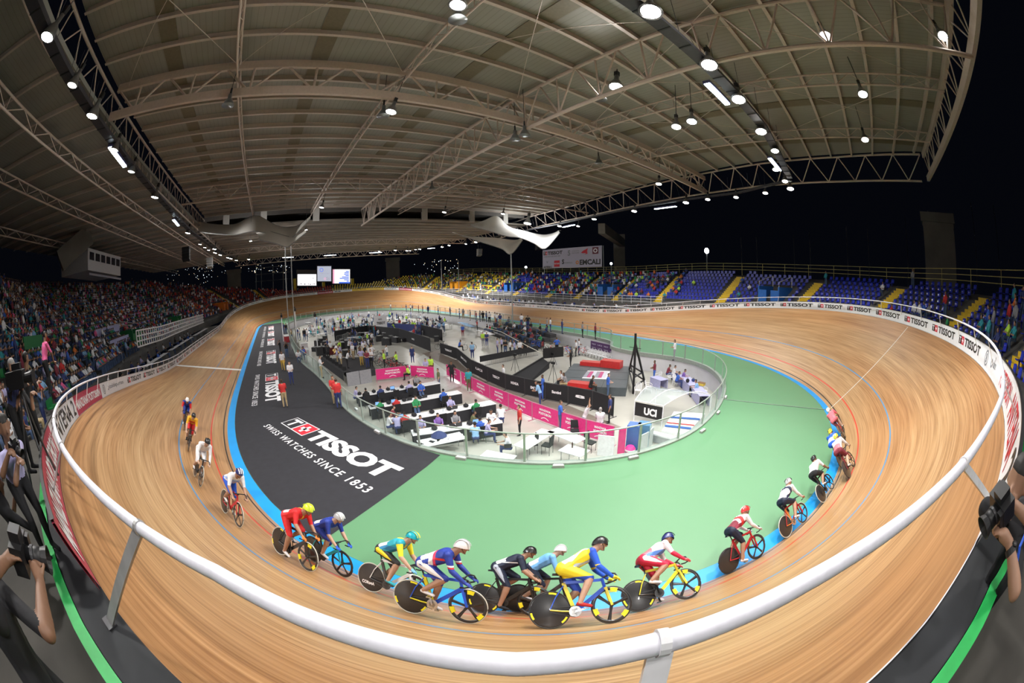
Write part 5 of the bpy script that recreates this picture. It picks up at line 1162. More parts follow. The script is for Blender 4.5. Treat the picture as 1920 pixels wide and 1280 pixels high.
for s, w, hdg, lean, bi, fit, hc, bk, lab, blab in RID:
    x, y, nx, ny, b = tfr(s); n = V((nx, ny, 0)); tg = ttan(s); p = trk(s, w, .0)
    a = math.radians(lean); up = (V((0, 0, 1))*math.cos(a)-n*math.sin(a)).normalized()
    # both wheels rest on the wood: follow the surface fore and aft
    fw = (trk(s+.45/max(.75, 1), w)-trk(s-.45, w)).normalized(); sd = up.cross(fw).normalized(); up = fw.cross(sd).normalized()
    q = Matrix(((fw.x, sd.x, up.x), (fw.y, sd.y, up.y), (fw.z, sd.z, up.z))).to_quaternion()
    o_ = p-fw*.1
    t = bike(blab, phase=PH[bi], **bk); t.rotation_mode = 'QUATERNION'; t.rotation_quaternion = q; t.location = o_+up*.004
    o = bpy.data.objects.new('person', RB[bi]); COL.objects.link(o); o.rotation_mode = 'QUATERNION'; o.rotation_quaternion = q; o.location = o_+up*.004; o.scale = (1.03,)*3
    f = dict(fit); f.setdefault('hair', 0); wear(o, outfit(skin=(2 if bi % 2 else 0), **f)); tag(o, lab, 'person', None); helmet(o, HEADS[bi], *hc)
# ------------------------------------------------------------------ inside the pit
FZ = PITZ
def pit(px, py, dz=0.0): return at(px, py, FZ+dz)
BOXM = {}
def table(label, a, b, wdt=.75, h=.74, skirt=None, top=WHITE, group=None, legs=4):
    # a, b: ends of the table's middle line on top
    a, b = V(a), V(b); d = b-a; L = d.length; rz = math.atan2(d.y, d.x); c = (a+b)/2; z0 = a.z-h
    t = thing('table', label, 'table', (c.x, c.y, z0), rz, group); m = MB(); m.box((0, 0, h-.015), (L, wdt, .03)); m.build('tabletop', top, parent=t)
    if skirt:
        m = MB(); m.box((0, wdt/2-.02, h/2), (L-.04, .015, h-.04)); m.box((0, -wdt/2+.02, h/2), (L-.04, .015, h-.04)) if skirt[1] else None; m.build('skirt', skirt[0], parent=t)
    n = max(2, int(L/1.9)+1)
    for i in range(n):
        for sg in (-1, 1): m = MB(); m.tube([(-L/2+.12+(L-.24)*i/(n-1), sg*(wdt/2-.07), 0), (-L/2+.12+(L-.24)*i/(n-1), sg*(wdt/2-.07), h-.03)], .018, 6); m.build('leg', STEEL, parent=t)
    return t
def mono_chair():
    t = thing('plastic_chair', 'x', 'chair'); W_ = mat('chair_white_plastic', (.78, .78, .8), .4)
    m = MB(); m.strip([[(x, -w, z), (x, 0, z-.012), (x, w, z)] for x, w, z in ((.22, .21, .40), (.2, .22, .43), (0, .22, .42), (-.2, .2, .41))]); m.strip([[(x, -w, z-.02), (x, w, z-.02)] for x, w, z in ((.22, .21, .40), (-.2, .2, .41))]); m.build('seat', W_, parent=t, smooth=True)
    m = MB()
    for y in (-.15, -.075, 0, .075, .15): m.bar((-.2, y, .41), (-.3, y*1.05, .8), .045, .015)
    m.tube([(-.2, -.2, .42), (-.3, -.21, .72), (-.31, -.12, .83), (-.315, 0, .85), (-.31, .12, .83), (-.3, .21, .72), (-.2, .2, .42)], .018, 6); m.build('backrest', W_, parent=t)
    for sg in (-1, 1):
        m = MB(); m.tube([(-.27, sg*.22, .64), (.1, sg*.25, .62), (.2, sg*.24, .55), (.21, sg*.22, .42)], .018, 6); m.build('armrest', W_, parent=t)
        for x in (-.22, .2): m = MB(); m.tube([(x, sg*.2, .42), (x*1.15, sg*.23, 0)], .02, 6); m.build('leg', W_, parent=t)
    return reg(t)
def office_chair():
    t = thing('office_chair', 'x', 'chair'); m = MB(); m.box((0, 0, .46), (.44, .44, .06)); m.build('seat', BLKCLOTH, parent=t); m = MB(); m.box((-.22, 0, .74), (.05, .42, .42), R=Matrix.Rotation(-.12, 3, 'Y')); m.build('backrest', BLKCLOTH, parent=t)
    for x in (-.2, .2):
        for y in (-.2, .2): m = MB(); m.tube([(x, y, .45), (x, y, 0)], .013, 5); m.build('leg', DSTEEL, parent=t)
    return reg(t)
PC = mono_chair(); OC = office_chair(); _u = {}
def chair(proto, loc, rz, label, group):
    if proto.name not in _u: t = proto; _u[proto.name] = 1
    else: t = copy_tree(proto)
    t.location = loc; t.rotation_euler = (0, 0, rz); t['label'] = label; t['group'] = group; return t
# long desks of the press rows
ROWS = [((668, 741), (822, 716)), ((692, 763), (862, 734)), ((735, 787), (925, 753)), ((772, 811), (938, 787))]
nmr = ['farthest row, by the grey panels', 'second row', 'third row', 'fourth row, closest to the glass']
SK = mat('skirt_black', (.02, .02, .025), .9)
LAPM = mat('laptop_black', (.02, .02, .022), .4); SCR = mat('laptop_screen', (.15, .3, .6), .3, emit=.6, var=0)
def laptop(loc, rz, label, open_=1.9, scr=SCR):
    t = thing('laptop', label, 'laptop', loc, rz, 'laptops on the press desks'); m = MB(); m.box((0, 0, .012), (.24, .34, .018)); m.build('base', LAPM, parent=t); R = Matrix.Rotation(-.25, 3, 'Y'); m = MB(); m.box((.15, 0, .13), (.012, .34, .23), R=Matrix.Rotation(.25, 3, 'Y')); m.build('lid', LAPM, parent=t); m = MB(); m.box((.142, 0, .13), (.006, .31, .19), R=Matrix.Rotation(.25, 3, 'Y')); m.build('screen', scr, parent=t)
r3 = random.Random(21); PAL = ['white', 'white', 'lilac', 'navy', 'black', 'red', 'blue', 'grey', 'purple', 'sky', 'black', 'green']
for i, (a, b) in enumerate(ROWS):
    A_, B_ = pit(*a, .74), pit(*b, .74); d = (B_-A_); L = d.length; u = d.normalized(); n = V((-u.y, u.x, 0))
    if n.y > 0: n = -n
    toc = (V((CAM[0], CAM[1], 0))-A_); n = n if n.dot(toc) > 0 else -n       # n points to the camera side
    t = table('long white press desk with black skirt, '+nmr[i], A_, B_, .8, skirt=(SK, True), group='press desks')
    k = int(L/1.15)
    for j in range(k):
        p = A_+u*(.6+j*(L-1.0)/k); sd = 1 if r3.random() < .45 else -1; oc = r3.random() < .85; q = p+n*sd*.72; q.z = FZ; rz = math.atan2(-n.y*sd, -n.x*sd)
        side = 'camera side' if sd > 0 else 'far side'; pos = ['fence end', 'fence end', 'middle', 'middle', 'middle', 'barrier end', 'barrier end'][min(6, int(7*j/k))]
        chair(OC, q, rz, 'black office chair on the %s of the %s' % (side, nmr[i].split(',')[0]+' of press desks'), 'black chairs at the press desks')
        if oc:
            sh = r3.choice(PAL); minor(r3.choice(['sit_type', 'hunch_type', 'hunch_type', 'sit_chin']), (q.x, q.y, FZ+.5), rz, sh, r3.choice(trs), r3.choice([0, 1, 2]), r3.choice([0, 0, 1, 2]), 'journalist in %s shirt seated at the %s, %s of the desks, %s' % (sh, nmr[i].split(',')[0], pos, side), 'journalists at the press desks')
        if r3.random() < .7: laptop((p.x+n.x*sd*.1, p.y+n.y*sd*.1, FZ+.74), rz, 'open laptop on the %s of press desks, %s, %s' % (nmr[i].split(',')[0], pos, side))
        if r3.random() < .8:
            m = MB(); z = FZ+.74; c = p+V((r3.uniform(-.3, .3), r3.uniform(-.2, .2), 0)); c.z = z+.004; m.box(c, (.21, .3, .006), rz=r3.uniform(0, 3)); tag(m.build('paper_sheet', WHITE), 'sheet of white paper lying on the '+nmr[i].split(',')[0]+' of press desks', 'paper', 'papers on the press desks')
        if r3.random() < .5:
            m = MB(); c = p+u*.3+n*.1; m.lathe([(.03, 0), (.032, .14), (.013, .18), (.013, .21), (0, .212)], (c.x, c.y, FZ+.74), 10); tag(m.build('water_bottle', mat('bottle_clear', (.5, .6, .65), .2)), 'small water bottle standing on the '+nmr[i].split(',')[0]+' of press desks', 'bottle', 'bottles on the press desks')
        if r3.random() < .7:
            m = MB(); c = p-u*.35; m.ell((c.x, c.y, FZ+.84), (.2, .16, .11), 9, 6); m.tube([(c.x-.1, c.y, FZ+.9), (c.x, c.y, FZ+1.03), (c.x+.1, c.y, FZ+.9)], .012, 5); tag(m.build('camera_bag', BLKCLOTH), 'black camera bag lying on the '+nmr[i].split(',')[0]+' of press desks', 'bag', 'bags on the press desks')
# nearest tables behind the glass
A_, B_ = pit(786, 832, .74), pit(868, 815, .74); table('white desk strewn with papers behind the glass, with a dark umbrella on it', A_, B_, .9, skirt=None)
c = pit(823, 817, .76); t = thing('umbrella', 'open dark navy umbrella lying on the paper-strewn desk behind the glass', 'umbrella', c); m = MB(); n_ = 8; rows = []
for j in range(5): rows.append([(math.cos(2*PI*k/16)*.42*j/4*(1 if k % 2 == 0 else .93), math.sin(2*PI*k/16)*.42*j/4*(1 if k % 2 == 0 else .93), .25-.24*(j/4)**2) for k in range(17)])
m.strip(rows); m.build('canopy', cloth('navy', (0, 0, 0)), parent=t); m = MB(); m.tube([(0, 0, 0), (0, 0, .3)], .01, 6); m.build('shaft', DSTEEL, parent=t)
for k in range(9):
    m = MB(); p = A_.lerp(B_, .1+.09*k); m.box((p.x, p.y+r3.uniform(-.3, .3), p.z+.006), (.2, .28, .01), rz=r3.uniform(0, 3)); tag(m.build('paper_sheet', WHITE if k % 3 else LAPM), 'sheet or folder on the desk with the umbrella', 'paper', 'papers on the umbrella desk')
A_, B_ = pit(975, 838, .74), pit(1028, 806, .74); table('white folding table meeting another at a corner behind the glass, longer arm', A_, B_, .8)
C_ = pit(1036, 805, .74); D_ = pit(1090, 826, .74); table('white folding table meeting another at a corner behind the glass, shorter arm', C_, D_, .8)
table('small white table with a bottle behind the glass, beside two grey chairs', pit(1056, 838, .74), pit(1098, 850, .74), .8)
m = MB(); c = pit(1073, 839, .74); m.lathe([(.04, 0), (.042, .2), (.014, .25), (.014, .3), (0, .302)], c, 10); tag(m.build('soda_bottle', mat('cola_dark', (.05, .015, .01), .2)), 'dark soda bottle standing on the small white table', 'bottle')
table('white table close behind the glass holding a laptop turned to the man in white', pit(905, 850, .74), pit(962, 861, .74), .8)
laptop(pit(952, 838, .76), 2.6, 'open laptop with blue screen in front of the man in the white polo shirt')
for px, py, rz, lb in ((998, 848, 1.2, 'under the corner table'), (1026, 850, .4, 'between the two corner tables'), (1077, 822, 2.4, 'behind the small white table'), (1106, 845, 3.3, 'at the end of the small white table')):
    p = pit(px, py); chair(OC, p, rz, 'dark grey chair %s behind the glass' % lb, None)
    OCc = None
for o in [o for o in COL.objects if o.get('category') == 'chair' and o.get('group') is None and 'group' in o.keys()]: del o['group']
# pink and black crowd barriers
def barrier(a, b, m, h, words, label, name='crowd_barrier', frame=None, ink=PALEINK, gap=.15, group=None, arc=False, cat='barrier'):
    a, b = V(a), V(b); d = b-a; L = d.length; rz = math.atan2(d.y, d.x); t = thing(name, label, cat, a, rz, group); F = frame or STEEL
    x = MB(); x.tube([(0, 0, h), (L, 0, h)], .02, 6); x.tube([(0, 0, gap*.8), (L, 0, gap*.8)], .015, 6); x.build('frame_rail', F, parent=t)
    for xx in (.02, L-.02): x = MB(); x.tube([(xx, 0, 0), (xx, 0, h)], .02, 6); x.bar((xx, -.3, .015), (xx, .3, .015), .04, .03); x.build('post', F, parent=t)
    x = MB(); x.box((L/2, 0, (h+gap)/2), (L-.08, .012, h-gap-.06)); p = x.build('banner_cloth', m, parent=t)
    if words:
        x = MB()
        for sg in (1, -1):
            for k, (w, u0, v0, hh, ww) in enumerate(words):
                f = (lambda u, v, sg=sg: (L/2+sg*u, -sg*.012, v)); add_text(x, w, f, (u0-.5)*L, gap+(h-gap)*v0, hh, 0, w=ww*L, bold=.04)
            if arc:
                f = (lambda u, v, sg=sg: (L/2+sg*u, -sg*.012, v)); n = 10; vv = lambda q: gap+(h-gap)*.2+.1*math.sin(PI*q)
                pts = [f(-.3+.6*q, vv(q)) for q in np.linspace(0, 1, n)]+[f(-.3+.6*q, vv(q)-.05) for q in np.linspace(1, 0, n)]; x.add(pts, [(i, i+1, 2*n-2-i, 2*n-1-i) for i in range(n-1)])
        x.build('lettering', ink, parent=p)
    return t
PKF = mat('barrier_pink_frame', (.5, .2, .28), .4)
MP = [('MANZANA', .3, .66, .13, .42), ('POSTOBON', .27, .42, .15, .46)]
pk = [(866, 722), (887, 735), (919, 752), (954, 768), (998, 787), (1047, 806), (1098, 824), (1150, 838)]
for i, (a, b) in enumerate(zip(pk[:-1], pk[1:])):
    barrier(pit(*a), pit(*b), PINK, 1.12, MP, 'magenta MANZANA POSTOBON barrier of the long line, %s' % ['first from the walkway gap', 'second', 'third', 'fourth, behind the man in blue', 'fifth', 'sixth, behind the two men in white', 'last, by the fridges'][i], frame=PKF, arc=True)
for i, (a, b, l) in enumerate((((706, 716), (768, 708), 'beside the grey panels, partly behind parked equipment'), ((771, 708), (815, 712), 'behind the officials in lime vests'), ((838, 706), (864, 720), 'standing across the walkway end, by the man in black'))):
    barrier(pit(*a), pit(*b), PINK, 1.1, MP, 'magenta barrier reading MANZANA POSTOBON '+l, frame=PKF, arc=True)
BKF = DSTEEL
bk1 = [(826, 663, 'TISSOT'), (851, 672, 'EMCALI'), (876, 682, 'HONDA'), (905, 696, 'UCI'), (934, 722, 'TISSOT'), (965, 735, 'coldeportes'), (1000, 748, 'EMCALI'), (1040, 757, 'Santini'), (1085, 764, '8'), (1125, 776, 'UCI'), (1163, 788, '')]
bk1 = [(826, 663, 'TISSOT'), (858, 675, 'EMCALI'), (884, 700, 'UCI'), (915, 716, 'TISSOT'), (948, 731, 'HONDA'), (984, 741, 'EMCALI'), (1022, 750, 'Santini'), (1065, 758, '8'), (1110, 768, ''), (1150, 783, '')]
for i, (a, b) in enumerate(zip(bk1[:-1], bk1[1:])):
    barrier(pit(a[0], a[1]), pit(b[0], b[1]), BLKCLOTH, 1.25, [(a[2], .3, .45, .2, .4)] if a[2] else [], 'black cloth fence panel %s, %s' % (('marked '+a[2]) if a[2] else 'without lettering', ['beside the round podium pen', 'second from the bicycle pen', 'behind the pink line start', 'behind the teal shirted man', 'by the man in white shirt', 'middle of the line', 'behind the man in blue vest', 'in front of the red step', 'in front of the stage corner'][i]), name='fence_panel', frame=BKF, gap=.06, cat='fence panel')
fb = [(900, 690), (935, 683), (972, 675), (1009, 668)]
for i, (a, b) in enumerate(zip(fb[:-1], fb[1:])):
    a, b = pit(*a), pit(*b); d = b-a; L = d.length; t = thing('steel_barrier', 'black barred barrier under a black cloth, %s section of the podium pen' % ['first', 'second', 'third'][i], 'barrier', a, math.atan2(d.y, d.x)); x = MB(); x.tube([(0, 0, 1.1), (L, 0, 1.1)], .02, 6); x.tube([(0, 0, .15), (L, 0, .15)], .02, 6); x.build('frame_rail', DSTEEL, parent=t); x = MB()
    for k in range(int(L/.14)): x.tube([(.07+k*.14, 0, .15), (.07+k*.14, 0, 1.1)], .01, 4)
    x.build('bars', DSTEEL, parent=t); x = MB(); x.box((L/2, -.03, .85), (L, .02, .55)); x.build('draped_cloth', BLKCLOTH, parent=t)
# far dark pens
pen = [((628, 640), (690, 628)), ((690, 628), (750, 636)), ((750, 636), (808, 660)), ((640, 622), (700, 612)), ((705, 622), (790, 628)), ((790, 628), (830, 640))]
for i, (a, b) in enumerate(pen[:3]+pen[4:]): barrier(pit(*a), pit(*b), BLKCLOTH if i != 3 else cloth('navy', (0, 0, 0)), 1.6, [('UCI', .45, .4, .2, .08)] if i == 2 else [], '%s cloth fence around the team pens, %s' % ('navy' if i == 3 else 'black', ['beside the officials platform', 'under the white TISSOT sheet', 'with small white logos along the warm-up aisle', 'behind the TISSOT sheet', 'by the walkway turn'][i]), name='fence_panel', frame=BKF, gap=.05, cat='fence panel')
P_ = [pit(703, 627, 0), pit(727, 625, 0)]; q = quad('white square sheet reading TISSOT hung above the team pens', [V((P_[0].x, P_[0].y, FZ+.3)), V((P_[1].x, P_[1].y, FZ+.3)), V((P_[1].x, P_[1].y, FZ+3.0)), V((P_[0].x, P_[0].y, FZ+3.0))], BOARDW, 'hanging_sheet', 'banner')
dd = (P_[1]-P_[0]); L = dd.length; un = dd.normalized(); nn = V((un.y, -un.x, 0)); nn = nn if nn.x < 0 else -nn; x = MB(); 
f = lambda u, v: V((P_[0].x, P_[0].y, FZ))+un*u+V((0, 0, v))+nn*.09; add_text(x, 'TISSOT', f, L*.2, 1.6, .42, 0, w=L*.65); add_text(x, 'UCI', f, L*.35, 2.3, .25, 0, w=L*.25); x.build('lettering', INK, parent=q)
# stage with its red steps
S_ = [pit(1076, 681, .62), pit(1181, 687, .62), pit(1174, 727, .62), pit(1036, 722, .62)]; STG = mat('stage_grey_deck', (.07, .085, .095), .5, var=.1, scale=1.5)
t = thing('stage', 'low dark grey stage of square decks beside the black truss', 'stage'); x = MB(); vs = [tuple(p) for p in S_]+[(p.x, p.y, FZ) for p in S_]; x.add(vs, [(3, 2, 1, 0), (0, 1, 5, 4), (1, 2, 6, 5), (2, 3, 7, 6), (3, 0, 4, 7)]); x.f = [f[::-1] for f in x.f]; x.build('deck', STG, parent=t)
x = MB()
for k in (1/3, 2/3):
    a, b = S_[0].lerp(S_[1], k), S_[3].lerp(S_[2], k); x.bar(a+V((0, 0, .004)), b+V((0, 0, .004)), .03, .008); a, b = S_[0].lerp(S_[3], k), S_[1].lerp(S_[2], k); x.bar(a+V((0, 0, .004)), b+V((0, 0, .004)), .03, .008)
x.build('deck_joint', BLACK, parent=t)
def block(label, a, b, dep, h, zb, m, name='podium_step'):
    a, b = V(a), V(b); d = b-a; x = MB(); x.box((0, 0, h/2), (d.length, dep, h)); x.box((0, 0, h+.006), (d.length-.03, dep-.03, .012), 1); o = x.build(name, [m, mat('carpet_rose_red', (.5, .08, .07), .8)], loc=((a.x+b.x)/2, (a.y+b.y)/2, zb)); o.rotation_euler = (0, 0, math.atan2(d.y, d.x)); return tag(o, label, 'podium')
ZS = FZ+.62
block('low dark red podium step at the back of the stage', at(1090, 683, ZS), at(1127, 686, ZS), .8, .32, ZS, RED); block('taller dark red podium block at the back of the stage', at(1129, 686, ZS), at(1165, 690, ZS), .9, .58, ZS, RED)
block('rose red podium step at the front edge of the stage', at(1067, 722, ZS), at(1112, 727, ZS), .8, .3, ZS, RED)
x = MB(); V4 = [at(1102, 695, ZS+.01), at(1144, 696, ZS+.01), at(1138, 711, ZS+.01), at(1091, 709, ZS+.01)]; x.add(V4+[v+V((0, 0, .02)) for v in V4], [(4, 5, 6, 7), (0, 1, 5, 4), (1, 2, 6, 5), (2, 3, 7, 6), (3, 0, 4, 7)]); pb = tag(x.build('printed_panel', WHITE), 'white and magenta printed panel lying flat on the stage', 'panel'); x = MB()
for k in range(6):
    m_ = k % 3; a = V4[0].lerp(V4[1], .08+k*.15); b = V4[3].lerp(V4[2], .08+k*.15); x.bar(a.lerp(b, .12)+V((0, 0, .028)), a.lerp(b, .88)+V((0, 0, .028)), .3, .01, m_)
x.build('printed_columns', [mat('print_grey', (.3, .3, .36), .5), mat('print_magenta', (.5, .05, .2), .5), mat('print_pale', (.6, .6, .7), .5)], parent=pb)
# ramp, black truss tower
t = thing('stage_ramp', 'black covered ramp lying beside the podium pen', 'ramp'); x = MB(); a = [pit(1018, 681), pit(1030, 690), pit(996, 716), pit(955, 712)]; x.add([(p.x, p.y, FZ) for p in a]+[(a[0].x, a[0].y, FZ+.5), (a[1].x, a[1].y, FZ+.5), (a[2].x, a[2].y, FZ+.12), (a[3].x, a[3].y, FZ+.12)], [(4, 5, 6, 7), (0, 1, 5, 4), (1, 2, 6, 5), (2, 3, 7, 6), (3, 0, 4, 7)]); x.build('ramp_cover', BLKCLOTH, parent=t); x = MB(); x.bar(V((a[1].x, a[1].y, FZ+.55)), V((a[2].x, a[2].y, FZ+.17)), .12, .12); x.bar(V((a[0].x, a[0].y, FZ+.55)), V((a[3].x, a[3].y, FZ+.17)), .12, .12); x.build('side_rail', BLKCLOTH, parent=t)
t = thing('truss_tower', 'tall black frame tower beside the stage, with sloping legs', 'tower'); b0 = pit(1187, 738); hh = 0
tp = V((b0.x, b0.y, FZ+4.3)); BT = mat('tower_black', (.01, .01, .012), .5)
for e in (b0, pit(1210, 722), pit(1178, 700)): x = MB(); x.bar(e, tp if e is b0 else V((b0.x, b0.y, FZ+3.6)), .12, .12); x.build('leg', BT, parent=t)
for z in (.5, 1.2): x = MB(); P0_, P1_, P2_ = [e.lerp(V((b0.x, b0.y, FZ+3.6)), z/3.6) for e in (b0, pit(1210, 722), pit(1178, 700))]; x.bar(P0_, P1_, .09, .09); x.bar(P1_, P2_, .09, .09); x.bar(P2_, P0_, .09, .09); x.build('cross_bar', BT, parent=t)
x = MB(); x.tube([tp-V((.5, 0, 1.0)), tp-V((-.5, 0, 1.0))], .02, 6); x.build('sensor_arm', BT, parent=t)
# banner and row of chairs by the curved wall
a, b = pit(1108, 655, .5), pit(1170, 671, .5); n = (b-a).normalized(); q = quad('dark purple sponsor banner hanging on the pit wall behind the row of white chairs', [a, b, b+V((0, 0, .95)), a+V((0, 0, .95))], mat('banner_purple', (.08, .03, .12), .6), 'wall_banner', 'banner'); x = MB(); nv = V((n.y, -n.x, 0)); nv = nv if nv.dot(V(CAM)-a) > 0 else -nv
f = lambda u, v: a+n*u+V((0, 0, v))+nv*.07; LL = (b-a).length
for k, w in enumerate(['TISSOT', 'UCI', 'TISSOT', 'EMCALI', 'TISSOT']): add_text(x, w, f, LL*(.04+.19*k), .6, .14, 0, w=LL*.14); add_text(x, w, f, LL*(.04+.19*k), .25, .12, 0, w=LL*.14)
x.build('lettering', mat('banner_lilac_ink', (.5, .45, .6), .6), parent=q)
for k in range(12):
    p = pit(1096+5.6*k, 663+1.55*k)+nv*.45; chair(PC, p, math.atan2(-(-n).x, (-n).y)+PI if False else math.atan2(nv.y, nv.x), 'white plastic chair of the neat row before the purple banner, %s from the easel board' % ordw(k+1), 'row of white plastic chairs')
for px, py, rz, lb in ((1097, 663, 0, 'turned away beside the row, next to a parked bicycle'), (1196, 741, 2.0, 'beside the black tower foot'), (1216, 735, 3.6, 'with a blue jacket over it'), (1232, 716, 1.2, 'behind the standing woman in blue'), (1256, 716, .6, 'between the two tables of the medal hostesses'), (1268, 722, 3.0, 'under the man in the blue shirt'), (1318, 742, 2.6, 'by the curved wall and the clear tent')):
    chair(PC, pit(px, py), rz, 'white plastic chair '+lb, None)
for o in [o for o in COL.objects if o.get('category') == 'chair' and 'group' in o.keys() and not o['group']]: del o['group']
for a, b, l in (((1226, 705), (1246, 712), 'lilac covered table behind the standing hostess'), ((1280, 702), (1302, 722), 'lilac covered table with bags by the curved wall'), ((1306, 724), (1322, 742), 'lilac covered table with a yellow box by the curved wall')):
    table(l, pit(*a, .74), pit(*b, .74), .8, skirt=(LIL, True), top=LIL)
for px, py, l, c_, sz in ((1300, 715, 'navy handbag on the lilac table', 'navy', (.35, .25, .22)), (1289, 717, 'black backpack on the lilac table', 'black', (.3, .3, .3))):
    x = MB(); x.ell((0, 0, sz[2]/2), (sz[0]/2, sz[1]/2, sz[2]/2), 10, 6); x.tube([(-.08, 0, sz[2]*.8), (0, 0, sz[2]*1.4), (.08, 0, sz[2]*.8)], .012, 5); tag(x.build('bag', CL[c_], loc=pit(px, py, .74)), l, 'bag')
x = MB(); x.box((0, 0, .09), (.5, .35, .18)); x.box((0, 0, .19), (.52, .37, .03), 1); tag(x.build('carton_box', [mat('carton_yellow', (.7, .5, .08), .6), mat('carton_brown', (.2, .1, .04), .6)], loc=pit(1315, 722, .76)), 'yellow and brown flat carton on the table by the curved wall', 'box')
# clear-roofed tent with UCI panel, striped ramp, fridges
t = thing('clear_tent', 'tent with clear arched roof on a white frame, UCI panel on its side', 'tent'); c0, c1, c2, c3 = pit(1186, 790), pit(1239, 806), pit(1340, 790), pit(1262, 752); c0 = pit(1188, 789); H1 = 1.25
c0, c1 = pit(1188, 788), pit(1240, 800); c2 = pit(1330, 776); c3 = pit(1228, 764)
for p in (c0, c1, c2, c3): x = MB(); x.tube([p, p+V((0, 0, H1))], .03, 6); x.build('pole', WHITE, parent=t)
def arch(a, b, rise, n=10): return [a.lerp(b, i/n)+V((0, 0, H1+rise*math.sin(PI*i/n))) for i in range(n+1)]
aa, ab = arch(c0, c3, .45), arch(c1, c2, .45); am = [p.lerp(q, .5) for p, q in zip(aa, ab)]
x = MB(); [x.tube(r_, .025, 6) for r_ in (aa, am, ab)]; x.tube([aa[0], ab[0]], .025, 6); x.tube([aa[-1], ab[-1]], .025, 6); x.build('roof_hoop', WHITE, parent=t)
x = MB(); x.strip([aa, am, ab]); x.build('clear_cover', glass_mat('clear_vinyl', (.86, .88, .92), .72), parent=t, smooth=True)
x = MB(); d = (c1-c0); x.bar(c0.lerp(c1, .02)+V((0, 0, .75)), c0.lerp(c1, .98)+V((0, 0, .75)), .02, .8); pn = x.build('side_panel', BLACK, parent=t); x = MB(); u = d.normalized(); nv = V((u.y, -u.x, 0)); nv = nv if nv.dot(V(CAM)-c0) > 0 else -nv; f = lambda a_, b_: c0+u*a_+V((0, 0, b_))+nv*.03; add_text(x, 'UCI', f, d.length*.35, .5, .45, 0, w=d.length*.45, bold=.05); x.build('lettering', PALEINK, parent=pn)
t = thing('striped_ramp', 'white ramp with blue and red stripes sloping under the clear tent', 'ramp'); r0, r1, r2, r3_ = pit(1240, 812), pit(1286, 818), pit(1320, 790), pit(1262, 786); x = MB(); 
hs = (.15, .15, .5, .5); vs = [V((p.x, p.y, FZ)) for p in (r0, r1, r2, r3_)]; x.add([tuple(v) for v in vs]+[tuple(v+V((0, 0, h))) for v, h in zip(vs, hs)], [(4, 5, 6, 7), (0, 1, 5, 4), (1, 2, 6, 5), (2, 3, 7, 6), (3, 0, 4, 7)]); x.build('ramp_board', WHITE, parent=t); x = MB()
for k, mi in ((.25, 0), (.4, 1), (.7, 0)):
    a = (vs[0]+V((0, 0, .16))).lerp(vs[3]+V((0, 0, .51)), k); b = (vs[1]+V((0, 0, .16))).lerp(vs[2]+V((0, 0, .51)), k); x.bar(a, b, .3 if mi == 0 else .14, .012, mi)
x.build('painted_stripe', [mat('stripe_blue', (.02, .1, .4), .5), RED], parent=t)
x = MB(); a, b = pit(1182, 800, .5), pit(1284, 826, .5); x.bar(a, b, .35, .08); x.bar(a-V((0, 0, .25)), b-V((0, 0, .25)), .05, .45, 1); tag(x.build('long_bench', [WHITE, mat('bench_grey', (.5, .52, .55), .5)]), 'long white bench slab in front of the UCI panel and the fridges', 'bench')
for px, py, l, c_ in ((1186, 838, 'blue drinks fridge with a pictured front behind the glass, closer to the white panel', (.04, .12, .4)), (1205, 836, 'second blue fridge behind the glass, beside the grey boards', (.06, .2, .4))):
    p = pit(px, py); t = thing('drinks_fridge', l, 'fridge', p, .4); x = MB(); x.box((0, 0, .62), (.6, .6, 1.24)); x.build('body', mat('fridge_blue_%d' % px, c_, .35), parent=t); x = MB(); x.box((-.31, 0, .62), (.02, .5, 1.05)); x.build('door', mat('fridge_front', (.3, .45, .5), .25), parent=t); x = MB(); x.box((-.325, .22, .7), (.02, .03, .3)); x.build('handle', STEEL, parent=t)
x = MB(); x.lathe([(0, 0), (.18, .02), (.26, .14), (.26, .22), (.18, .34), (0, .36)], (0, 0, 0), 18); x.lathe([(.265, .13), (.27, .15), (.27, .19), (.265, .21)], (0, 0, 0), 18, 1); tag(x.build('pouf', [mat('pouf_pink', (.85, .03, .28), .5), WHITE], loc=pit(1181, 848)), 'round hot pink pouf with white stripes on the floor by the fridges', 'pouf')
for (a, b), h, l in ((((1120, 852), (1150, 856)), 1.05, 'white folding counter panel behind the glass, left of the magenta roll-up'), (((1196, 850), (1210, 843)), .95, 'pale grey folded board behind the glass, by the blue fridges'), (((1210, 843), (1221, 832)), .95, 'second pale grey board behind the glass, nearer the ramp')):
    a, b = pit(*a), pit(*b); quad(l.replace('left of', 'beside'), [a, b, b+V((0, 0, h)), a+V((0, 0, h))], mat('panel_pale', (.6, .64, .64), .5) if 'grey' in l else WHITE, 'folding_panel', 'panel', .06)
a, b = pit(1157, 850), pit(1170, 848); q = quad('magenta roll-up panel with white lettering beside the fridges', [a, b, b+V((0, 0, 1.3)), a+V((0, 0, 1.3))], PINK, 'rollup_banner', 'banner')
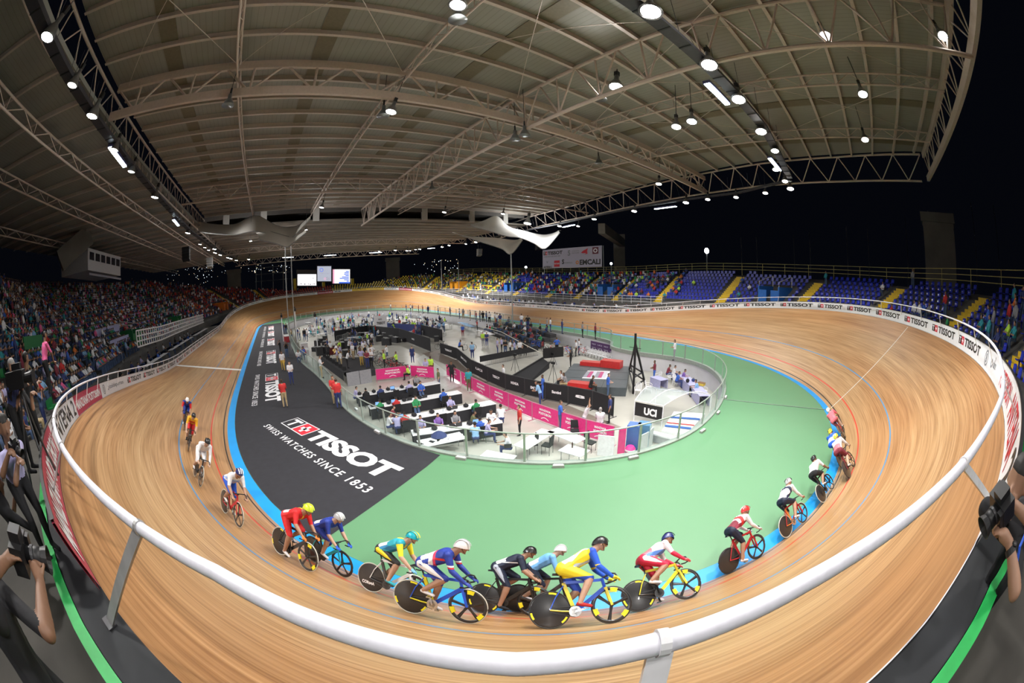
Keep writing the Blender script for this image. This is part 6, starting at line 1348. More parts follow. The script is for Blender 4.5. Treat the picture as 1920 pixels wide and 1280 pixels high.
# officials' platform, lap board, grey panels, poles
x = MB(); a = [pit(617, 672, .5), pit(655, 702, .5), pit(705, 693, .5), pit(690, 668, .5)]; x.add([tuple(p) for p in a]+[(p.x, p.y, FZ) for p in a], [(0, 1, 2, 3), (0, 1, 5, 4), (1, 2, 6, 5), (2, 3, 7, 6), (3, 0, 4, 7)]); tag(x.build('platform', mat('platform_black', (.03, .03, .035), .7)), 'black platform carrying the officials beside the fence', 'platform')
for (a, b), l in ((((652, 724), (675, 720)), 'grey partition by the fence, nearer the glass'), (((676, 720), (697, 716)), 'grey partition by the fence, nearer the pink barrier')):
    a, b = pit(*a), pit(*b); quad(l, [a, b, b+V((0, 0, 1.15)), a+V((0, 0, 1.15))], mat('panel_grey', (.3, .3, .33), .5), 'grey_partition', 'partition', .1)
p0 = pit(618, 665, 1.0); p1 = pit(640, 662, 1.0); t = thing('lap_board', 'dark red electronic lap board showing 91 in yellow digits on the officials platform', 'scoreboard'); x = MB(); x.bar(p0+V((0, 0, .35)), p1+V((0, 0, .35)), .2, .75); x.build('case', mat('board_dark_red', (.12, .01, .01), .4), parent=t)
x = MB(); d = p1-p0; u = d.normalized(); nv = V((u.y, -u.x, 0)); nv = nv if nv.dot(V(CAM)-p0) > 0 else -nv; f = lambda a_, b_: p0+u*a_+V((0, 0, b_))+nv*.12; add_text(x, '91', f, d.length*.28, .12, .48, 0, w=d.length*.5, bold=.0); x.build('digits', mat('digit_yellow_glow', (1, .75, .25), emit=.35, var=0), parent=t); x = MB(); x.bar(p0+V((0, 0, -.5)), p0, .05); x.bar(p1+V((0, 0, -.5)), p1, .05); x.build('support', STEEL, parent=t)
for (px, py, pz), (tx_, ty_), l in (((532, 640, 0), (528, 588), 'thin pole nearest the track carrying a small camera'), ((558, 642, 0), (554, 576), 'white pole with a black camera head between the track and the fence'), ((597, 663, FZ), (592, 586), 'white pole with a camera mast head beside the officials platform')):
    p = at(px, py, pz); tz = aty(tx_, ty_, p.y).z if False else None
    dh = math.hypot(p.x-CAM[0], p.y-CAM[1]); d_ = raydir(tx_, ty_); zt = CAM[2]+d_.z/math.hypot(d_.x, d_.y)*dh
    t = thing('camera_pole', l, 'pole', p); x = MB(); x.tube([(0, 0, 0), (0, 0, zt-pz-.5)], .06, 8); x.build('shaft', WHITE, parent=t); x = MB(); x.box((0, 0, zt-pz-.3), (.5, .3, .35)); x.tube([(0, 0, zt-pz-.5), (0, 0, zt-pz)], .03, 6); x.ell((.1, 0, zt-pz), (.2, .1, .1)); x.build('camera_head', BLACK, parent=t)
# tripods
def tripod(px, py, l, h=1.4, z=FZ):
    t = thing('tripod', l, 'tripod', at(px, py, z))
    for k in range(3): x = MB(); a = 2*PI*k/3+.4; x.tube([(0, 0, h), (.42*math.cos(a), .42*math.sin(a), 0)], .018, 6); x.build('leg', BLACK, parent=t)
    x = MB(); x.box((0, 0, h+.1), (.34, .14, .18)); x.tube([(0, 0, h-.1), (0, 0, h+.05)], .03, 6); x.tube([(.15, 0, h+.1), (.3, 0, h+.1)], .05, 8); x.build('camera_head', BLACK, parent=t)
tripod(1037, 715, 'black camera tripod in front of the stage'); tripod(966, 696, 'black tripod inside the podium pen beside the ramp'); tripod(1037, 685, 'tall easel tripod carrying a black board with a white badge', 1.0)
a, b = pit(1018, 672, .7), pit(1056, 668, .7); quad('black board with a round white badge standing on the easel', [a, b, b+V((0, 0, .95)), a+V((0, 0, .95))], BLACK, 'easel_board', 'board')
# ------------------------------------------------------------------ named people: (feet pixel, level, pose, shirt, trousers, look pixel dx, label)
def who(px, py, z, key, sh, tr, face, label, skin=0, hair=0, seat=0.0, cat='person', sc=1.0, group=None, **kw):
    p = at(px, py, z); rz = face if isinstance(face, float) else math.atan2(CAM[1]-p.y, CAM[0]-p.x)+{'cam': 0, 'away': PI, 'l': -PI/2, 'r': PI/2}[face]
    return person(key, (p.x, p.y, z+seat), rz, outfit(sh, tr, skin, hair, **kw), label, group, cat, sc)
G = 0.0
PPL = [
 (536, 764, G+.01, 'stand_front', 'red', 'khaki', 'away', 'person in red shirt and beige trousers standing alone on the carpet, back turned'),
 (548, 721, G+.01, 'stand_front', 'white', 'navy', 'cam', 'person in white polo and dark blue trousers walking on the carpet'),
 (532, 695, G+.01, 'walk_down', 'white', 'mustard', 'cam', 'person in white shirt and mustard trousers on the carpet beside the small logos'),
 (539, 671, G+.01, 'stand_camera', 'black', 'denim', 'cam', 'person in black top and jeans filming beside the fence end'),
 (527, 667, G+.01, 'stand_camera', 'black', 'black', 'l', 'person all in black with a camera next to the one in jeans'),
 (604, 709, G+.01, 'stand_cross', 'white', 'khaki', 'r', 'person in white shirt and khaki trousers leaning at the fence above the platform'),
 (630, 758, G+.01, 'stand_front', 'red', 'khaki', 'cam', 'person in red and white shirt at the fence, further of the pair'),
 (637, 766, G+.01, 'stand_down', 'red', 'navy', 'away', 'person in red and black shirt and dark jeans at the fence, nearer of the pair'),
 (1264, 676, G, 'stand_front', 'white', 'grey', 'l', 'woman in white top and grey trousers standing alone on the green behind the fence'),
 (1116, 636, G, 'stand_front', 'maroon', 'black', 'r', 'person in brown patterned shirt leaning on the fence on the back straight side'),
 (1092, 633, G, 'stand_cross', 'grey', 'black', 'r', 'person in grey shirt and dark shorts leaning on the fence'),
 (1054, 626, G, 'stand_cross', 'navy', 'navy', 'r', 'person in navy shirt and shorts leaning on the fence'),
 (1032, 622, G, 'stand_front', 'white', 'navy', 'r', 'person in white shirt at the fence, right one of a pair'),
 (1026, 622, G, 'stand_down', 'grey', 'black', 'r', 'person in grey shirt at the fence, left one of a pair'),
 (990, 616, G, 'stand_hips', 'black', 'navy', 'away', 'person in dark top with elbows out watching over the fence'),
 (978, 612, G, 'stand_cross', 'white', 'denim', 'away', 'tall person in white shirt at the fence beside the bleacher steps'),
 (945, 704+20, FZ, 'stand_down', 'white', 'black', 'l', 'man in white shirt and black trousers standing at the black fence'),
 (1018, 748, FZ, 'stand_front', 'blue', 'blue', 'l', 'person in blue and white vest standing behind the black fence'),
 (1013, 762, FZ, 'leanover_front', 'sky', 'navy', 'l', 'person in sky blue shirt bending over the pink barrier'),
 (1050, 806, FZ, 'stand_cross', 'blue', 'denim', 'r', 'man in bright blue polo and jeans standing by the pink barrier, arms folded'),
 (1094, 812, FZ, 'leanover_up', 'white', 'denim', 'r', 'man in white shirt and jeans leaning, hand to his head'),
 (1123, 822, FZ, 'stand_front', 'white', 'navy', 'away', 'grey-haired man in white shirt seen from behind beside the roll-up'),
 (975, 816, FZ, 'stand_down', 'red', 'black', 'l', 'boy in red shirt standing among the near tables', ),
 (880, 733, FZ, 'stand_down', 'teal', 'olive', 'away', 'man in teal shirt and olive trousers standing by the start of the pink barriers'),
 (848, 716, FZ, 'stand_hips', 'black', 'black', 'cam', 'person all in black standing at the walkway end of the pink barrier'),
 (824, 732, FZ, 'stand_down', 'olive', 'denim', 'l', 'person in olive jacket and jeans at the end of the first desk row'),
 (800, 709, FZ, 'stand_front', 'lilac', 'white', 'cam', 'person dressed in pale lilac and white at the walkway'),
 (809, 704, FZ, 'stand_down', 'lime', 'maroon', 'away', 'official in lime vest on the white walkway, back turned'),
 (774, 680, FZ, 'stand_down', 'navy', 'navy', 'cam', 'person in navy tracksuit walking alone on the white walkway'),
 (745, 692, FZ, 'stand_reach', 'lime', 'black', 'l', 'official in lime vest reaching out beside the platform stairs'),
 (768, 712, FZ, 'hunch_lap', 'lime', 'black', 'l', 'seated official in lime vest behind the first desk row'),
 (722, 692, FZ+.5, 'stand_front', 'lime', 'black', 'l', 'official in lime vest on the platform edge'),
 (727, 676, FZ, 'stand_reach', 'white', 'denim', 'l', 'person in white shirt reaching out behind the platform'),
 (679, 686, FZ+.5, 'stand_hips', 'lilac', 'mustard', 'cam', 'official in pale shirt and mustard shorts, hands on hips, on the platform'),
 (697, 688, FZ+.5, 'stand_cross', 'white', 'black', 'cam', 'official in white shirt and black trousers on the platform, arms folded'),
 (690, 690, FZ+.5, 'stand_front', 'maroon', 'navy', 'cam', 'official in patterned shirt between the two in pale shirts on the platform'),
 (652, 690, FZ+.5, 'leanover_front', 'white', 'black', 'r', 'official in white shirt bending forward on the platform'),
 (641, 690, FZ+.5, 'stand_front', 'white', 'khaki', 'r', 'official in white shirt and khaki trousers on the platform beside the lap board'),
 (634, 684, FZ+.5, 'stand_down', 'lilac', 'khaki', 'l', 'official in lilac shirt next to the lap board'),
 (1226, 715, FZ, 'stand_front', 'maroon', 'blue', 'l', 'hostess in dark top and long blue skirt standing by the curved wall'),
 (1070, 690, FZ, 'stand_front', 'black', 'black', 'l', 'person in black reading a sheet behind the stage'),
 (1080, 668, FZ, 'stand_down', 'white', 'black', 'l', 'woman with long hair in white top beside the parked bicycles'),
 (1085, 665, FZ, 'stand_front', 'white', 'denim', 'r', 'man in white shirt and jeans beside the parked bicycles'),
 (1044, 662, FZ, 'stand_hips', 'blue', 'black', 'away', 'man in bright blue shirt, hands on hips, behind the black board'),
 (933, 663, FZ, 'stand_down', 'lilac', 'navy', 'r', 'man in lilac shirt inside the podium pen, left of the group'),
 (941, 661, FZ, 'stand_front', 'lilac', 'black', 'l', 'second man in lilac shirt inside the podium pen'),
 (948, 666, FZ, 'stand_cross', 'black', 'denim', 'cam', 'person in black in the podium pen group'),
 (957, 667, FZ, 'stand_front', 'white', 'black', 'r', 'person in white and black in the middle of the podium pen group'),
 (965, 668, FZ, 'stand_front', 'lilac', 'denim', 'l', 'person in pale shirt bending to the others in the podium pen'),
 (975, 668, FZ, 'stand_down', 'white', 'black', 'away', 'broad person in white shirt and dark vest in the podium pen'),
 (985, 667, FZ, 'stand_down', 'black', 'black', 'away', 'person in black and white jacket at the edge of the podium pen group'),
 (913, 649, FZ, 'stand_front', 'navy', 'navy', 'cam', 'person in navy standing apart in the podium pen'),
 (906, 648, FZ, 'stand_down', 'lime', 'grey', 'cam', 'person in yellow-green vest beside the one in navy'),
 (886, 672, FZ, 'stand_down', 'sky', 'navy', 'away', 'person in sky blue jacket at the black fence of the podium pen'),
 (861, 658, FZ, 'hunch_lap', 'blue', 'black', 'r', 'mechanic in blue bent over a bicycle inside the pen'),
 (895, 620, FZ, 'stand_down', 'red', 'black', 'r', 'person in red shirt at the foot of the bleacher steps'),
 (868, 631, FZ, 'stand_down', 'blue', 'maroon', 'cam', 'person in blue and maroon between the two white tents'),
 (1057, 727, FZ+.3, 'hunch_lap', 'white', 'black', 'l', 'photographer in white kneeling at the stage corner'),
 (1062, 732, FZ+.3, 'hunch_lap', 'grey', 'khaki', 'l', 'photographer in grey kneeling beside the one in white at the stage corner'),
 (1106, 738, FZ+.3, 'hunch_lap', 'black', 'black', 'r', 'person in black with white lanyard behind the fence below the red step'),
 (1139, 745, FZ, 'stand_front', 'blue', 'denim', 'r', 'technician in blue shirt and cap at the stage edge'),
 (1142, 793, FZ, 'stand_down', 'navy', 'black', 'l', 'woman in navy standing behind the last pink barrier'),
]
for e in PPL:
    who(*e[:8], skin=(len(e[7]) % 3), hair=1 if 'grey-haired' not in e[7] else 2, seat=(.0 if not e[3].startswith(('hunch', 'sit')) else .45))
SEATED = [(1250, 712, 'maroon', 'hostess in brown top seated at the lilac table', 'r'), (1260, 714, 'white', 'man in white shirt seated at the lilac table', 'r'), (1267, 727, 'blue', 'man in blue shirt seated by the clear tent', 'r'), (1278, 722, 'purple', 'woman in purple with long hair seated at the second lilac table', 'r'), (1307, 745, 'sky', 'child in sky blue seated by the clear tent', 'l'),
 (957, 857, 'white', 'man in white polo shirt working at the laptop behind the glass', 'l'), (893, 838, 'sky', 'man in bright blue shirt seen from behind at the near desk', 'away'), (912, 830, 'lilac', 'man in grey-lilac shirt beside the one in bright blue', 'r'), (922, 806, 'white', 'dark-haired person in white at the end of the fourth desk row', 'cam'), (940, 800, 'white', 'person in white shirt with arms on the fourth desk row end', 'away'), (885, 812, 'olive', 'person in olive shirt bending over the umbrella desk', 'r'), (730, 815, 'white', 'person in white shirt behind the glass near the carpet', 'r'), (748, 817, 'lilac', 'person in lilac shirt with rucksack behind the glass near the carpet', 'away'), (736, 800, 'maroon', 'person in maroon headscarf behind the glass near the carpet', 'r'), (667, 758, 'lilac', 'person in pale shirt seated close behind the glass at the fence bend', 'r')]
for px, py, c_, l, f_ in SEATED: who(px, py, FZ, 'hunch_type', c_, 'navy', f_, l, seat=.45, skin=len(l) % 3)
# small people along the fence of the back straight and on the bleacher steps
L2 = [(762, 585), (770, 585), (774, 586), (785, 587), (793, 588), (803, 589), (822, 590), (844, 593), (862, 597), (869, 598), (882, 601), (893, 604), (900, 603), (906, 604), (912, 604), (918, 606), (928, 607), (932, 609), (938, 611), (733, 582)]
for i, (px, py) in enumerate(L2):
    sh = r3.choice(['white', 'black', 'navy', 'grey', 'white', 'maroon', 'denim']); who(px, py, G, r3.choice(['stand_front', 'stand_down', 'stand_cross']), sh, r3.choice(['black', 'denim', 'navy', 'khaki']), r3.choice(['r', 'away', 'l']), 'person in %s standing at the fence of the back straight, %s' % (sh, 'near the bleacher steps' if px > 880 else 'over the dark pens' if px > 790 else 'toward the far bend'), group='people along the fence of the back straight')
x = MB()
t = thing('bleacher', 'small bleacher with black steps descending along the pit wall on the back straight side', 'bleacher'); a, b = pit(912, 622), pit(1003, 655)
for k in range(4):
    x = MB(); d = (b-a).normalized(); n = V((-d.y, d.x, 0)); n = n if n.y < 0 else -n; p0, p1 = a+n*(.8*k), b+n*(.8*k); x.bar(p0+V((0, 0, .2+.38*k)), p1+V((0, 0, .2+.38*k)), .8, .4+.0*k); x.build('step', DSTEEL, parent=t)
for dz in (.6, 1.0):
    x = MB(); x.tube([pit(903, 612, 1.5+dz-.6), pit(940, 622, 1.3+dz-.6), pit(992, 650, .9+dz-.6), pit(1022, 665, .55+dz-.6)], .04, 6); x.build('handrail', mat('handrail_cream', (.6, .58, .5), .5), parent=t)
for k in range(34):
    j = r3.randrange(4); f = r3.random(); p = a.lerp(b, f)+n*(.8*j); sh = r3.choice(['white', 'black', 'black', 'navy', 'grey', 'red', 'green', 'maroon'])
    minor(r3.choice(['sit_lap', 'hunch_lap', 'sit_clap']), (p.x, p.y, FZ+.42+.38*j), math.atan2(-n.y, -n.x)+r3.uniform(-.5, .5), sh, r3.choice(trs), r3.choice([0, 1, 2]), 0, 'person in %s seated on the small bleacher, %s step' % (sh, ['lowest', 'second', 'third', 'top'][j]), 'people on the small bleacher')
# parked bicycles, pens, team tables and people deep in the pit
def simple_bike(label, loc, rz, c_):
    t = thing('parked_bicycle', label, 'bicycle', loc, rz, 'parked bicycles in the pit'); 
    for cx, nm in ((-.5, 'rear_wheel'), (.5, 'front_wheel')):
        x = MB(); x.tube([(cx+.33*math.cos(2*PI*i/16), 0, .34+.33*math.sin(2*PI*i/16)) for i in range(16)], .018, 4, closed=True); x.bar((cx-.3, 0, .34), (cx+.3, 0, .34), .01); x.bar((cx, 0, .04), (cx, 0, .64), .01); x.build(nm, TYRE, parent=t)
    x = MB(); [x.bar(p, q, .03) for p, q in (((-.5, 0, .34), (-.1, 0, .3)), ((-.1, 0, .3), (.36, 0, .72)), ((-.25, 0, .8), (.36, 0, .82)), ((-.1, 0, .3), (-.27, 0, .9)), ((-.5, 0, .34), (-.25, 0, .8)), ((.5, 0, .34), (.34, 0, .88)))]; x.build('frame', FR[c_], parent=t); x = MB(); x.bar((.38, -.2, .92), (.38, .2, .92), .03); x.build('handlebar', BLACK, parent=t); x = MB(); x.box((-.28, 0, .93), (.25, .1, .04)); x.build('saddle', BLACK, parent=t)
for i, (px, py) in enumerate([(1003, 652), (1010, 655), (1018, 654), (1060, 664), (1066, 666), (1072, 668), (1092, 667), (1028, 660), (880, 656), (828, 655), (1038, 661), (1000, 645)]): simple_bike('track bicycle parked against the pit wall or pen, near the %s' % ('row of white chairs' if px > 1055 else 'black easel board' if px > 995 else 'podium pen'), pit(px, py), r3.uniform(0, 3), r3.choice(['black', 'red', 'white', 'blue']))
def inside(p):
    x0, y0 = p.x, p.y; c = False; P = FENC
    for i in range(len(P)):
        (x1, y1), (x2, y2) = P[i-1], P[i]
        if (y1 > y0) != (y2 > y0) and x0 < (x2-x1)*(y0-y1)/(y2-y1)+x1: c = not c
    return c
def far_spot():
    while True:
        px, py = r3.uniform(575, 835), r3.uniform(588, 648)
        if (px < 650 and py > 632) or (px > 700 and py > 632): continue
        p = pit(px, py)
        if inside(p+V((1.5, 0, 0))) and inside(p-V((1.5, 0, 0))) and inside(p+V((0, 1.2, 0))) and inside(p-V((0, 1.2, 0))): return p, px, py
for i in range(170):
    p, px, py = far_spot(); sh = r3.choice(['white', 'white', 'black', 'navy', 'grey', 'sky', 'lime', 'teal', 'red', 'lilac']); st = r3.random() < .6
    minor(r3.choice(['stand_down', 'stand_front', 'stand_hips', 'walk_down']) if st else 'hunch_lap', (p.x, p.y, FZ+(0 if st else .45)), r3.uniform(0, 6.28), sh, r3.choice(trs), r3.choice([0, 1, 2]), 0, 'team member in %s %s in the pens at the far end of the pit' % (sh, 'standing' if st else 'seated'), 'team members at the far end of the pit')
for i in range(110): p, px, py = far_spot(); chair(PC, p, r3.uniform(0, 6.28), 'white plastic chair in the team pens at the far end of the pit', 'white chairs in the team pens')
for i in range(46): p, px, py = far_spot(); simple_bike('racing bicycle parked in the team pens at the far end of the pit', p, r3.uniform(0, 3), r3.choice(['black', 'red', 'white', 'teal']))
for i in range(34): p, px, py = far_spot(); q = p+V((1.8*math.cos(i), 1.8*math.sin(i), 0)); q.z = p.z = FZ+.74; table('white table in the team pens at the far end of the pit', p, q, .7, group='tables in the team pens')
for i in range(34):
    p, px, py = far_spot(); a = r3.uniform(0, 3); q = p+V((2.2*math.cos(a), 2.2*math.sin(a), 0)); t = thing('steel_barrier', 'grey steel barrier dividing the team pens at the far end of the pit', 'barrier', p, a, 'steel barriers of the team pens'); x = MB(); x.tube([(0, 0, .1), (0, 0, 1.1), (2.2, 0, 1.1), (2.2, 0, .1)], .025, 5); x.build('frame_rail', STEEL, parent=t); x = MB(); [x.tube([(.15*k, 0, .15), (.15*k, 0, 1.1)], .01, 4) for k in range(1, 15)]; x.build('bars', STEEL, parent=t)
for px, py, l in ((862, 612, 'sky blue'), (898, 628, 'white')):
    for k in range(3): p = pit(px+6*k, py+3*k); q = pit(px+6*k+14, py+3*k+3); p.z = q.z = FZ+.74; table('%s table in the pen by the bleacher steps' % l, p, q, .8, group=l+' tables by the bleacher steps', top=CL['sky'] if l != 'white' else WHITE)
x = MB(); a = [pit(590, 600, 0), pit(640, 595, 0)]
x = MB(); V4 = [pit(781, 672, .008), pit(795, 664, .008), pit(870, 722, .008), pit(828, 735, .008)]; x.add([tuple(v) for v in V4], [(0, 1, 2, 3)]); tag(x.build('walkway_mat', mat('walkway_white', (.68, .7, .68), .2)), 'white glossy walkway mat crossing the pit floor toward the desks', 'mat')
x = MB(); V4 = [pit(735, 660, .008), pit(800, 645, .008), pit(1150, 800, .008), pit(1050, 790, .008)]; V4 = [pit(790, 662, .006), pit(822, 656, .006), pit(1165, 800, .006), pit(1120, 812, .006)]; x.add([tuple(v) for v in V4], [(0, 1, 2, 3)]); tag(x.build('aisle_mat', mat('aisle_brown', (.24, .2, .17), .35)), 'dull brown aisle mat running between the pink barriers and the black fence', 'mat')
CASE = mat('case_black', (.02, .02, .024), .5)
for i in range(44):
    px, py = (r3.uniform(640, 835), r3.uniform(612, 655)) if i < 30 else (r3.uniform(590, 650), r3.uniform(640, 668))
    p = pit(px, py)
    if not (inside(p+V((1, 1, 0))) and inside(p-V((1, 1, 0)))) or (px > 690 and py > 648): continue
    x = MB(); w_, h_ = r3.uniform(.6, 1.4), r3.uniform(.5, 1.1); x.box((0, 0, h_/2), (w_, .6, h_), rz=r3.uniform(0, 3)); x.box((0, 0, h_+.02), (w_*.9, .5, .04), 1); tag(x.build('equipment_case', [CASE, STEEL], loc=p), 'black equipment case with steel lid '+('in the team pens' if i < 30 else 'beside the officials platform'), 'case', 'black equipment cases '+('in the team pens' if i < 30 else 'beside the platform'))
for i in range(16):
    px = 705+i*3.6; p = pit(px, 676+i*1.9+r3.uniform(-2, 2)); simple_bike('bicycle in the rack beside the officials platform stairs', p, 1.2+r3.uniform(-.3, .3), r3.choice(['black', 'black', 'white', 'red']))
for i in range(20):
    px, py = r3.uniform(612, 700), r3.uniform(668, 692); p = pit(px, py); 
    if not inside(p+V((.6, .6, 0))) or not inside(p-V((.6, .6, 0))): continue
    sh = r3.choice(['white', 'white', 'lilac', 'black', 'white', 'navy', 'lime']); minor(r3.choice(['stand_front', 'stand_cross', 'stand_hips', 'leanover_front']), (p.x, p.y, FZ+.5), r3.uniform(0, 6.28), sh, r3.choice(['khaki', 'black', 'mustard', 'navy']), r3.choice([0, 1, 2]), 0, 'official in %s on the platform beside the lap board' % sh, 'officials on the platform', pen=-30)
table('long black desk with monitors on the officials platform along the fence', pit(606, 668, 1.24), pit(650, 697, 1.24), .7, skirt=(SK, True), top=SK[0] if False else BLKCLOTH)
for k in range(7):
    p = pit(606, 668, 1.24).lerp(pit(650, 697, 1.24), .08+.14*k); t = thing('monitor', 'small black monitor on the platform desk, %s from the lap board' % ordw(k+1), 'monitor', p, 2.4); x = MB(); x.box((0, 0, .2), (.04, .42, .28)); x.build('panel', LAPM, parent=t); x = MB(); x.box((0, 0, .03), (.16, .2, .03)); x.build('stand', LAPM, parent=t)
# green equipment, carts on the fence end
for px, py, z, l, c_, s_ in ((538, 640, 0, 'dark red judging desk at the open end of the fence', (.3, .02, .03), (2.2, .7, .8)), (572, 664, 0, 'pale grey starting equipment cart on the carpet', (.4, .4, .42), (1.6, .8, .5)), (632, 591, FZ, 'dark green container against the far pit wall', (.02, .12, .06), (3, 1, 1.6)), (571, 655, 0, 'stack of pale boxes beside the fence end', (.6, .55, .58), (1.2, .8, .7))):
    x = MB(); x.box((0, 0, s_[2]/2), s_); x.box((0, 0, s_[2]+.02), (s_[0]*1.02, s_[1]*1.02, .05), 1); tag(x.build('equipment_box', [mat('equip_%d' % px, c_, .5), mat('equip_lid', (.5, .5, .5), .5)], loc=at(px, py, z)), l, 'equipment')
for i, (px, py, sh, l) in enumerate(((533, 625, 'navy', 'official in navy at the dark red desk, nearer the track'), (537, 626, 'black', 'official in black at the dark red desk'), (548, 640, 'khaki', 'person in khaki walking by the fence end'), (558, 638, 'navy', 'person in navy beside the white camera pole'), (563, 638, 'white', 'person in white beside the white camera pole'), (572, 640, 'black', 'person in black by the equipment cart'), (577, 640, 'white', 'person in white by the equipment cart'), (569, 672, 'blue', 'mechanic in blue shirt crouching on the carpet'), (574, 671, 'red', 'mechanic in red shirt crouching on the carpet'), (561, 678, 'white', 'person in white sitting on the carpet edge'))):
    who(px, py, 0.01, 'hunch_lap' if 'crouch' in l or 'sitting' in l else r3.choice(['stand_down', 'stand_front']), sh, 'denim', 'cam' if i % 2 else 'l', l, seat=.35 if 'crouch' in l or 'sitting' in l else 0)
# ------------------------------------------------------------------ photographers at the rail
def pd(px, py, d): return V(CAM)+raydir(px, py)*d
def figure(name, label, J, fit, vox=.011, group=None, lift=(0, 0, 0)):
    o = bpy.data.objects.new('person', grow('body_'+name, {k: tuple(v) for k, v in J.items()}, vox, fingers=True, smooth=2)); COL.objects.link(o); wear(o, fit); return tag(o, label, 'person', group)
def pose_world(head, f, floor, wl, wr, el, er, hl=None, hr=None, lean=.12, crouch=0.0):
    f = V((f[0], f[1], 0)).normalized(); s = V((-f.y, f.x, 0)); z = V((0, 0, 1)); head = V(head); hz = head.z-.24; hip = head-f*(lean+.03); hip.z = floor+.92-crouch
    J = dict(head=head, face=tuple(f+V((0, 0, -.15))), shL=head-z*.235-f*.04+s*.18, shR=head-z*.235-f*.04-s*.18, hipL=hip+s*.09, hipR=hip-s*.09, elL=el, elR=er, wrL=wl, wrR=wr, hdL=hl or wl+f*.08, hdR=hr or wr+f*.08)
    for S, m in (('L', 1), ('R', -1)):
        b = hip+s*.1*m; J['kn'+S] = V((b.x, b.y, floor+.5-crouch*.4))+f*(.06+crouch*.6); J['an'+S] = V((b.x, b.y, floor+.09))+f*(.02); J['to'+S] = J['an'+S]+f*.15-V((0, 0, .05))
    return J
def dslr(label, body, tip, r=.042, size=1.0, white=False):
    body, tip = V(body), V(tip); ax = (tip-body).normalized(); t = thing('photo_camera', label, 'camera', body); R = ax.to_track_quat('X', 'Z').to_matrix(); m = MB()
    m.box((0, 0, 0), (.07*size, .15*size, .11*size), R=R); m.box(R @ V((0, 0, .07*size)), (.06*size, .07*size, .045*size), R=R); m.box(R @ V((.03*size, .055*size, 0)), (.05*size, .035*size, .1*size), R=R); m.build('camera_body', BLACK, parent=t)
    L = (tip-body).length; m = MB(); m.lathe([(r*.85, .03), (r*.85, L*.5), (r, L*.55), (r, L*.8)], (0, 0, 0), 20, axis=ax); m.build('lens', BLACK, parent=t, smooth=True)
    m = MB(); m.lathe([(r*1.02, L*.78), (r*1.3, L), (r*1.24, L), (r*.95, L*.8)], (0, 0, 0), 20, axis=ax); m.build('lens_hood', BLACK, parent=t)
    m = MB(); m.lathe([(r*1.01, L*.42), (r*1.03, L*.44), (r*1.03, L*.5), (r*1.01, L*.52)], (0, 0, 0), 20, axis=ax); m.build('focus_ring', DSTEEL, parent=t)
FZW = 4.66
# beside the rail, holding a camera with a long lens
hd = pd(1910, 898, 2.2); bd = pd(1879, 945, 2.02); tip = pd(1843, 990, 1.98); f = (tip-hd)
J = pose_world(hd, f, FZW, wl=pd(1893, 1018, 2.02), wr=pd(1893, 938, 2.12), el=pd(1903, 1112, 2.05), er=pd(1960, 1010, 2.3), hl=pd(1868, 985, 1.98), hr=pd(1876, 925, 2.02), lean=1.0)
o = figure('photographer', 'photographer in dark shirt with blue lanyard, aiming a black camera over the rail', J, outfit('black', 'black', 0, 0, hands=None))
m = MB(); w = V(J['wrL']); e = V(J['elL']); d = (e-w).normalized(); m.tube([w+d*.02, w+d*.055], .034, 14); m.ell(w+d*.04+V((.0, .0, .035)), (.022, .022, .008)); m.build('wrist_watch', BLACK, parent=o)
m = MB(); c = (V(J['shL'])+V(J['shR']))/2; fh = V((f.x, f.y, 0)).normalized(); m.tube([pd(1932, 975, 2.12), pd(1912, 1025, 2.05), pd(1902, 1075, 2.06)], .01, 6); m.build('lanyard', cloth('vblue', (0, 0, 0)), parent=o)
dslr('black camera with long hooded lens held by the photographer at the picture edge', bd, tip, .05, 1.15)
# dark figure at the bottom corner with a wide camera
hd = pd(-75, 985, 1.75); bd = pd(38, 1035, 1.85); tip = pd(92, 1050, 1.8); f = tip-hd
J = pose_world(hd, f, FZW, wl=pd(76, 1092, 1.72), wr=pd(12, 1050, 1.8), el=pd(88, 1185, 1.5), er=pd(-60, 1130, 1.5), hl=pd(62, 1050, 1.8), hr=pd(32, 1035, 1.82))
figure('photographer', 'photographer in black clothes at the bottom corner, hand under a camera with petal hood', J, outfit('black', 'black', 1, 0, forearm=None))
dslr('black camera with petal hood held out by the photographer in black at the bottom corner', bd, tip, .045, 1.1)
# crouching photographer in pale grey
hd = pd(8, 800, 4.3); tip = pd(42, 852, 4.0); bd = pd(26, 838, 4.1); f = tip-hd
J = pose_world(hd, f, FZW, wl=pd(34, 862, 4.0), wr=pd(18, 845, 4.1), el=pd(30, 905, 4.0), er=pd(5, 890, 4.2), crouch=.12)
figure('photographer', 'bent photographer in pale grey shirt at the picture edge above the black-clad one', J, outfit('lilac', 'black', 1, 0), .014)
dslr('black camera at the face of the bent photographer in pale grey', bd, tip, .04)
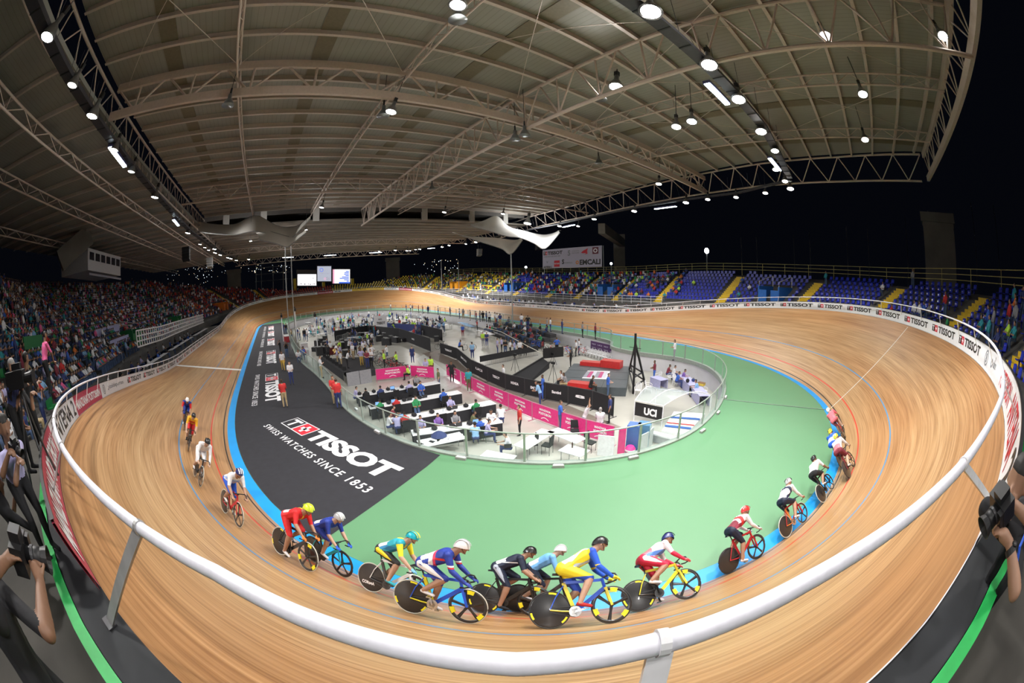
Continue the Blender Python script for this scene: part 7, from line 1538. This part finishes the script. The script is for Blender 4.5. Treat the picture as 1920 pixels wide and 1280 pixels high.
# television cameraman
hd = pd(22, 688, 6.3); bd = pd(30, 712, 6.1); tip = pd(62, 705, 5.9); f = tip-bd
J = pose_world(hd, f, 4.9, wl=pd(58, 738, 6.0), wr=pd(44, 722, 6.2), el=pd(62, 765, 6.1), er=pd(28, 770, 6.4))
figure('camera_operator', 'television camera operator in dark blue vest standing at the green-edged walk', J, outfit('navy', 'black', 0, 2, sleeve='black'), .014)
t = thing('television_camera', 'large black television camera on the tripod head of the operator in dark blue vest', 'camera', bd); ax = (tip-bd).normalized(); R = ax.to_track_quat('X', 'Z').to_matrix(); m = MB(); m.box((0, 0, 0), (.42, .16, .22), R=R); m.box(R @ V((.05, 0, .16)), (.2, .08, .08), R=R); m.build('camera_body', BLACK, parent=t); m = MB(); m.lathe([(.06, .2), (.075, .38), (.09, .42), (.085, .42)], (0, 0, 0), 14, axis=ax); m.build('lens', BLACK, parent=t); m = MB(); m.box(R @ V((-.05, .16, .14)), (.12, .1, .09), R=R); m.build('viewfinder', BLACK, parent=t)
t = thing('tripod', 'black tripod under the television camera', 'tripod', (bd.x+.05, bd.y-.05, 4.7)); hh = bd.z-4.7-.12
for k in range(3): m = MB(); a = 2*PI*k/3; m.tube([(0, 0, hh), (.4*math.cos(a), .4*math.sin(a), 0)], .022, 6); m.build('leg', DSTEEL, parent=t)
hd = pd(48, 672, 7.8)
figure('assistant', 'helper in black with curly hair just behind the television camera', pose_world(hd, V((1, -.3, 0)), hd.z-1.62, wl=hd+V((.2, .1, -.45)), wr=hd+V((.25, -.05, -.45)), el=hd+V((.0, .2, -.5)), er=hd+V((.0, -.25, -.5))), outfit('black', 'black', 1, 0), .018)
hd = pd(96, 560, 11.0)
hd = pd(84, 628, 13.0)
figure('steward', 'steward in pink checked shirt standing at the corner of the grandstand', pose_world(hd, V((1, -.6, 0)), hd.z-1.62, wl=hd+V((.1, .15, -.8)), wr=hd+V((.15, -.2, -.8)), el=hd+V((.0, .22, -.5)), er=hd+V((.0, -.25, -.5))), outfit('pink', 'black', 1, 0), .02)
hd = pd(-5, 905, 4.6)
figure('photographer', 'dark-clad photographer between the bent one and the picture corner, seen from the side', pose_world(hd, V((1, -.5, 0)), FZW, wl=hd+V((.3, 0, -.2)), wr=hd+V((.3, -.1, -.2)), el=hd+V((.1, .2, -.5)), er=hd+V((.1, -.25, -.5)), crouch=.1), outfit('black', 'black', 1, 0), .016)
# ------------------------------------------------------------------ behind the stands: pylons, banner, screens, booth, night
PYL = mat('pylon_concrete', (.16, .15, .13), .9, var=.15, scale=.4)
def pylon(px0, px1, py, d, z1, label, z0=-1):
    a = raydir((px0+px1)/2, py); h = math.hypot(a.x, a.y); c = V((CAM[0]+a.x/h*d, CAM[1]+a.y/h*d, 0)); w = (raydir(px1, py)-raydir(px0, py)).length*d; m = MB(); m.box((c.x, c.y, (z0+z1)/2), (w*.6, w, z1-z0), rz=math.atan2(a.y, a.x)); m.box((c.x, c.y, z1-.5), (w*.7, w*1.1, 1.0), rz=math.atan2(a.y, a.x)); return tag(m.build('concrete_pylon', PYL), label, 'pylon')
pylon(426, 451, 505, 118, 14.8, 'broad grey concrete pylon behind the red seats')
pylon(724, 749, 500, 126, 14.8, 'broad grey concrete pylon between the screens and the yellow seats')
pylon(1151, 1172, 490, 78, 15.2, 'grey concrete pylon behind the sponsor banner')
pylon(1732, 1788, 430, 47, 15.6, 'dark wide concrete pylon at the roof corner behind the blue seats')
a, b = pd(1166, 455, 76), aty(1128, 428, -30); m = MB(); m.bar(a, b, 1.1, 1.6); tag(m.build('concrete_beam', PYL), 'sloping concrete beam from the pylon to the roof above the banner', 'beam')
a, b = aty(112, 490, 41), aty(168, 440, 38); m = MB(); m.bar(a, b, 1.0, 2.2); tag(m.build('concrete_beam', PYL), 'sloping concrete beam above the top of the crowded grandstand, beside the commentary box', 'beam')
# sponsor banner over the blue seats
yb = -40.5; c = [aty(1018, 504, yb), aty(1129, 500, yb), aty(1129, 460, yb), aty(1018, 469, yb)]; BN = mat('banner_lilac_white', (.5, .48, .6), .6, var=.02)
q = quad('large pale banner with TISSOT, EMCALI and other sponsor marks hanging above the blue seats', [c[0], c[1], c[2], c[3]], BN, 'sponsor_banner', 'banner', .08)
def qf(c, off=.12):
    n = (c[1]-c[0]).cross(c[3]-c[0]).normalized(); n = n if n.dot(V(CAM)-c[0]) > 0 else -n
    return lambda u, v: (c[0].lerp(c[1], u)).lerp(c[3].lerp(c[2], u), v)+n*off
f = qf(c, .1); W_ = (c[1]-c[0]).length; f2 = qf(c, .13); x = MB()
add_rect(x, f, .02, .72, .055, .9, 0); add_rect(x, f, .056, .72, .09, .9, 1); add_rect(x, f2, .03, .84, .046, .87, 4); add_rect(x, f2, .036, .75, .041, .84, 4); add_rect(x, f2, .062, .79, .084, .82, 4); add_rect(x, f2, .071, .745, .076, .87, 4)
def tq(s, u, v, h, w, mi): add_text(x, s, f, u, v, h, mi, w=w, bold=.04)
tq('TISSOT', .1, .72, .18, .27, 0); tq('SWISS WATCHES SINCE 1853', .03, .6, .06, .3, 2); tq('5', .46, .6, .28, .045, 2); tq('REPUBLICA DE COLOMBIA', .53, .7, .05, .12, 2); tq('ALCALDIA DE CALI', .53, .8, .05, .12, 2)
x.add([f(.68+.11*a_, .62+.3*b_) for a_, b_ in ((0, .3), (.3, .62), (.65, .8), (1, 1), (.9, .55), (.95, .1), (.5, .02), (.75, .22), (.3, .2))], [(0, 1, 2, 3, 4, 7, 8), (4, 5, 6, 7)], 1)
add_rect(x, f, .86, .62, .95, .94, 3); add_ring(x, lambda u, v: f2(u, v), .905, .78, .018, .032, 4, 14, 3.2)
tq('ANTENA 2', .02, .04, .1, .16, 0); tq('V', .07, .28, .12, .04, 2); add_rect(x, f, .22, .08, .32, .4, 1); add_text(x, 'POSTOBON', f2, .225, .2, .08, 4, w=.09); tq('S', .36, .2, .24, .04, 0); tq('INDERVALLE', .41, .22, .07, .13, 2); add_ring(x, f, .62, .25, .012, .026, 5, 12, 3.5); tq('EMCALI', .66, .12, .26, .32, 0)
x.build('lettering', [INK, REDINK, GREYINK, mat('logo_maroon', (.15, .02, .04), .5), PALEINK, mat('logo_orange', (.7, .25, .03), .5)], parent=q)
for c_ in (c[2], c[3]): m = MB(); m.tube([c_+V((0, -.3, 0)), (c_.x, c_.y-.3, 3.0)], .07, 6); m.build('support_post', STEEL, parent=q)
# screens of the far end
def screen(label, px, kind, d=70.0):
    c = [atx(px[0], px[3], d), atx(px[2], px[3], d), atx(px[2], px[1], d), atx(px[0], px[1], d)]; t = thing('big_screen', label, 'screen'); n = (c[1]-c[0]).cross(c[3]-c[0]).normalized(); n = n if n.x < 0 else -n
    m = MB(); e = lambda u, v, o: (c[0].lerp(c[1], u)).lerp(c[3].lerp(c[2], u), v)+n*o; P = [e(-.06, -.06, 0), e(1.06, -.06, 0), e(1.06, 1.06 if kind != 'tv' else 1.4, 0), e(-.06, 1.06 if kind != 'tv' else 1.4, 0)]; m.add([tuple(p) for p in P]+[tuple(p-n*.9) for p in P], [(0, 1, 2, 3), (7, 6, 5, 4), (0, 4, 5, 1), (1, 5, 6, 2), (2, 6, 7, 3), (3, 7, 4, 0)]); m.build('case', mat('screen_case', (.1, .09, .1), .6), parent=t)
    m = MB(); add_rect(m, lambda u, v: e(u, v, .05), 0, 0, 1, 1)
    pic = m.build('picture', mat('screen_white_glow', (.9, .88, .9), emit=1.3 if kind != 'poster' else .45, var=.0) if kind != 'poster' else mat('poster_pale_glow', (.62, .66, .8), emit=.5, var=0), parent=t); m = MB(); g = lambda u, v: e(u, v, .1)
    if kind == 'list':
        add_rect(m, g, 0, 0, .09, 1, 1); add_rect(m, g, .35, 0, 1, .1, 0)
        for k, w in enumerate((.15, .3, .55, .42, .22, .3, .28, .2)): add_rect(m, g, .95-w, .12+.1*k, .95, .19+.1*k, 0); add_rect(m, g, .12, .14+.1*k, .25, .155+.1*k, 2)
        add_text(m, 'RESULTADOS', g, .3, .93, .05, 2, w=.5)
    elif kind == 'poster':
        add_ring(m, g, .3, .75, .1, .13, 0, 16); add_text(m, 'TISSOT UCI', g, .15, .48, .09, 3, w=.7); add_ring(m, g, .7, .18, .05, .09, 3, 10); add_ring(m, g, .55, .16, .05, .08, 1, 10); add_ring(m, g, .84, .16, .04, .07, 3, 10)
    else:
        for k in range(9): add_rect(m, g, .05+.1*k, .03+.05*math.sin(k*2.1)**2, .12+.1*k, .09+.13*abs(math.sin(k*1.7))**2, 3)
        add_rect(m, g, .8, .6, .86, .68, 3)
    m.build('picture_detail', [mat('screen_blue_glow', (.03, .1, .55), emit=1.0, var=0), mat('screen_pink_glow', (.8, .35, .5), emit=.8, var=0), mat('screen_dark', (.1, .1, .1), emit=0, var=0), mat('screen_grey_glow', (.4, .38, .42), emit=.6, var=0)], parent=t)
    for u in (.2, .8): m = MB(); p = e(u, -.05, -.5); m.tube([p, (p.x, p.y, 3.5)], .12, 6); m.build('support', DSTEEL, parent=t)
screen('bright television screen, first of the three screens, showing a washed-out picture', (558, 514, 593, 535), 'tv'); screen('pale poster screen with a round emblem, middle of the three', (595, 499, 621, 527), 'poster'); screen('white and blue results screen, last of the three', (624, 505, 656, 531), 'list')
t = thing('scaffold_frame', 'open steel frame of pipes standing behind the red seats beside the screens', 'scaffold')
for px in (480, 490, 512, 531, 546): m = MB(); a = atx(px, 536, 74); b = atx(px, 497, 74); m.tube([a-V((0, 0, 2)), b], .12, 5); m.build('upright', STEEL, parent=t)
for py in (500, 512, 525): m = MB(); m.tube([atx(478, py+3, 74), atx(512, py, 74), atx(548, py-3, 74)], .12, 5); m.build('ledger', STEEL, parent=t)
for px, l in ((553, 'between the frame and the first screen'), (607, 'under the poster screen'), (661, 'beside the results screen')): 
    m = MB(); a = atx(px, 548, 66); b = atx(px, 522 if px != 607 else 529, 66); w = .75; m.box(((a+b)/2), (w, w*1.2, (b-a).length)); tag(m.build('yellow_pillar', mat('pillar_yellow', (.75, .58, .02), .5)), 'yellow pillar rising from the far seats '+l, 'pillar')
# commentary box
yb = 40; c = [aty(165, 506, yb), aty(226, 517, yb), aty(226, 482, yb), aty(165, 464, yb)]; t = thing('commentary_box', 'grey hanging commentary box with six dark windows above the crowded grandstand', 'booth')
m = MB(); P = [tuple(p) for p in c]+[(p.x, p.y+5, p.z) for p in c]; m.add(P, [(0, 1, 2, 3), (7, 6, 5, 4), (0, 4, 5, 1), (1, 5, 6, 2), (2, 6, 7, 3), (3, 7, 4, 0)]); m.build('cabin', mat('booth_grey_panel', (.5, .5, .53), .6), parent=t); f = qf(c, .06)
for k in range(6): m = MB(); add_rect(m, f, .04+.16*k, .48, .16+.16*k, .84); m.build('window', mat('booth_dark_glass', (.01, .01, .02), .15), parent=t)
m = MB(); g = lambda u, v: f(u, v)-V((0, .02, 0)); add_rect(m, g, .02, -.22, 1.0, -.12); m.build('ledge', mat('booth_ledge', (.3, .3, .35), .6), parent=t)
# hanging side column heads, poles and floodlight mast outside
for i, (px, y0, y1) in enumerate(((1391, 445, 508), (1420, 445, 508), (1490, 440, 508), (1520, 435, 510), (1590, 425, 512), (1630, 420, 513), (1703, 405, 515), (1748, 395, 515), (1832, 380, 518), (1874, 385, 518), (828, 488, 520), (860, 488, 520))):
    m = MB(); a = pd(px, y1, 95); h = math.hypot(a.x-CAM[0], a.y-CAM[1]); dr = raydir(px, y0); zt = CAM[2]+dr.z/math.hypot(dr.x, dr.y)*h; m.tube([(a.x, a.y, 0), (a.x, a.y, zt)], .09, 6)
    tag(m.build('flag_pole', mat('pole_dim_grey', (.12, .12, .13), .6)), 'thin bare pole standing outside in the dark '+('behind the blue seats' if px > 1000 else 'behind the yellow seats'), 'pole', 'bare poles outside')
for px, py, yb_, d, l in ((1325, 470, 506, 150, 'tall bright floodlight mast outside above the blue seats'), (1146, 494, 512, 170, 'small distant floodlight mast beside the pylon'), (986, 501, 512, 170, 'small distant floodlight mast above the back rows')):
    a = pd(px, py, d); t = thing('floodlight_mast', l, 'floodlight'); m = MB(); m.tube([(a.x, a.y, 0), tuple(a)], .28, 8); m.build('shaft', STEEL, parent=t); m = MB(); k = 1.0 if d == 150 else .5; m.ell(a, (.9*k, .9*k, 1.1*k)); m.build('lamp_head', mat('flood_glow', (.9, .95, 1), emit=25, var=0), parent=t)
x = MB(); r5 = random.Random(3)
def glint(px, py, d, r): p = pd(px, py, d); x.ell(p, (r, r, r), 5, 4, r5.randrange(2))
for k in range(80): glint(r5.gauss(385, 42), 512+r5.gauss(0, 12), 500, r5.uniform(.15, .4))
for k in range(34): glint(r5.uniform(470, 545), r5.uniform(495, 512), 500, r5.uniform(.2, .5))
for k in range(34): glint(r5.gauss(822, 20), 500+r5.gauss(0, 8), 500, r5.uniform(.25, .6))
for k in range(12): glint(r5.uniform(235, 320), r5.uniform(478, 505), 500, r5.uniform(.25, .6))
tag(x.build('city_lights', [mat('city_warm_glow', (1, .8, .5), emit=1.6, var=0), mat('city_white_glow', (.8, .9, 1), emit=1.6, var=0)]), 'scattered small lights of the distant city hillside', 'city lights', kind='stuff')
# ------------------------------------------------------------------ the people that show largest as persons of their own, everybody farther off as one crowd
n_named = sum(1 for o in COL.objects if o.name.split('.')[0] == 'person')
MINOR.sort(key=lambda m: m[0]); NKEEP = max(0, 312-n_named)
for d, key, loc, rz, sh, tr, sk, h, label, group, cat, sc in MINOR[:NKEEP]: person(key, loc, rz, outfit(sh, tr, sk, h), label, group, cat, sc)
cols = sorted({m[4] for m in MINOR}); ci = {c: i for i, c in enumerate(cols)}; nb = len(cols); mm = MB(); r9 = random.Random(4)
for d, key, loc, rz, sh, tr, sk, h, label, group, cat, sc in MINOR[NKEEP:]:
    R = Matrix.Rotation(rz, 3, 'Z'); k = ci[sh]; st = key.startswith(('stand', 'walk')); up = .87 if st else (.35 if r9.random() < .06 else 0); p = loc
    det = d < 62; e = (8, 6) if d < 40 else (7, 5) if det else (5, 4)
    mm.ell(p+R @ V((.03, 0, .74+up)), (.085, .075, .115), e[0], e[1], nb, R); mm.ell(p+R @ V((.01, 0, .79+up)), (.095, .085, .09), 6, 4, nb+1, R)
    if det or st: mm.ell(p+R @ V((.0, 0, .36+up)), (.13, .2, .31), e[0], e[1], k, R)
    else: mm.box(p+R @ V((0, 0, .36+up)), (.2, .38, .5), k, R=R, taper=.85)
    if st:
        for sg in (1, -1): mm.bar(p+R @ V((0, sg*.09, .95)), p+R @ V((.02, sg*.1, .02)), .13, .13, nb+2); mm.bar(p+R @ V((0, sg*.2, 1.38)), p+R @ V((.12, sg*.18, 1.0)), .075, .075, k)
    elif det:
        for sg in (1, -1):
            mm.bar(p+R @ V((0, sg*.09, .1+up)), p+R @ V((.42-up*.5, sg*.1, .1)), .13, .13, nb+2); mm.bar(p+R @ V((.42-up*.5, sg*.1, .1)), p+R @ V((.42, sg*.1, -.36)), .1, .1, nb+2)
            mm.bar(p+R @ V((0, sg*.2, .5+up)), p+R @ V((.2, sg*.2, .28+up)), .08, .08, k); mm.bar(p+R @ V((.2, sg*.2, .28+up)), p+R @ V((.36, sg*.06, .3+up)), .06, .06, nb)
    else: mm.box(p+R @ V((.22, 0, .08)), (.45, .32, .14), nb+2, R=R)
tag(mm.build('crowd', [CL[c] for c in cols]+[SKINS[0], HAIRS[0], CL['denim']]), 'dense crowd of more distant spectators, press and team members all round the hall', 'crowd', kind='stuff')
long_ = sorted({o['label'] for o in COL.objects if 'label' in o.keys() and len(str(o['label']).replace(',', ' ').split()) > 16}); print('LONG', len(long_)); [print('LL', len(l.split()), l) for l in long_]
